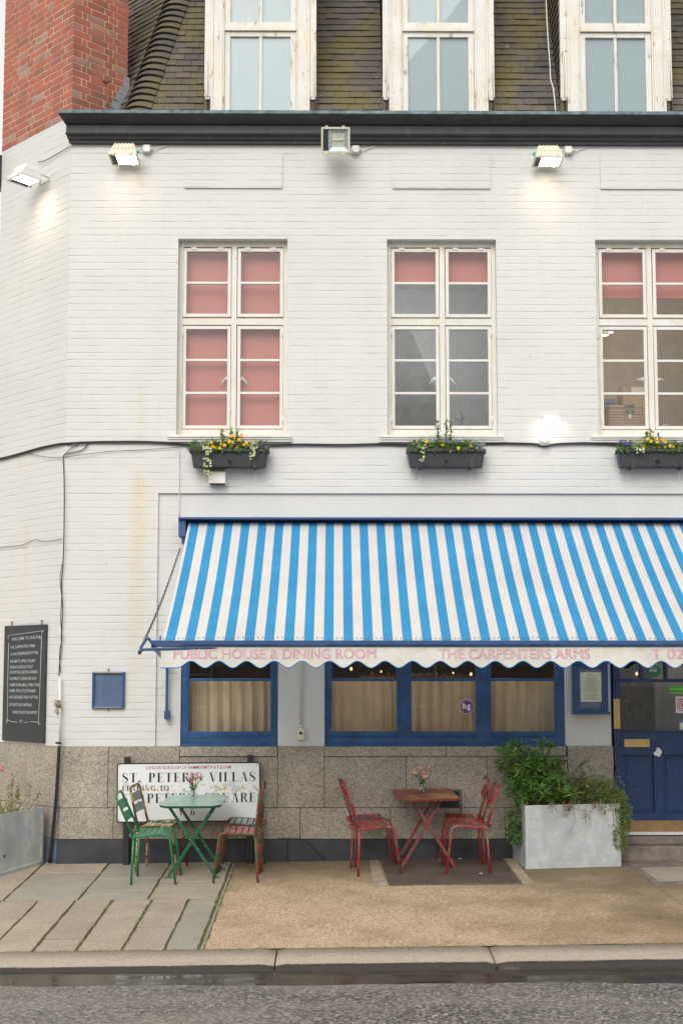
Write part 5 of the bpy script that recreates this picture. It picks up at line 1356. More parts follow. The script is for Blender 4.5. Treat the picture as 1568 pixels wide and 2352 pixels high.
# vent cowl and unlit sockets
def vcowl():
    x0, x1, z0, z1 = WX(478.5, 1095), WX(524, 1095), WZ(1116), WZ(1076)
    t = thing('vent_cowl', 'white louvred vent cowl on the wall under the left flower trough', 'vent', ((x0 + x1) / 2, 0, z0)); p = Part(t)
    mb = MB(); mb.box(x0, x1, -.012, 0, z0 - .005, z1 + .01); p(mb, 'back_plate', 'white_plastic', bevel=.002)
    mb = MB(); a, b_ = x0 + .015, x1 - .02
    mb.hexa([Vector((a, -.012, z0 + .012)), Vector((b_, -.012, z0 + .012)), Vector((b_ + .003, -.012, z1)), Vector((a - .003, -.012, z1))], [Vector((a, -.10, z0 + .012)), Vector((b_, -.10, z0 + .012)), Vector((b_, -.085, z1 - .05)), Vector((a, -.085, z1 - .05))]); p(mb, 'hood', 'white_paint', bevel=.004)
    mb = MB(); mb.box(a + .01, b_ - .01, -.09, -.02, z0 + .004, z0 + .0118); p(mb, 'grille', 'black_paint')
vcowl()

# ------------------------------------------------------------------ cables and pipes
def cable(label, paths, r, mat='cable_black', name='cable', cat='cable'):
    mb = MB()
    for q, rr in zip(paths, r if isinstance(r, list) else [r] * len(paths)): mb.tube(smooth_path(q, 5), rr, 6)
    o = mb.build(name, mat, loc=mb.v[0]); return tag(o, label, cat)
c_ = lambda px, py: CW(PC(px, py, .02)[0], .02, PC(px, py, .02)[1]); f_ = lambda px, py, Y=-.02: P(px, py, Y)
for n_, dz in enumerate((0, 3.2)):
    main = [c_(-30, 1060 + dz), c_(30, 1046 + dz), c_(90, 1029 + dz), c_(135, 1019.5 + dz)] + [f_(160, 1017.5 + dz), f_(205, 1015 + dz * .8), f_(260, 1014 + dz), f_(330, 1014 + dz), f_(395, 1017 + dz), f_(440, 1021 + dz)] + [f_(520, 1022 + dz, -.02), f_(628, 1021 + dz), f_(700, 1020 + dz), f_(784, 1021 + dz), f_(880, 1019 + dz), f_(940, 1020.5 + dz), f_(1040, 1021 + dz), f_(1120, 1017 + dz), f_(1180, 1017.5 + dz), f_(1225, 1019 + dz), f_(1250, 1022.5 + dz), f_(1290, 1018.5 + dz), f_(1360, 1017 + dz), f_(1430, 1019.5 + dz), f_(1600, 1023 + dz), f_(1800, 1021 + dz)]
    cable('thick black cable clipped right across the wall under the window sills, ' + ('upper of the two' if n_ == 0 else 'lower of the two'), [main], .008 if n_ == 0 else .0065)
cable('thin loose wire dipping from the cable bundle towards the left flower trough', [[c_(60, 1040), c_(110, 1050), f_(155, 1049), f_(240, 1038), f_(330, 1033), f_(416, 1027)]], .003)
cable('thin black cable looping down from the bundle at the wall corner', [[f_(205, 1017), f_(190, 1033), f_(165, 1040), f_(152, 1042), c_(146, 1050), c_(147, 1075), c_(148, 1110), c_(148, 1180), c_(147, 1250), c_(145, 1300), c_(142, 1345), c_(144, 1400), c_(142, 1450), c_(141, 1490), c_(137, 1530), c_(136, 1552)], [c_(150, 1045), f_(163, 1030), f_(185, 1019)]], [.0055, .004])
cable('loose doubled wire hugging the corner between the cable loop and the white pipe', [[c_(143, 1296), c_(138.5, 1330), c_(142, 1366)], [c_(142.5, 1366), c_(140, 1425), c_(143, 1465), c_(137, 1500), c_(140, 1545)]], .004)
cable('thin painted wire wavering across the canted wall above the chalkboard', [[c_(-20, 1262), c_(10, 1256), c_(50, 1252), c_(80, 1240), c_(100, 1243), c_(125, 1241), c_(142, 1237)]], .004, 'ink', 'wire')
cable('thin dark cable running up the canted wall to the white floodlight', [[c_(88, 372), c_(104, 369), c_(125, 358), c_(150, 343), c_(163, 336)]], .0045, 'cable_black')
cable('white aerial cable hanging down the roof tiles left of the right dormer', [[P(1252, -40, .45), P(1254, 20, .36), P(1257, 80, .26), P(1262, 150, .16), P(1264, 185, .11), P(1270, 205, .08), P(1275, 256, .0)]], .0065, 'white_plastic')
cable('black wire along the top of the skirting, drooping behind the red table', [[f_(640, 1926, -.035), f_(688, 1925.5, -.035), f_(715, 1942, -.035), f_(735, 1962, -.035), f_(748, 1975, -.035)]], .0035)
mb = MB(); pc = lambda px, py, off=.035: CW(PC(px, py, off)[0], off, PC(px, py, off)[1])
t = thing('corner_conduit', 'pipe down the wall corner, white beside the chalkboard and black over the granite', 'pipe', pc(136, 1980)); p = Part(t)
mb.tube([pc(138, 1556), pc(138.5, 1704)], .013, 10); p(mb, 'white_pipe', 'white_plastic')
mb = MB(); mb.tube(smooth_path([pc(136.5, 1713, .05), pc(134, 1760, .05), pc(127, 1860, .055), pc(114, 1981, .06)]), .017, 10); mb.tube([pc(130, 1706), pc(140, 1707)], .012); p(mb, 'black_pipe', 'black_paint')
mb = MB(); r3 = random.Random(2)
for k in range(60): q = pc(133 + r3.uniform(-4.5, 5), 1616 + r3.uniform(-10, 8) + (r3.random() < .25) * 14, .05); mb.leaf(q, Vector((r3.uniform(-1, 1), r3.uniform(-1, 1), r3.uniform(-1, .4))), Vector((0, 0, 1)), .035, .02)
o = mb.build('dead_moss', 'leaf_dry', loc=mb.v[0]); tag(o, 'tuft of dead brown moss stuck on the white pipe at the wall corner', 'plant')
cable('thin white conduit going down from the trough to the top corner of the awning', [[f_(412, 1030, -.012), f_(412, 1110, -.012), f_(412, 1186, .016)]], .005, 'white_paint', 'conduit')
t = thing('wall_switch', 'cream outdoor switch box fed by two thin conduits on the pier between the blue windows', 'switch', P(691, 1700)); p = Part(t)
mb = MB(); q = P(691, 1686, -.0)
mb.box(q.x - .037, q.x + .037, -.035, .028, q.z - .06, q.z + .06); p(mb, 'box', 'cream_plastic', bevel=.006); mb = MB(); mb.disc((q.x, -.0355, q.z + .01), (1, 0, 0), (0, 0, 1), .016, 16, -.008); mb.box(q.x - .012, q.x + .012, -.05, -.044, q.z + .006, q.z + .014); p(mb, 'key_switch', 'black_paint')
mb = MB()
for dx in (-.009, .008): mb.tube([(q.x + dx, .012, WZ(1440)), (q.x + dx, .012, q.z + .06)], .006, 8)
for py in (1580, 1632): mb.box(q.x - .022, q.x + .022, .004, .012, WZ(py) - .006, WZ(py) + .006)
mb.tube([(q.x, .0, q.z + .06), (q.x, .0, q.z + .09)], .017, 10); p(mb, 'conduit', 'white_paint')

# ------------------------------------------------------------------ chalkboard, notice cases
SB0, SB1 = PC(8, 1570, .03)[0], PC(103, 1570, .03)[0]; ZB0, ZB1 = PC(55, 1704, .03)[1], PC(55, 1436, .03)[1]
t = thing('chalkboard', 'tall black chalkboard with white chalk writing hung on the canted wall', 'chalkboard', CW(SB0, 0, ZB0)); p = Part(t)
LW = SB0 - SB1
bfn = lambda a, z, d: CW(SB1 + LW - a, d, z)   # a runs left to right along the board
def bbox(mb, a0, a1, z0, z1, d0, d1): mb.hexa([bfn(a0, z0, d0), bfn(a1, z0, d0), bfn(a1, z1, d0), bfn(a0, z1, d0)], [bfn(a0, z0, d1), bfn(a1, z0, d1), bfn(a1, z1, d1), bfn(a0, z1, d1)])
mb = MB(); bbox(mb, 0, LW, ZB0, ZB1, .004, .03); p(mb, 'board', 'chalkboard', bevel=.003)
mb = MB()
for a in (.16, .88): mb.tube([bfn(LW * a, ZB1 - .01, .02), bfn(LW * a, ZB1 + .04, .02)], .006, 6); mb.tube([bfn(LW * a, ZB1 + .04, .0), bfn(LW * a, ZB1 + .04, .03)], .006, 6)
p(mb, 'hook', 'rust')
mb = MB(); Hb = ZB1 - ZB0
def line(pts, w_=.006): mb.tube([bfn(LW * a, ZB1 - Hb * v, .0315) for a, v in pts], w_ * .5, 4)
line([(.10, .085), (.5, .072), (.92, .055)]); line([(.10, .085), (.105, .12)]); line([(.92, .055), (.91, .10)]); line([(.92, .055), (.96, .05), (.95, .065), (.9, .06)])
line([(.12, .15), (.115, .5), (.13, .80), (.10, .85), (.14, .845), (.12, .82)]); line([(.91, .10), (.90, .5), (.88, .82), (.93, .845), (.89, .85), (.87, .825)])
line([(.13, .82), (.25, .835), (.38, .835)]); line([(.54, .833), (.64, .833)]); line([(.68, .826), (.86, .826)])
line([(.46, .845), (.43, .825), (.45, .815), (.465, .825), (.48, .815), (.505, .825), (.46, .845)])
rows_ = [('WELCOME TO OUR PUB!', .19, .90, .135), ('THE CARPENTER\'S ARMS', .16, .76, .205), ('IS AN INDEPENDENT PUB.', .18, .84, .265), ('WE AIM TO OFFER THE BEST', .16, .78, .325), ('SEASONAL PRODUCE WHILST', .16, .72, .375), ('SUPPORTING BRITISH FARMERS.', .16, .84, .42),
         ('OUR MEAT IS GRASS FED AND', .16, .81, .475), ('COMES FROM SMALL FAMILY RUN', .16, .88, .53), ('FARMS. FISH IS SUSTAINABLE', .16, .80, .58), ('AND DELIVERED FRESH OFF THE', .16, .85, .635), ('DAY BOATS EACH MORNING.', .17, .72, .70), ('THANK YOU FOR YOUR SUPPORT.', .25, .85, .765)]
for k, (s_, a0, a1, v) in enumerate(rows_):
    tl = random.Random(k).uniform(-.004, .012)
    sans(s_, a0 * LW, a1 * LW, ZB1 - Hb * v, ZB1 - Hb * v + .031, lambda x, z, d: bfn(x, z + x * .03 * (1 if k < 3 else .4) + .002 * math.sin(x * 60 + k), d), .0315, 0, mb, .004)
p(mb, 'chalk_writing', 'chalk')

def case(x0, x1, z0, z1, label, dep, glz, fr, back, base_y=0.0, extra=None, cat='notice case'):
    t = thing('notice_case', label, cat, ((x0 + x1) / 2, 0, z0)); p = Part(t); y0 = base_y - dep
    mb = MB(); ring(mb, x0, x1, z0, z1, fr[0], fr[1], fr[2], fr[3], y0, base_y); 
    if extra: extra(mb, y0)
    p(mb, 'case_frame', 'awning_metal', bevel=.004)
    mb = MB(); mb.box(x0 + fr[0] - .005, x1 - fr[1] + .005, base_y - .012, base_y - .002, z0 + fr[2] - .005, z1 - fr[3] + .005); p(mb, 'back_board', back)
    mb = MB(); mb.box(x0 + fr[0] - .004, x1 - fr[1] + .004, y0 + .008, y0 + .011, z0 + fr[2] - .004, z1 - fr[3] + .004); p(mb, 'case_glass', 'case_glass')
    return p, t
p, t = case(WX(213, 1585), WX(287.5, 1585), WZ(1627), WZ(1543), 'small empty blue framed notice case on the white brick left of the awning', .035, None, (.022, .024, .02, .02), 'notice_back')
mb = MB(); q = P(250, 1540); mb.tube([(q.x, -.012, q.z - .005), (q.x, -.012, q.z + .02)], .006); q = P(250, 1629); mb.tube([(q.x, -.02, q.z - .012), (q.x, -.02, q.z + .01)], .007); p(mb, 'fixing', 'rust')
mb = MB(); a, b_ = WX(213, 1585), WX(287.5, 1585); mb.box(a + .02, b_ - .02, -.0362, -.035, WZ(1543) - .012, WZ(1543) - .006); mb.box(a + .02, b_ - .02, -.0362, -.035, WZ(1627) + .007, WZ(1627) + .012); p(mb, 'brass_beading', 'brass')
x0, x1, z0, z1 = WX(1314.5, 1580, -.03), WX(1395, 1580, -.03), WZ(1635), WZ(1525)
def ex(mb, y0): mb.box(x0 - .008, x1 + .014, y0 - .02, .028, z0 - .024, z0 - .001); mb.box(x0 - .01, x1 + .01, y0 - .02, .028, z1 + .001, z1 + .02); mb.box(x1 - .028, x1 - .024, y0 - .004, y0, z0, z1)
p, t = case(x0, x1, z0, z1, 'blue wooden menu case with a yellowish printed menu, on the pier left of the door', .07, None, (.068, .062, .04, .055), 'notice_back', .028, ex)
px0, px1, pz0, pz1 = WX(1331, 1580), WX(1379.5, 1580), WZ(1612), WZ(1544)
mb = MB(); mb.box(px0, px1, -.022, -.020, pz0, pz1); SH = p(mb, 'menu_sheet', 'paper')
mb = MB(); fr_ = random.Random(4); zz = pz1 - .03; cxm = (px0 + px1) / 2
mb.disc((cxm, -.0225, pz1 - .017), (1, 0, 0), (0, 0, 1), .006, 8, -.0002)
while zz > pz0 + .02:
    if fr_.random() < .16: zz -= .009
    w_ = (px1 - px0) * fr_.uniform(.2, .42); mb.box(cxm - w_, cxm + w_, -.0226, -.0221, zz, zz + .0022); zz -= .0075
p(mb, 'menu_print', 'ink', SH)
mb = MB(); q = P(1386, 1581, -.05); mb.disc((x1 - .045, -.044, q.z), (1, 0, 0), (0, 0, 1), .007, 10, -.003); p(mb, 'lock', 'black_paint')
# sticker on the middle light
q = P(1071, 1622.5, .09); t = thing('window_sticker', 'round purple sticker with white letters on the middle light of the three part window', 'sticker', q); p = Part(t); r_ = .077
mb = MB(); pts = []
for k in range(48): a = 2 * math.pi * k / 48; rr = r_ * (1.0 if k % 2 else .955); pts.append(q + Vector((rr * math.cos(a), 0, rr * math.sin(a))))
mb.hexa(pts, [v - Vector((0, .0006, 0)) for v in pts]); p(mb, 'sticker_edge', 'sticker_white')
mb = MB(); mb.disc(q + Vector((0, -.0008, 0)), (1, 0, 0), (0, 0, 1), r_ * .92, 40, .0002); p(mb, 'sticker_face', 'sticker_purple')
mb = MB(); fs_ = lambda x, z, d: Vector((x, q.y - d, z)); 
sfn = lambda x, z, d: Vector((x, q.y - d, z))
for k in range(30):
    a = 2 * math.pi * k / 30
    if 4.3 < a < 5.1: continue
    c_0 = q + Vector((math.cos(a) * r_ * .78, -.0012, math.sin(a) * r_ * .78)); mb.disc(c_0, (1, 0, 0), (0, 0, 1), .0032, 5, .0001)
p(mb, 'ring_marks', 'sticker_white')
for s_, a_, e_, bb in (('h', -.042, -.004, -.022), ('g', .002, .042, -.022)): mb = MB(); sans(s_, q.x + a_, q.x + e_, q.z + bb, q.z + bb + .058, sfn, .0013, 0, mb, .05); p(mb, 'sticker_letter', 'sticker_white')
# ------------------------------------------------------------------ serif lettering, built from strokes
TK, TN = .215, .04
def cr(pts, n=6):
    out = []
    for k in range(len(pts) - 1):
        p0 = pts[max(0, k - 1)]; p1 = pts[k]; p2 = pts[k + 1]; p3 = pts[min(len(pts) - 1, k + 2)]
        for q in range(n):
            t = q / n; out.append(tuple(.5 * (2 * b + (c - a) * t + (2 * a - 5 * b + 4 * c - d) * t * t + (3 * b - a - 3 * c + d) * t ** 3) for a, b, c, d in zip(p0, p1, p2, p3)))
    out.append(pts[-1]); return out
def G_stroke(pts, smooth=True): return ('s', cr(pts) if smooth else pts)
def G_rect(x0, x1, z0, z1): return ('r', (x0, x1, z0, z1))
def G_arc(cx, cz, rx, rz, a0, a1, tk=TK, tn=TN, n=26):
    pts = []
    for k in range(n + 1):
        a = R(a0 + (a1 - a0) * k / n); w_ = tn + (tk - tn) * abs(math.cos(a)) ** 1.7
        pts.append((cx + (rx - w_ / 2 * abs(math.cos(a))) * math.cos(a), cz + (rz - tn / 2) * math.sin(a), w_))
    return ('s', pts)
def stem(x, z0=0, z1=1, w_=TK, sf=.085, foot=True, head=True):
    o = [G_rect(x - w_ / 2, x + w_ / 2, z0, z1)]
    if foot: o.append(G_rect(x - w_ / 2 - sf, x + w_ / 2 + sf, z0, z0 + .028))
    if head: o.append(G_rect(x - w_ / 2 - sf, x + w_ / 2 + sf, z1 - .028, z1))
    return o
SS = [(.60, .74, .03), (.56, .88, .035), (.44, .97, .04), (.32, .985, .05), (.17, .92, .10), (.12, .78, .15), (.20, .64, .19), (.36, .53, .20), (.52, .41, .20), (.60, .26, .15), (.54, .10, .09), (.38, .018, .045), (.24, .025, .04), (.12, .10, .035), (.07, .28, .03)]
GL = {
 'S': (.70, lambda: [G_stroke(SS), G_rect(.585, .61, .70, .97), G_rect(.06, .085, .03, .31)]),
 'T': (.80, lambda: stem(.40, head=False) + [G_rect(.03, .77, .965, 1), G_stroke([(.03, 1, .03), (.03, .76, .03)], False), G_stroke([(.77, 1, .03), (.77, .76, .03)], False)]),
 'P': (.80, lambda: stem(.21) + [G_arc(.38, .745, .36, .255, -90, 90), G_rect(.25, .40, .966, 1), G_rect(.25, .40, .49, .524)]),
 'R': (.88, lambda: stem(.21) + [G_arc(.38, .755, .34, .245, -90, 90), G_rect(.25, .40, .966, 1), G_rect(.25, .40, .51, .544), G_stroke([(.46, .52, .17), (.74, .0, .19)], False), G_rect(.62, .92, 0, .026)]),
 'E': (.76, lambda: stem(.21) + [G_rect(.25, .68, .965, 1), G_rect(.25, .56, .50, .535), G_rect(.25, .70, 0, .035), G_rect(.66, .69, .76, 1), G_rect(.54, .57, .40, .64), G_rect(.69, .72, 0, .27)]),
 'I': (.44, lambda: stem(.22)), 'L': (.74, lambda: stem(.21) + [G_rect(.25, .68, 0, .035), G_rect(.66, .69, 0, .29)]),
 'V': (.90, lambda: [G_stroke([(.20, 1, .19), (.48, 0, .17)], False), G_stroke([(.48, 0, .03), (.76, 1, .03)], False), G_rect(.02, .38, .972, 1), G_rect(.64, .90, .972, 1)]),
 'A': (.92, lambda: [G_stroke([(.46, 1, .17), (.74, 0, .19)], False), G_stroke([(.17, 0, .03), (.45, 1, .03)], False), G_rect(.26, .62, .32, .352), G_rect(.03, .31, 0, .028), G_rect(.56, .92, 0, .028)]),
 'D': (.92, lambda: stem(.21) + [G_arc(.38, .5, .48, .5, -90, 90), G_rect(.25, .40, .966, 1), G_rect(.25, .40, 0, .034)]),
 'N': (.98, lambda: [G_rect(.18, .21, 0, 1), G_rect(.78, .81, 0, 1), G_stroke([(.18, 1, .19), (.79, 0, .17)], False), G_rect(.05, .34, 0, .028), G_rect(.65, .94, .972, 1), G_rect(.04, .2, .972, 1)]),
 'G': (.94, lambda: [G_arc(.50, .5, .44, .5, 42, 318), G_rect(.70, .87, .03, .42), G_rect(.60, .95, .40, .43), G_rect(.80, .83, .68, .97)]),
 'O': (.98, lambda: [G_arc(.49, .5, .44, .5, 0, 360)]),
 'Q': (.98, lambda: [G_arc(.49, .5, .44, .5, 0, 360), G_stroke([(.46, .02, .05), (.60, -.14, .12), (.80, -.20, .10), (.98, -.14, .03)])]),
 'U': (.94, lambda: [G_rect(.14, .14 + TK, .3, 1), G_rect(.76, .79, .3, 1), ('s', [(.14 + TK / 2 + (.775 - .14 - TK / 2) * (1 - math.cos(a)) / 2, .3 - .28 * math.sin(a), TK + (TN - TK) * min(1, a / 1.9)) for a in [math.pi * k / 14 for k in range(15)]]), G_rect(.04, .40, .972, 1), G_rect(.65, .92, .972, 1)]),
 'W': (1.34, lambda: [G_stroke([(.18, 1, .18), (.42, 0, .17)], False), G_stroke([(.42, 0, .03), (.66, 1, .03)], False), G_stroke([(.62, 1, .18), (.88, 0, .17)], False), G_stroke([(.88, 0, .03), (1.14, 1, .03)], False), G_rect(.02, .36, .972, 1), G_rect(1.02, 1.28, .972, 1), G_rect(.48, .78, .972, 1)]),
 '6': (.74, lambda: [G_arc(.37, .30, .31, .31, 0, 360), G_stroke([(.13, .32, .15), (.15, .60, .14), (.28, .85, .08), (.48, .98, .035)]), ('r', (.44, .56, .86, .98))]),
 '.': (.34, lambda: [G_arc(.15, .10, .10, .11, 0, 360, .1, .1)]), "'": (.34, lambda: [G_arc(.16, .90, .085, .09, 0, 360, .085, .085), G_stroke([(.23, .90, .07), (.20, .76, .05), (.10, .68, .02)])]), ' ': (.52, lambda: [])}
def serif(txt, x0, x1, zb, zt, fn, d0, mb, gap=.12):
    cap = zt - zb; tot = sum(GL[c][0] for c in txt) + gap * (len(txt) - 1); sx = (x1 - x0) / tot; x = 0; k = 0
    for c in txt:
        w_, g_ = GL[c]
        for kind, dd in g_():
            k += 1; d = d0 + (k % 23) * .00004
            if kind == 'r': a, b_, u, v = dd; mb.add([fn(x0 + (x + a) * sx, zb + u * cap, d), fn(x0 + (x + b_) * sx, zb + u * cap, d), fn(x0 + (x + b_) * sx, zb + v * cap, d), fn(x0 + (x + a) * sx, zb + v * cap, d)], [(0, 1, 2, 3)])
            else:
                L, Rr = [], []
                for i, (a, u, wd) in enumerate(dd):
                    pa = dd[max(0, i - 1)]; pb = dd[min(len(dd) - 1, i + 1)]; tx, tz = (pb[0] - pa[0]), (pb[1] - pa[1]); l_ = math.hypot(tx, tz) or 1; nx_, nz_ = -tz / l_, tx / l_
                    if len(dd) == 2: nx_, nz_ = 1, 0
                    L.append(fn(x0 + (x + a + nx_ * wd / 2) * sx, zb + (u + nz_ * wd / 2) * cap, d)); Rr.append(fn(x0 + (x + a - nx_ * wd / 2) * sx, zb + (u - nz_ * wd / 2) * cap, d))
                n = len(L); mb.add(L + Rr, [(i, i + 1, n + i + 1, n + i) for i in range(n - 1)])
        x += w_ + gap
# ------------------------------------------------------------------ street name sign
YS = -.12; A_ = P(269, 1753, YS); B_ = P(598, 1749.8, YS); C_ = P(269.3, 1890, YS); 
t = thing('street_sign', 'white street name plate with black serif lettering and flaking spots, on low black posts', 'sign', P(433, 1987, YS)); p = Part(t)
uS = (B_ - A_).normalized(); vS = Vector((-uS.z, 0, uS.x)); WS = (B_ - A_).length; HS = (A_ - C_).length
sfn = lambda x, z, d: A_ - vS * HS + uS * x + vS * z + Vector((0, -d, 0))
def rrect(w0, h0, w1, h1, r_):
    pts = []
    for cx_, cz_, a0 in ((w1 - r_, h0 + r_, -90), (w1 - r_, h1 - r_, 0), (w0 + r_, h1 - r_, 90), (w0 + r_, h0 + r_, 180)):
        for k in range(6): a = R(a0 + 18 * k); pts.append((cx_ + r_ * math.cos(a), cz_ + r_ * math.sin(a)))
    return pts
mb = MB(); mb.prism(rrect(0, 0, WS, HS, .028), sfn, -.012, .0); p(mb, 'border_plate', 'sign_black')
mb = MB(); mb.prism(rrect(.013, .013, WS - .013, HS - .013, .018), sfn, 0.0004, .0012); PL = p(mb, 'name_plate', 'sign_enamel')
sx = lambda cx_: (cx_ - 22) / 1500 * WS; sz = lambda cy_: HS - (cy_ - 80) / (700 - 80) * HS
for s_, a_, e_, b_, c_ in (("ST. PETER'S VILLAS", 75, 1472, 282, 184), ("LEADING TO", 78, 568, 370, 316), ("ST. PETER'S SQUARE", 75, 1472, 497, 400)): mb = MB(); serif(s_, sx(a_), sx(e_), sz(b_), sz(c_), sfn, .0018, mb); p(mb, 'street_name', 'sign_black')
mb = MB(); serif("W6", sx(665), sx(842), sz(630), sz(552), sfn, .0018, mb, .3); p(mb, 'postcode', 'sign_maroon')
mb = MB(); sans('LONDON BOROUGH OF HAMMERSMITH & FULHAM', sx(325), sx(1213), sz(147), sz(112), lambda x, z, d: sfn(x, z, d), .0018, 0, mb, .006); p(mb, 'borough_name', 'sign_red')
mb = MB()
for a, b_ in ((.03, .03), (WS - .03, .03), (WS - .03, HS - .03), (.03, HS - .03), (WS / 2, HS - .02)): mb.disc(sfn(a, b_, .002), (1, 0, 0), (0, 0, 1), .007, 10, -.002)
p(mb, 'screw', 'lead')
for px in (291.5, 574.5):
    q = P(px, 1860, YS + .04); mb = MB(); ztp = P(px, 1738 if px < 400 else 1734, YS + .04).z; mb.box(q.x - .03, q.x + .03, YS + .014, YS + .07, gz(q.x, YS) - .02, ztp); p(mb, 'post', 'black_paint', bevel=.004)
    mb = MB(); mb.disc((q.x, YS + .0138, ztp - .035), (1, 0, 0), (0, 0, 1), .010, 10, .004); p(mb, 'bolt', 'black_paint')
# air brick with its wire frame behind the red table
q0, q1 = P(1002, 1816), P(1054, 1854); t = thing('air_vent', 'black grated wall vent in the granite behind the red table', 'vent', (q0.x, 0, q1.z)); p = Part(t)
mb = MB(); mb.box(q0.x, q1.x, -.02, 0, q1.z, q0.z); 
for i in range(9):
    for j in range(6): xx = q0.x + .02 + i * (q1.x - q0.x - .04) / 8; zz = q1.z + .02 + j * (q0.z - q1.z - .04) / 5; mb.box(xx - .006, xx + .006, -.026, -.0202, zz - .006, zz + .006)
p(mb, 'grate', 'black_paint'); mb = MB(); a, b_ = P(998, 1816, -.04), P(1058, 1875, -.04)
mb.tube([(a.x, -.01, b_.z), (a.x, -.035, b_.z), (a.x, -.035, a.z + .01), (b_.x, -.035, a.z + .01), (b_.x, -.035, b_.z)], .005, 6); p(mb, 'wire_frame', 'black_paint')

# ------------------------------------------------------------------ chairs and tables
nG = Vector((-GX, -GY, 1)).normalized(); TILT = Vector((0, 0, 1)).rotation_difference(nG).to_matrix().to_4x4()
def base_matrix(x, y_, yaw, extra=0): return Matrix.Translation((x, y_, gz(x, y_) + extra)) @ TILT @ Matrix.Rotation(yaw, 4, 'Z')
def chair(M4, label, group, frame, seat, slats_n, back, lean=.36, cat='chair', seed=0):
    t = thing('bistro_chair', label, cat, group=group, M4=M4)
    def b_(mb, n, m, **k): return mb.build(n, m, t, **k)
    r_ = .0115; hw = .185
    for sy in (-1, 1):
        mb = MB(); mb.tube(fillet([(.385, sy * .205, 0), (.325, sy * hw, .455), (.250, sy * hw, .462)], [0, .085, 0]), r_, 10); b_(mb, 'leg', frame)
        mb = MB(); mb.tube([(-.035, sy * .20, 0), (-.012, sy * (hw - .008), .44)], r_, 10); b_(mb, 'leg', frame)
    mb = MB(); mb.tube(fillet([(.251, hw, .462), (-.01, hw, .445), (-.065, hw * .55, .442), (-.065, -hw * .55, .442), (-.01, -hw, .445), (.251, -hw, .462)], [0, .05, .05, .05, .05, 0]), r_ * .95, 10)
    for sy in (-1, 1): mb.tube([(-.005, sy * (hw - .004), .425), (-.0, sy * (hw - .004), .46)], r_ * 1.25, 8)
    b_(mb, 'seat_frame', frame)
    mb = MB(); nsl = 5; x0, x1 = -.0, .30
    for k in range(nsl):
        a = x0 + (x1 - x0) * k / nsl + .006; c = x0 + (x1 - x0) * (k + 1) / nsl - .006; rows = []
        for j in range(9):
            yv = -hw + .01 + (2 * hw - .02) * j / 8; dz = -.012 * (1 - (yv / hw) ** 2)
            za = .458 + (.006 if a > .2 else 0) + dz + a * .05; zc = .458 + dz + c * .05 - (.012 if k == nsl - 1 else 0)
            rows.append(((a, yv, za), (c, yv, zc)))
        for j in range(8):
            q = [Vector(rows[j][0]), Vector(rows[j][1]), Vector(rows[j + 1][1]), Vector(rows[j + 1][0])]; mb.hexa([v - Vector((0, 0, .003)) for v in q], q)
    b_(mb, 'seat', seat)
    bx = lambda z: -.012 - (z - .44) * lean
    mb = MB(); hb = hw - .008; top = .835; n_ = lambda y_, z: (bx(z), y_, z)
    mb.tube(fillet([n_(-hb, .43), n_(-hb + .012, top), n_(hb - .012, top), n_(hb, .43)], [0, .075, .075, 0], 8), r_, 10); b_(mb, 'back_frame', frame)
    mb = MB()
    zsl = ([(.765, .68), (.655, .575)] if slats_n == 2 else [(.755, .64)])
    for z1_, z0_ in zsl:
        for j in range(8):
            ya, yb = -hb + .012 + (2 * hb - .024) * j / 8, -hb + .012 + (2 * hb - .024) * (j + 1) / 8; cv = lambda y_: -.022 * (1 - (y_ / hb) ** 2)
            q = [Vector((bx(z0_) + cv(ya), ya, z0_)), Vector((bx(z0_) + cv(yb), yb, z0_)), Vector((bx(z1_) + cv(yb), yb, z1_)), Vector((bx(z1_) + cv(ya), ya, z1_))]; mb.hexa(q, [v + Vector((.003, 0, .001)) for v in q])
    b_(mb, 'backrest', back); return t
def fit(rear, front, side, far_rear=None):
    """chair pose from the pixels of its near rear and near front feet; side = which local side faces us"""
    a, c = PG(*rear), PG(*front); d = (c - a); yaw = math.atan2(d.y, d.x)
    off = Vector((math.cos(yaw + math.pi / 2), math.sin(yaw + math.pi / 2), 0)) * (.2025 * side)
    m = (a + c) / 2 - off; o = m - Vector((math.cos(yaw), math.sin(yaw), 0)) * .175
    return o.x, o.y, yaw
GA, GB = 'metal bistro chairs at the green table', 'red metal bistro chairs at the red table'
c1 = fit((303.3, 2033), (403.5, 2028.6), -1); c1 = (c1[0] + .03, c1[1], c1[2] - R(9))
chair(base_matrix(*c1), 'bright green metal chair with two back slats, front left of the green table', GA, 'enamel_green', 'enamel_green', 2, 'enamel_green', .44)
c2 = fit((311.5, 2008), (407.4, 2006), -1); c2 = (c2[0] + .04, c2[1] + .0, c2[2] - R(10))
chair(base_matrix(*c2), 'cream and rust brown metal chair with grey back slats, behind the bright green chair', GA, 'enamel_cream', 'enamel_cream_slats', 2, 'enamel_grey_green', .22)
c3 = fit((594.8, 2027), (487.4, 2028.6), 1); c3 = (c3[0], c3[1], c3[2])
chair(base_matrix(*c3), 'maroon and green flaking metal chair, front right of the green table', GA, 'enamel_maroon', 'enamel_maroon_seat', 1, 'enamel_maroon', .11)
c4_ = fit((604, 2002), (501, 2003), 1); chair(base_matrix(*c4_), 'grey green seated metal chair behind the maroon chair, against the sign post', GA, 'enamel_maroon', 'enamel_grey_green', 1, 'enamel_grey_green', .10)
c5 = fit((823.8, 2013.5), (919.3, 2009), -1); chair(base_matrix(*c5), 'red metal chair with green showing through its legs, front left of the red table', GB, 'enamel_red', 'enamel_red', 1, 'enamel_red', .29)
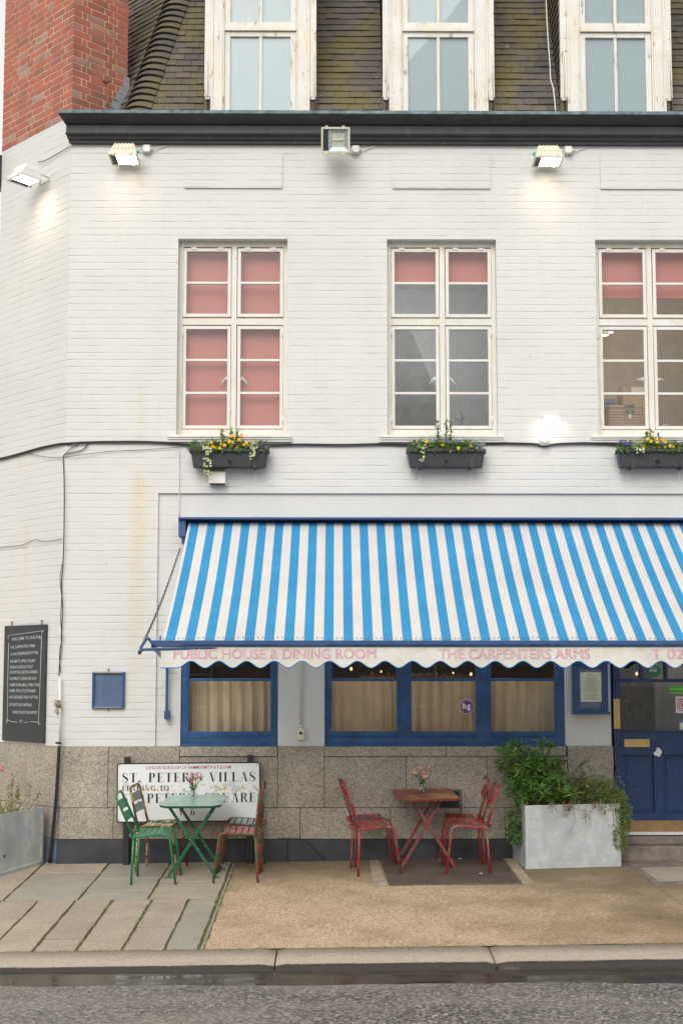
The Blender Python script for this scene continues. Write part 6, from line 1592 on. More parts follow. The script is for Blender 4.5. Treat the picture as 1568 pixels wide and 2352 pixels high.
c6 = fit((814.3, 1992), (911.5, 1988), -1); chair(base_matrix(c6[0], c6[1], c6[2]), 'dull red metal chair behind the front left one at the red table', GB, 'enamel_crimson', 'enamel_crimson', 1, 'enamel_crimson', .30)
c7 = fit((1120, 2009), (1026.9, 2008), 1); c7 = (c7[0] - .02, c7[1], c7[2] + R(7)); chair(base_matrix(*c7), 'bright red metal chair with a wide back slat, front right of the red table', GB, 'enamel_red', 'enamel_red', 1, 'enamel_red', .30)
c8 = fit((1105, 1986.5), (1008.5, 1985), 1); c8 = (c8[0] - .03, c8[1], c8[2] + R(8)); chair(base_matrix(*c8), 'orange red chipped metal chair behind the front right one at the red table', GB, 'enamel_red_chipped', 'enamel_red_chipped', 1, 'enamel_red_chipped', .30)

def table(M4, label, w_, d_, top, edge, legs, cham, h=.715, feet=True, st_=.225, sb_=.235):
    t = thing('folding_table', label, 'table', M4=M4)
    def outline(s, r_=cham):
        a, b_ = w_ / 2 - s, d_ / 2 - s
        return [(a, -b_ + r_), (a, b_ - r_), (a - r_, b_), (-a + r_, b_), (-a, b_ - r_), (-a, -b_ + r_), (-a + r_, -b_), (a - r_, -b_)]
    mb = MB(); mb.prism(outline(0), lambda a, b_, d: Vector((a, b_, d)), h - .004, h); T0 = mb.build('tabletop', top, t, bevel=.002)
    mb = MB(); o0 = outline(0.0005); o1 = outline(.012)
    for k in range(8):
        a, b_ = o0[k], o0[(k + 1) % 8]; c, d = o1[k], o1[(k + 1) % 8]; mb.hexa([Vector((*a, h - .0045)), Vector((*b_, h - .0045)), Vector((*d, h - .026)), Vector((*c, h - .026))], [Vector((a[0] * .99, a[1] * .99, h - .0045)), Vector((b_[0] * .99, b_[1] * .99, h - .0045)), Vector((d[0] * .98, d[1] * .98, h - .026)), Vector((c[0] * .98, c[1] * .98, h - .026))])
    mb.build('table_rim', edge, t)
    sp = .235; mb = None
    for k, (yy, s_) in enumerate(((-.205, 1), (.205, 1), (-.185, -1), (.185, -1))):
        mb = MB(); bar(mb, (-s_ * st_, yy, h - .02), (s_ * sb_, yy, .005), .028, .008, (0, 1, 0))
        if feet: bar(mb, (s_ * sb_ - .04, yy, .003), (s_ * sb_ + .04, yy, .003), .03, .005)
        mb.build('leg', legs, t)
    mb = MB()
    for s_, yv in ((1, .205), (-1, .185)):
        mb.tube([(s_ * sb_ * .85, -yv, .07), (s_ * sb_ * .85, yv, .07)], .007, 8); mb.tube([(-s_ * st_ * .95, -yv, h - .035), (-s_ * st_ * .95, yv, h - .035)], .007, 8)
    hc = h * sb_ / (st_ + sb_)
    for s_ in (-1, 1): mb.tube([(0, s_ * .212, hc), (0, s_ * .176, hc)], .010, 8)
    mb.build('stretcher', legs, t); return t
def top_h(pts, h):                            # where the four corners of a top meet the plane h above the pavement
    q = [PG(x, y_, h) for x, y_ in pts]; return q
TH = .715
q = top_h([(396.4, 1823.3), (521.9, 1822.8), (506, 1852), (374, 1850)], TH); cg = sum(q, Vector()) / 4; print('green table', (q[1] - q[0]).length, (q[2] - q[1]).length, cg)
TG = base_matrix(cg.x, cg.y, R(-2)); table(TG, 'pale green square metal folding table in front of the street sign, rusty rim', .60, max(.5, min(.72, (q[0] - q[3]).length)), 'table_mint', 'enamel_dark_green', 'enamel_dark_green', .075)
q = top_h([(900, 1809), (1035.5, 1805), (1054, 1827.5), (915, 1836.5)], TH + .01); cr_ = sum(q, Vector()) / 4; print('red table', (q[1] - q[0]).length, (q[2] - q[1]).length, cr_)
TR_ = base_matrix(cr_.x, cr_.y, R(3)); table(TR_, 'faded red and brown folding table with crimson crossed legs, between the red chairs', .60, max(.5, min(.72, (q[0] - q[3]).length)), 'table_red', 'enamel_crimson', 'enamel_crimson', .02, feet=False, st_=.155, sb_=.275)

# ------------------------------------------------------------------ flowers in vases
def rdir(r, up=.3):
    while True:
        v = Vector((r.uniform(-1, 1), r.uniform(-1, 1), r.uniform(-1, 1)))
        if .05 < v.length < 1: return (v.normalized() + Vector((0, 0, up))).normalized()
def flower(mb, c, face, R_, mi, r, petals=5):
    face = face.normalized(); u = face.cross(Vector((.1, .3, 1))).normalized()
    for k in range(petals):
        a = 2 * math.pi * k / petals + r.uniform(-.2, .2); d = u * math.cos(a) + face.cross(u) * math.sin(a)
        mb.leaf(c, d + face * .25, face, R_ * r.uniform(.85, 1.1), R_ * 1.0, -.12, -.1, mi)
def vase(M4, lx, ly, h, label, cols, seed):
    root = M4 @ Vector((lx, ly, h)); t = thing('flower_vase', label, 'vase', root); p = Part(t); r = random.Random(seed)
    mb = MB(); pr = [(.0, .002), (.030, .002), (.040, .02), (.041, .04), (.033, .065), (.020, .082), (.021, .092), (.026, .10)]
    mb.lathe(pr, root, 20); mb.lathe([(q[0] * .9, q[1] + .003) for q in pr], root, 20); p(mb, 'glass_vase', 'clear_glass')
    mb = MB(); mb.lathe([(.0, .006), (.026, .006), (.035, .022), (.035, .038), (.0005, .0385)], root, 16); p(mb, 'water', 'case_glass')
    st = MB(); fl_ = MB(); lf = MB()
    for k in range(13):
        a = r.uniform(0, 6.28); sp = r.uniform(.02, .085); top = root + Vector((math.cos(a) * sp, math.sin(a) * sp * .8, r.uniform(.14, .255)))
        pts = smooth_path([root + Vector((math.cos(a) * .01, math.sin(a) * .01, .02)), root + Vector((math.cos(a) * .018, math.sin(a) * .018, .10)), top], 4); st.tube(pts, .0018, 5)
        mi = r.choice(cols)
        if mi == 1 or mi == 0:
            for q in range(7): flower(fl_, top + Vector((r.gauss(0, .013), r.gauss(0, .012), r.gauss(0, .013))), rdir(r, .2) + Vector((0, -.6, 0)), .012, mi, r)
        else:
            for q in range(3): flower(fl_, top + Vector((r.gauss(0, .012), r.gauss(0, .01), r.gauss(0, .01))), rdir(r, .3) + Vector((0, -.8, 0)), .016, mi, r, 7)
        for q in range(5): tt = pts[int(len(pts) * r.uniform(.45, .95))]; lf.leaf(tt, rdir(r, .0), Vector((0, 0, 1)), .04, .016)
    p(st, 'stem', 'stem_green'); p(fl_, 'blossom', ['petal_magenta', 'petal_pink', 'petal_peach']); p(lf, 'leaves', 'leaf_dark')
vase(TG, -.02, .05, TH, 'small glass vase of pink and yellow flowers on the pale green table', [0, 1, 1, 1, 2], 5)
vase(TR_, -.03, .02, TH, 'small glass vase of magenta, pink and peach flowers on the red table', [0, 1, 1, 2, 2], 8)

# metal hatch covers and litter
hp = [g8(180, 618), g8(492, 615), g8(735, 612), g8(828, 732), g8(522, 736), g8(215, 741)]
for k, (ix, lbl) in enumerate((((0, 1, 4, 5), 'left brown chequered steel hatch cover under the red table'), ((1, 2, 3, 4), 'right brown chequered steel hatch cover under the right red chairs'))):
    q = [hp[i] for i in ix]; cc = sum(q, Vector()) / 4; q = [v + (cc - v).normalized() * .011 for v in q]; mb = MB(); mb.hexa([gpt(v.x, v.y, -.01) for v in q], [gpt(v.x, v.y, .012) for v in q]); o = mb.build('hatch_cover', 'chequer_plate', loc=q[0], bevel=.002); tag(o, lbl, 'hatch cover', 'steel hatch covers under the red table')

# ------------------------------------------------------------------ flower troughs under the windows
def leafball(mb, c, rad, n, L, W, r, mi=0, up=.5, shell=.35, curl=.2):
    for k in range(n):
        d = rdir(r, 0); rr = shell + (1 - shell) * r.random() ** .6; q = c + Vector((d.x * rad[0], d.y * rad[1], d.z * rad[2])) * rr
        mb.leaf(q, (d * .7 + rdir(r, up) * .8), rdir(r, 1.0), L * r.uniform(.6, 1.2), W * r.uniform(.7, 1.2), .15, curl, mi)
def trough(px, lbls, seed, spec):
    q = P(px, 1050, -.19); x0, x1 = P(px, 1032, -.21).x, P(px + 183, 1032, -.21).x; zt, zb = P(px, 1030, -.21).z, P(px, 1071, -.19).z; r = random.Random(seed)
    t = thing('flower_trough', lbls[0], 'flower trough', ((x0 + x1) / 2, 0, zb), 'dark plastic flower troughs under the windows'); p = Part(t)
    yf, yb = -.205, -.025; ins = .036
    def rr(xa, xb, ya, yb_, z, rad=.035): return [Vector((a, b_, z)) for a, b_ in rrect(xa, ya, xb, yb_, rad)]
    mb = MB(); mb.hexa(rr(x0 + ins, x1 - ins, yf + .03, yb - .01, zb), rr(x0 + .012, x1 - .012, yf + .008, yb - .004, zt - .02)); p(mb, 'tub', 'trough_plastic', bevel=.004)
    mb = MB(); mb.hexa(rr(x0, x1, yf - .004, yb, zt - .026), rr(x0 + .002, x1 - .002, yf - .002, yb, zt)); mb.hexa(rr(x0 + .004, x1 - .004, yf, yb, zt - .0262, .03), rr(x0 - .004, x1 + .004, yf - .01, yb + .002, zt - .034, .03)); p(mb, 'rim', 'trough_plastic')
    mb = MB(); mb.hexa(rr(x0 + .015, x1 - .015, yf + .01, yb - .01, zt - .01), rr(x0 + .015, x1 - .015, yf + .01, yb - .01, zt + .004)); p(mb, 'soil', 'soil')
    for f in (.19, .82):
        xx = x0 + (x1 - x0) * f; mb = MB(); mb.box(xx - .014, xx + .014, yf + .018, yf + .026, zb - .012, zt - .07); mb.box(xx - .012, xx + .012, yf + .02, 0, zb - .014, zb - .004); B_ = mb; mb = MB(); mb.box(xx - .014, xx + .014, -.006, 0, zb - .13, zb - .0141); mb.disc((xx, -.0065, zb - .112), (1, 0, 0), (0, 0, 1), .006, 8, -.003); p(mb, 'wall_strap', 'white_paint'); p(B_, 'bracket', 'trough_plastic')
    xx = x0 + (x1 - x0) * .5; mb = MB(); mb.tube([(xx, yf + .02, zb + .06), (xx, yf - .015, zb + .055)], .014, 10); mb.tube([(xx, yf - .012, zb + .055), (xx + .014, yf - .06, zb - .03)], .0085, 8); p(mb, 'overflow_pipe', 'black_paint')
    yc = (yf + yb) / 2; W_ = x1 - x0
    g_ = 'plants in the flower troughs'
    def plant(name, label, cat, parts):
        tt = thing(name, label, cat, (parts[0][3], yc, zt), g_); pp = Part(tt)
        for nm, mats, mbx, _ in parts: pp(mbx, nm, mats)
    for kk, it in enumerate(spec):
        kind, f, lab = it[0], it[1], it[2]; cx_ = x0 + W_ * f; c = Vector((cx_, yc - .01, zt))
        if kind == 'pansy':
            col, nfl, spread = it[3], it[4], it[5]; lf = MB(); leafball(lf, c + Vector((0, -.02, .025)), (spread, .085, .062), int(1500 * spread + 90), .030, .017, r)
            leafball(lf, c + Vector((0, -.085, -.005)), (spread * .9, .03, .03), int(500 * spread), .032, .019, r, 0, -.3)
            fl_ = MB(); 
            for q_ in range(nfl):
                cc = c + Vector((r.uniform(-spread, spread) * .9, r.uniform(-.11, -.05), r.uniform(.0, it[6]))); flower(fl_, cc, Vector((r.uniform(-.5, .5), -1, r.uniform(0, .5))), .0235, 0, r, 5)
            parts = [('foliage', 'leaf_mid', lf, cx_)]
            if nfl: parts.append(('blossom', col, fl_, cx_))
            plant('pansy_plant', lab, 'flowers', parts)
        elif kind == 'silver':
            st = MB(); lf = MB()
            for q_ in range(34):
                a = r.uniform(-1.1, 1.1); ln = r.uniform(.05, it[3]); d = Vector((math.sin(a) * .9, r.uniform(-.6, .3), 1)).normalized(); e = c + d * ln; st.tube([c + Vector((r.uniform(-.03, .03), 0, 0)), (c + e) / 2 + Vector((0, 0, .01)), e], .0013, 4)
                for z_ in range(11): lf.leaf(c + d * ln * r.uniform(.35, 1.05) + Vector((r.gauss(0, .006), r.gauss(0, .006), 0)), rdir(r, .3), rdir(r, .4), .017, .0048, 0)
            plant('silver_ragwort', lab, 'plant', [('foliage', 'leaf_silver', lf, cx_), ('stem', 'silver_leaf', st, cx_)])
        elif kind == 'ivy':
            lf = MB(); st = MB(); leafball(lf, c + Vector((0, -.06, .03)), (.055, .05, .05), 75, .026, .026, r, 0, .2)
            for q_ in range(it[4]):
                dx = r.uniform(-.02, .02) + (q_ * .035); pts = [c + Vector((dx, -.06, .02)), c + Vector((dx, -.115, .0)), c + Vector((dx + r.uniform(-.01, .01), -.125, -it[3] * .5)), c + Vector((dx + r.uniform(-.02, .02), -.12, -it[3]))]; pts = smooth_path(pts, 6); st.tube(pts, .0014, 4)
                for z_ in range(int(it[3] * 75)):
                    b0 = pts[r.randrange(4, len(pts))]; s_ = r.choice((-1, 1)); lf.leaf(b0, Vector((s_ * 1, -.5, -.4)) + rdir(r) * .4, Vector((0, -1, .3)), .031, .033, .0)
            plant('trailing_ivy', lab, 'plant', [('leaves', 'leaf_ivy', lf, cx_), ('stem', 'stem_green', st, cx_)])
        elif kind == 'laurel':
            lf = MB(); st = MB(); n_ = it[4]
            for q_ in range(n_):
                bx_ = c + Vector(((q_ - (n_ - 1) / 2) * .07 + r.uniform(-.01, .01), .01, .0)); hh = it[3] * r.uniform(.65, 1) if q_ != n_ // 2 else it[3]; tp_ = bx_ + Vector((r.uniform(-.02, .02), -.02, hh)); st.tube([bx_, tp_], .003, 5)
                for z_ in range(34): f_0 = r.uniform(.3, 1); lf.leaf(bx_.lerp(tp_, f_0), rdir(r, .55), Vector((0, 0, 1)), .052, .021, .1, .15)
            plant('laurel_shrub', lab, 'shrub', [('leaves', 'leaf_laurel', lf, cx_), ('stem', 'stem_green', st, cx_)])
        elif kind == 'blade':
            lf = MB()
            for q_ in range(9): lf.leaf(c + Vector((r.uniform(-.05, .05), .0, 0)), Vector((r.uniform(-.5, .5), r.uniform(-.2, .1), 1)), Vector((0, -1, 0)), r.uniform(.08, it[3]), .012, 0, .05)
            plant('bulb_shoots', lab, 'plant', [('blades', 'leaf_mid', lf, cx_)])
S1, S2, S3 = ' in the left flower trough', ' in the middle flower trough', ' in the right flower trough'
trough(434.6, ['left dark plastic flower trough with the most yellow pansies, above the vent cowl'], 31, [
    ('pansy', .08, 'low green leaves at the left end' + S1[0:], 'petal_yellow', 0, .09, .03), ('silver', .13, 'silver feathery ragwort at the left end' + S1, .13), ('blade', .27, 'dark green bulb blades' + S1, .17),
    ('laurel', .50, 'bright green laurel sprigs' + S1, .205, 3), ('pansy', .40, 'clump of pansies with three yellow flowers side by side' + S1, 'petal_yellow', 7, .14, .07), ('pansy', .64, 'largest clump of yellow pansies' + S1, 'petal_yellow', 12, .13, .15),
    ('ivy', .21, 'long trail of variegated ivy hanging at the left of the left flower trough', .27, 2), ('ivy', .80, 'short trail of variegated ivy hanging at the right of the left flower trough', .11, 2), ('silver', .91, 'tall silver feathery ragwort at the right end' + S1, .17), ('pansy', .91, 'purple pansy at the right end' + S1, 'petal_purple', 3, .07, .07)])
trough(933.5, ['middle dark plastic flower trough with mostly green leaves'], 47, [
    ('silver', .12, 'silver feathery ragwort at the left end' + S2, .15), ('silver', .27, 'taller silver feathery ragwort left of the laurel' + S2, .19), ('laurel', .50, 'tall bright green laurel shoot' + S2, .31, 3),
    ('pansy', .14, 'plain green leaves under the ragwort' + S2, 'petal_yellow', 0, .11, .03), ('pansy', .38, 'pansies with one yellow flower' + S2, 'petal_yellow', 2, .13, .075), ('pansy', .57, 'pansies with two purple flowers' + S2, 'petal_purple', 3, .12, .09), ('pansy', .75, 'pansies with a yellow flower at the right of the laurel' + S2, 'petal_yellow', 2, .10, .07),
    ('ivy', .20, 'short trail of variegated ivy hanging in front of the middle flower trough', .13, 1), ('silver', .82, 'silver feathery ragwort right of the yellow flower' + S2, .18), ('silver', .93, 'silver feathery ragwort at the right end' + S2, .14)])
trough(1418, ['right dark plastic flower trough cut off by the edge of the picture'], 63, [
    ('pansy', .10, 'purple pansies at the left end' + S3, 'petal_purple', 5, .09, .09), ('blade', .24, 'green bulb blades' + S3, .15), ('ivy', .25, 'bush of variegated ivy' + S3, .06, 2), ('laurel', .46, 'bright green laurel sprigs' + S3, .22, 3),
    ('pansy', .42, 'bright yellow pansies in front of the laurel' + S3, 'petal_yellow', 8, .12, .14), ('pansy', .68, 'yellow pansies' + S3 + ', at the picture edge', 'petal_yellow', 6, .12, .10), ('silver', .62, 'silver ragwort' + S3, .15), ('pansy', .9, 'yellow pansies at the far right end' + S3, 'petal_yellow', 5, .08, .08)])

# ------------------------------------------------------------------ things on the right room's window board
def at(px, py, Y): return P(px, py, Y)
mb = MB(); q0, q1 = at(1397, 935, .42), at(1480, 985, .42); t = thing('wicker_hamper', 'wicker hamper with green straps standing inside the right first floor window', 'basket', ((q0.x + q1.x) / 2, .55, q1.z)); p = Part(t)
x0, x1, z0, z1 = q0.x, q1.x, zf - .04, q0.z
mb.box(x0, x1, .42, .72, z0, z1)
for j in range(14):
    z_ = z0 + (z1 - z0) * (j + .5) / 14
    mb.tube([(x0 + (x1 - x0) * i / 24, .418 - .007 * (1 if (i + j) % 2 else -1), z_) for i in range(25)], .0075, 5)
simple('wicker', (0.50, 0.31, 0.20), .8, 0, .2, 40); simple('green_fabric', (0.05, 0.14, 0.11), .8)
p(mb, 'basket_body', 'wicker'); mb = MB(); mb.box(x0 - .006, x1 + .006, .41, .73, z1, z1 + .02); p(mb, 'lid', 'wicker')
mb = MB(); xm = (x0 + x1) / 2 + .03; mb.box(xm - .05, xm + .05, .40, .41, z1 - .0, z1 + .022); mb.box(xm - .05, xm - .01, .402, .409, z1 - .07, z1 - .035); mb.box(xm + .01, xm + .05, .402, .409, z1 - .07, z1 - .035); p(mb, 'strap', 'green_fabric'); mb = MB(); mb.box(xm - .015, xm + .015, .401, .406, z1 - .13, z1 - .085); p(mb, 'paper_tag', 'paper_white')
q0, q1 = at(1428, 888, .8), at(1500, 940, .8); t = thing('cardboard_box', 'plain cardboard box with a white label behind the wicker hamper', 'box', ((q0.x + q1.x) / 2, .95, q1.z)); p = Part(t)
mb = MB(); mb.box(q0.x, q1.x, .8, 1.1, z0, q0.z); p(mb, 'carton', 'cardboard'); mb = MB(); mb.box(q0.x + .1, q1.x - .05, .795, .799, q0.z - .1, q0.z - .005); p(mb, 'shipping_label', 'paper_white')
q0, q1 = at(1387, 909, .6), at(1424, 975, .6); t = thing('storage_crate', 'dark grey slatted plastic crate at the left of the wicker hamper', 'crate', ((q0.x + q1.x) / 2, .9, z0)); p = Part(t)
mb = MB(); mb.box(q0.x, q1.x, .78, 1.0, z0, q0.z); 
for j in range(5): mb.box(q0.x + .02, q1.x - .02, .77, .779, q0.z - .05 - j * .05, q0.z - .02 - j * .05)
p(mb, 'crate_body', 'notice_back')
q = at(1540, 960, .5); t = thing('blue_bowl', 'pale blue bowl standing inside the right hand casement of the right first floor window', 'bowl', (q.x, .5, z0)); p = Part(t); mb = MB(); mb.lathe([(.05, 0), (.10, .05), (.11, .12), (.105, .12), (.09, .05)], (q.x, .5, z0), 20); simple('pale_blue', (.33, .45, .58), .5); p(mb, 'bowl', 'pale_blue')
q = at(1528, 940, .75); t = thing('cloth_bag', 'crumpled dark green cloth bag behind the pale blue bowl', 'bag', (q.x, .75, z0)); p = Part(t); mb = MB(); vs = []; n = 20
for j in range(9):
    for i in range(n):
        a = 2 * math.pi * i / n; zz = .30 * j / 8; rr = (.21 * math.sin(math.pi * (.12 + .80 * j / 8)) ** .7) * (1 + .12 * mathutils.noise.noise(Vector((math.cos(a) * 2, math.sin(a) * 2, j * .5)))); vs.append((q.x + rr * math.cos(a), .8 + rr * .7 * math.sin(a), z0 + zz))
mb.add(vs, [(j * n + i, j * n + (i + 1) % n, (j + 1) * n + (i + 1) % n, (j + 1) * n + i) for j in range(8) for i in range(n)] + [tuple(8 * n + i for i in range(n))], 0, True); p(mb, 'bag_body', 'green_fabric'); mb = MB(); mb.tube(smooth_path([(q.x - .17, .66, z0 + .1), (q.x - .05, .62, z0 + .27), (q.x + .08, .62, z0 + .2), (q.x + .2, .6, z0 + .05)]), .010, 6); p(mb, 'bag_strap', 'brass')
r = random.Random(12); q = at(1060, 980, .32); t = thing('dried_branch', 'bare dark branch standing inside the middle first floor window', 'branch', (q.x, .32, zf + .05)); p = Part(t); mb = MB()
b0 = Vector((q.x, .32, zf)); mb.tube([b0, b0 + Vector((-.005, 0, .14)), b0 + Vector((.005, 0, .26)), b0 + Vector((-.01, 0, .33))], [.009, .008, .007, .004], 6)
for s_, h1, ln in ((-1, .10, .14), (1, .12, .12), (-1, .2, .07), (1, .22, .05), (-1, .15, .05)): mb.tube([b0 + Vector((0, 0, h1)), b0 + Vector((s_ * ln * .5, 0, h1 + .03)), b0 + Vector((s_ * ln, 0, h1 + ln * .75))], [.005, .004, .002], 5)
p(mb, 'twigs', 'dark_wood')

# ------------------------------------------------------------------ galvanised planters
def rivets(mb, a, b_, n, out, r_=.010):
    for k in range(n): q = a.lerp(b_, (k + .5) / n); u = (b_ - a).normalized(); mb.disc(q, u, out.cross(u).normalized(), r_, 8, .007 if u.cross(out.cross(u).normalized()).dot(out) > 0 else -.007)
def tank(pts, h, label, extra=None):
    """pts: four plan corners anticlockwise from front-left seen from the street"""
    t = thing('zinc_planter', label, 'planter', gpt(pts[0].x, pts[0].y), 'galvanised riveted planters by the wall'); p = Part(t)
    lo = [gpt(q.x, q.y, .003) for q in pts]; hi = [Vector((q.x, q.y, lo[0].z + h + (q.x - pts[0].x) * GX)) for q in pts]; c = sum(lo, Vector()) / 4; c.z = 0
    ins = lambda q, d: q + ((c - Vector((q.x, q.y, 0))).normalized() * d)
    mb = MB(); hi_i = [ins(q, .02) for q in hi]; dp = [q - Vector((0, 0, .1)) for q in hi_i]
    mb.add(lo + hi, [(0, 1, 5, 4), (1, 2, 6, 5), (2, 3, 7, 6), (3, 0, 4, 7), (3, 2, 1, 0)]); mb.add(hi + hi_i, [(k, (k + 1) % 4, 4 + (k + 1) % 4, 4 + k) for k in range(4)]); mb.add(hi_i + dp, [(k, (k + 1) % 4, 4 + (k + 1) % 4, 4 + k) for k in range(4)])
    p(mb, 'tank', 'zinc')
    mb = MB(); mb.add(dp, [(0, 1, 2, 3)]); mb.add([q + Vector((0, 0, .03)) for q in dp], [(0, 1, 2, 3)]); p(mb, 'soil', 'soil')
    e = (lo[1] - lo[0]).normalized(); out = Vector((e.y, -e.x, 0)); mb = MB(); v3 = Vector((0, 0, 1))
    rivets(mb, lo[0] + e * .03 + v3 * .02, hi[0] + e * .03 - v3 * .02, 20, out); rivets(mb, lo[1] - e * .03 + v3 * .02, hi[1] - e * .03 - v3 * .02, 20, out)
    if extra == 'left': rivets(mb, lo[0] + v3 * .03, lo[1] + v3 * .03, 30, out)
    p(mb, 'rivet', 'zinc')
    mb = MB(); hq = (lo[0].lerp(lo[1], .46) + v3 * (h * .915) if extra != 'left' else lo[1] - e * .62 + v3 * h * .30) + out * .001; u = e; mb.disc(hq, u, v3, .014, 14, .002 if u.cross(v3).dot(out) > 0 else -.002); p(mb, 'drain_hole', 'black_paint')
    return t, lo, hi
pl, pr_ = PG(1207, 1997.5), PG(1425.5, 1990.5); pbk = PG(1178.5, 1971)
e = (pr_ - pl); back = Vector((-e.y, e.x, 0)).normalized() * .66; print('planter', e.length, (pbk - pl), back)
htank = P(1200, 1851, pl.y).z - pl.z
t, lo, hi = tank([pl, pr_, pr_ + back, pl + back], htank, 'big pale grey riveted metal planter left of the blue door, plants spilling over')
zt = hi[0].z - .08; X0, X1 = pl.x, pr_.x; Ym = (pl.y + pl.y + back.y) / 2
gp = 'plants in the big metal planter'
def shrub_thing(name, label, cat, root, parts, group=gp):
    t = thing(name, label, cat, root, group); p = Part(t)
    for nm, mats, mb in parts: p(mb, nm, mats)
r = random.Random(77)
XL = X0 + .05
# tall bush of palm-shaped leaves
lf = MB(); st = MB(); base = Vector((XL + .08, Ym, zt)); zref = pl.y
Htop = P(1150, 1697, Ym).z - zt
for k in range(46):
    a = r.uniform(-1, 1); hh = Htop * (r.uniform(.25, 1) if abs(a) < .6 else r.uniform(.12, .72)); tip = base + Vector((a * .36 + r.gauss(0, .03) - .02, r.uniform(-.26, .2), hh)); mid = base.lerp(tip, .55) + Vector((-a * .04, 0, .05)); st.tube(smooth_path([base + Vector((r.uniform(-.06, .06), r.uniform(-.06, .06), 0)), mid, tip], 4), [.005] * 4 + [.004] * 4 + [.003], 5)
    for w_ in range(6):
        c = tip if w_ == 0 else mid.lerp(tip, r.uniform(-.5, .95)) + Vector((r.gauss(0, .04), r.gauss(0, .04), r.gauss(0, .03))); face = rdir(r, .35); u = face.cross(rdir(r)).normalized(); v_ = face.cross(u); n = r.choice((6, 7, 8))
        for q in range(n): aa = 2 * math.pi * q / n + r.uniform(-.2, .2); d = u * math.cos(aa) + v_ * math.sin(aa) + face * .25; lf.leaf(c, d, face, r.uniform(.065, .12), .0175, .1, .3)
leafball(lf, base + Vector((-.0, 0, Htop * .42)), (.30, .24, Htop * .40), 800, .06, .016, r, 0, .2, .3)
shrub_thing('evergreen_bush', 'tall dark green bush with finger shaped leaves at the left of the big planter', 'bush', base, [('foliage', 'leaf_dark', lf), ('branches', 'bark', st)])
# low part spilling over the left side
lf = MB(); st = MB(); b2 = Vector((X0 - .02, Ym - .05, zt + .05))
leafball(lf, P(1188, 1880, Ym - .1), (.10, .12, .13), 420, .06, .014, r, 0, -.2); leafball(lf, P(1185, 1915, Ym - .15), (.09, .08, .10), 420, .05, .014, r, 0, -.2)
for k in range(12): e_ = P(r.uniform(1165, 1200), r.uniform(1850, 1915), Ym - .12); st.tube(smooth_path([b2 + Vector((.06, 0, 0)), b2 + Vector((-.04, -.03, .06)), e_], 5), .003, 5)
shrub_thing('trailing_plant', 'green fronds and pale stems hanging over the left side of the big planter', 'plant', b2, [('foliage', 'leaf_mid', lf), ('stems', 'leaf_dry', st)])
# middle shrub, olive with larger pale leaves
lf = MB(); st = MB(); b3 = Vector((X0 + .42, Ym, zt)); H3 = P(1300, 1730, Ym).z - zt
for k in range(26):
    a = r.uniform(-1, 1); tip = b3 + Vector((a * .27 + .03, r.uniform(-.2, .2), H3 * r.uniform(.35, 1) * (1 - .25 * abs(a)))); st.tube(smooth_path([b3, b3.lerp(tip, .5) + Vector((0, 0, .05)), tip], 3), .003, 5)
    for w_ in range(34): c = b3.lerp(tip, r.uniform(.3, 1)) + Vector((r.gauss(0, .025), r.gauss(0, .025), r.gauss(0, .025))); lf.leaf(c, rdir(r, .2), rdir(r, .8), r.uniform(.03, .055), .020, .1, .2)
for k in range(26): c = P(r.uniform(1225, 1300), r.uniform(1775, 1850), Ym - r.uniform(0, .2)); lf.leaf(c, rdir(r, .3), Vector((0, -1, .3)), .09, .07, .1, .2, 1)
pt_ = P(1355, 1738, Ym); st.tube(smooth_path([b3 + Vector((.1, 0, .2)), P(1335, 1760, Ym), pt_], 4), .003, 5)
for k in range(16): lf.leaf(P(1325, 1766, Ym).lerp(pt_, r.random()), rdir(r, .4), Vector((0, -1, .4)), .045, .018)
shrub_thing('olive_shrub', 'loose olive green shrub in the middle of the big planter', 'shrub', b3, [('foliage', ['leaf_olive', 'leaf_mid'], lf), ('branches', 'bark', st)])
# small-leaved creeper over the right corner
lf = MB(); st = MB(); b4 = Vector((X1 - .15, Ym, zt)); 
leafball(lf, P(1368, 1815, Ym), (.25, .22, .15), 1900, .022, .016, r, 0, .2, .2); leafball(lf, P(1405, 1840, Ym - .15), (.17, .16, .13), 1500, .020, .014, r); leafball(lf, P(1427, 1875, Ym - .2), (.10, .12, .20), 1700, .020, .014, r, 0, -.3, .15); leafball(lf, P(1422, 1925, Ym - .25), (.07, .08, .11), 500, .02, .014, r)
for k in range(220): a = P(1400 + r.gauss(0, 24), 1830 + r.gauss(0, 38), Ym - .2 * r.random()); lf.leaf(a, rdir(r), rdir(r), .02, .014)
for (px_, py_, n_) in ((1434, 1958, 40), (1412, 1952, 24), (1442, 1905, 30)):
    a = P(px_ - 8, 1860, Ym - .25); e_ = P(px_, py_, Ym - .26); st.tube([a, a.lerp(e_, .5) + Vector((.01, 0, 0)), e_], .0015, 4)
    for k in range(n_): lf.leaf(a.lerp(e_, r.random()) + Vector((r.gauss(0, .012), 0, 0)), rdir(r), rdir(r), .02, .015)
for k in range(24): a = Vector((X1 - .2, Ym, zt)); e_ = P(r.uniform(1330, 1445), r.uniform(1770, 1900), Ym - r.uniform(0, .2)); st.tube(smooth_path([a, a.lerp(e_, .5) + Vector((0, 0, .06)), e_], 3), .0018, 4)
shrub_thing('creeping_plant', 'mound of tiny green leaves tumbling over the big planter\'s right corner by the door', 'plant', b4, [('foliage', 'leaf_small', lf), ('stems', 'bark', st)])
lf = MB(); st = MB(); b5_ = Vector((X0 + .5, pl.y + .04, zt + .02))
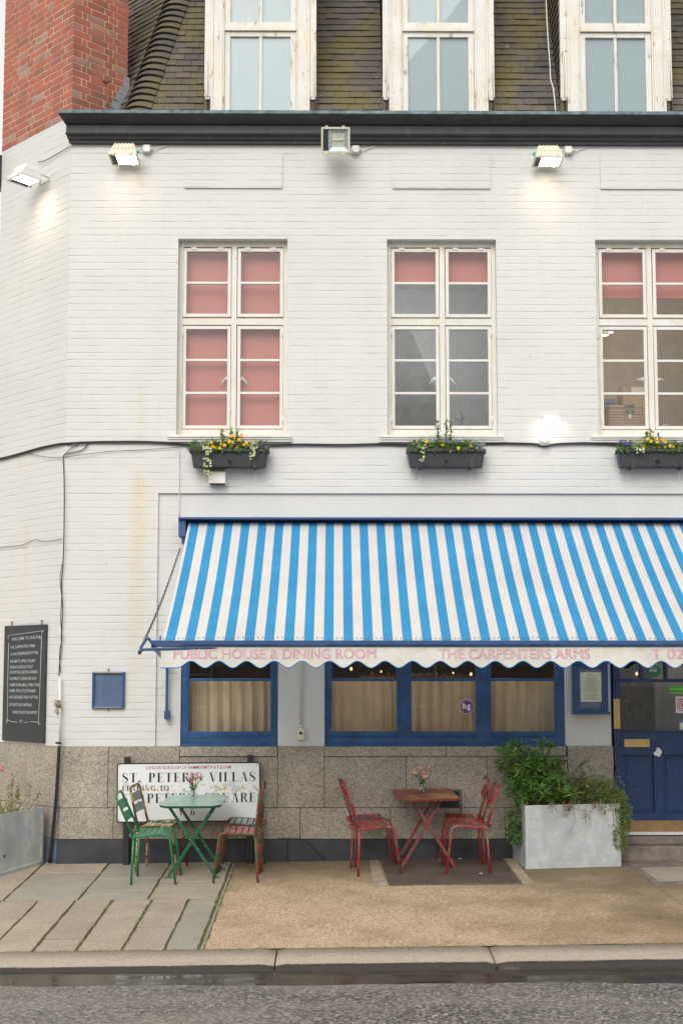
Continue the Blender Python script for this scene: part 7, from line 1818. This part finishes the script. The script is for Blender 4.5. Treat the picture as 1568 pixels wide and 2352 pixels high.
for k in range(26): a = Vector((r.uniform(X0 + .05, X1 - .1), pl.y + r.uniform(.02, .12), zt + .05)); st.tube(smooth_path([a, a + Vector((r.uniform(-.05, .05), -.03, r.uniform(.03, .09))), a + Vector((r.uniform(-.1, .1), -.05, r.uniform(-.05, .05)))], 4), .0028, 5)
for px_, top_, bot in ((1345, 1850, 1880), (1300, 1850, 1876), (1385, 1850, 1872)):
    for k in range(34): lf.leaf(P(px_ + r.gauss(0, 5), r.uniform(top_, bot), pl.y - .01), rdir(r, -.2), rdir(r), .022, .015)
for k in range(14): tt = k / 13; q = P(1315 + 6 * math.sin(tt * 5), 1862 + 52 * tt, pl.y - .012); lf.leaf(q, rdir(r), Vector((0, -1, 0)), .014, .010, 0, .2, 1)
st.tube([P(1315 + 6 * math.sin(k / 13 * 5), 1862 + 52 * k / 13, pl.y - .006) for k in range(14)], .001, 4)
shrub_thing('dry_runners', 'dry brown stems and thin runners along the front rim of the big planter', 'plant', b5_, [('foliage', ['leaf_dry', 'leaf_dark'], lf), ('stems', 'leaf_dry', st)])

# the trough round the corner
sq, _ = PC(99.7, 1970, .10); qa = CW(sq, .10, 0); qa.z = gz(qa.x, qa.y); eL = Vector((.416, .909, 0)); inL = Vector((-.909, .416, 0)); A0 = qa - eL * 1.05; dpth = .55
hL = P(96, 1844, qa.y).z - qa.z
t, lo, hi = tank([gpt(A0.x, A0.y), gpt(qa.x, qa.y), gpt((qa + inL * dpth).x, (qa + inL * dpth).y), gpt((A0 + inL * dpth).x, (A0 + inL * dpth).y)], hL, 'weathered grey riveted metal planter below the chalkboard, at the left edge', 'left')
lf = MB(); st = MB(); zt = hi[1].z - .05; base = qa - eL * .45 + inL * dpth * .4; base.z = zt
for k in range(190): a = qa - eL * r.uniform(.05, .95) + inL * r.uniform(.03, dpth * .8); a.z = zt; d = Vector((r.uniform(-.5, .6), r.uniform(-.3, .3), r.uniform(.2, 1))); L = r.uniform(.06, .2); lf.leaf(a, d, Vector((0, -1, .2)), L, .008, 0, .25, r.choice((0, 0, 1)))
for k in range(9): a = qa - eL * r.uniform(.05, .5) + inL * dpth * r.uniform(.1, .5); a.z = zt; tp_ = a + Vector((r.uniform(-.05, .07), 0, r.uniform(.2, .42))); st.tube([a, a.lerp(tp_, .5) + Vector((.015, 0, 0)), tp_], .002, 5); [lf.leaf(a.lerp(tp_, r.uniform(.5, 1)) + Vector((r.gauss(0, .012), 0, 0)), rdir(r, .2), rdir(r), .022, .014, .1, .2, 0) for z_ in range(26)]
shrub_thing('dry_grass', 'yellowing tufts of grass and thin seed heads in the planter at the left edge', 'plant', base, [('blades', ['leaf_olive', 'leaf_dry'], lf), ('stems', 'leaf_dry', st)], None)
fl_ = MB(); q = PG(0, 1980); cflo = CW(PC(-4, 1765, .3)[0], .3, PC(-4, 1765, .3)[1]); [flower(fl_, cflo + Vector((r.gauss(0, .03), r.gauss(0, .03), r.gauss(0, .035))), rdir(r, .2), .02, 0, r) for k in range(24)]
st = MB(); st.tube([Vector((cflo.x, cflo.y, zt)), cflo], .004, 5); shrub_thing('heather', 'mauve flower head at the very left edge above the left planter', 'flowers', Vector((cflo.x, cflo.y, zt)), [('blossom', 'petal_pink', fl_), ('stem', 'bark', st)], None)

# weeds along the joints, and small litter
mb = MB(); r = random.Random(5)
def tuft(c, n, L):
    for k in range(n): mb.leaf(c + Vector((r.gauss(0, .015), r.gauss(0, .006), 0)), Vector((r.uniform(-1, 1), r.uniform(-1, 1), r.uniform(.3, 1.2))), Vector((0, 0, 1)), L * r.uniform(.5, 1.2), L * .35, 0, .2)
for k in range(420):
    j = r.choice(jb[:7]); y_ = r.uniform(YK0, Ya); tuft(gpt(j, y_, -.006), 3, .02)
for k in range(300): x = r.uniform(-3.6, 3.6); tuft(gpt(x, YK0 + .004, -.006), 4, .02)
for k in range(90): y_ = r.uniform(YK0, -.1); tuft(gpt(r.choice((Xs, Xs2)), y_, -.006), 3, .013)
for k in range(40): tuft(gpt(r.uniform(XC, 0), -.035, -.004), 3, .014)
tag(mb.build('joint_moss', 'leaf_small'), 'green moss and weeds in the joints of the paving', 'moss', None, 'stuff')
mb = MB()
for k in range(70):
    if k < 40: x, y_ = r.uniform(-3.2, 3.6), YR - r.uniform(.05, 1.6); c = Vector((x, y_, max(rz(x, y_), zwv(x)) + .004))
    else: x, y_ = r.uniform(-2.5, 3.5), r.uniform(YK0, -.1); c = gpt(x, y_, .004)
    mb.leaf(c, Vector((r.uniform(-1, 1), r.uniform(-1, 1), .1)), Vector((0, 0, 1)), r.uniform(.012, .028), .010, .1, .1, r.choice((0, 0, 1)))
tag(mb.build('fallen_leaves', ['leaf_dry', 'petal_peach']), 'scattered leaf bits and seeds on the paving and road', 'leaves', None, 'stuff')
for px_, py_, lab in ((1341, 2006, 'cigarette end on the steel hatch cover'), (1293, 1972, 'cigarette end by the wall behind the red chairs')):
    q = PG(px_ - 240, py_, .016); mb = MB(); mb.tube([q, q + Vector((.028, .006, 0))], .0038, 8); o = mb.build('cigarette_end', 'paper_white', loc=q); tag(o, lab, 'litter')
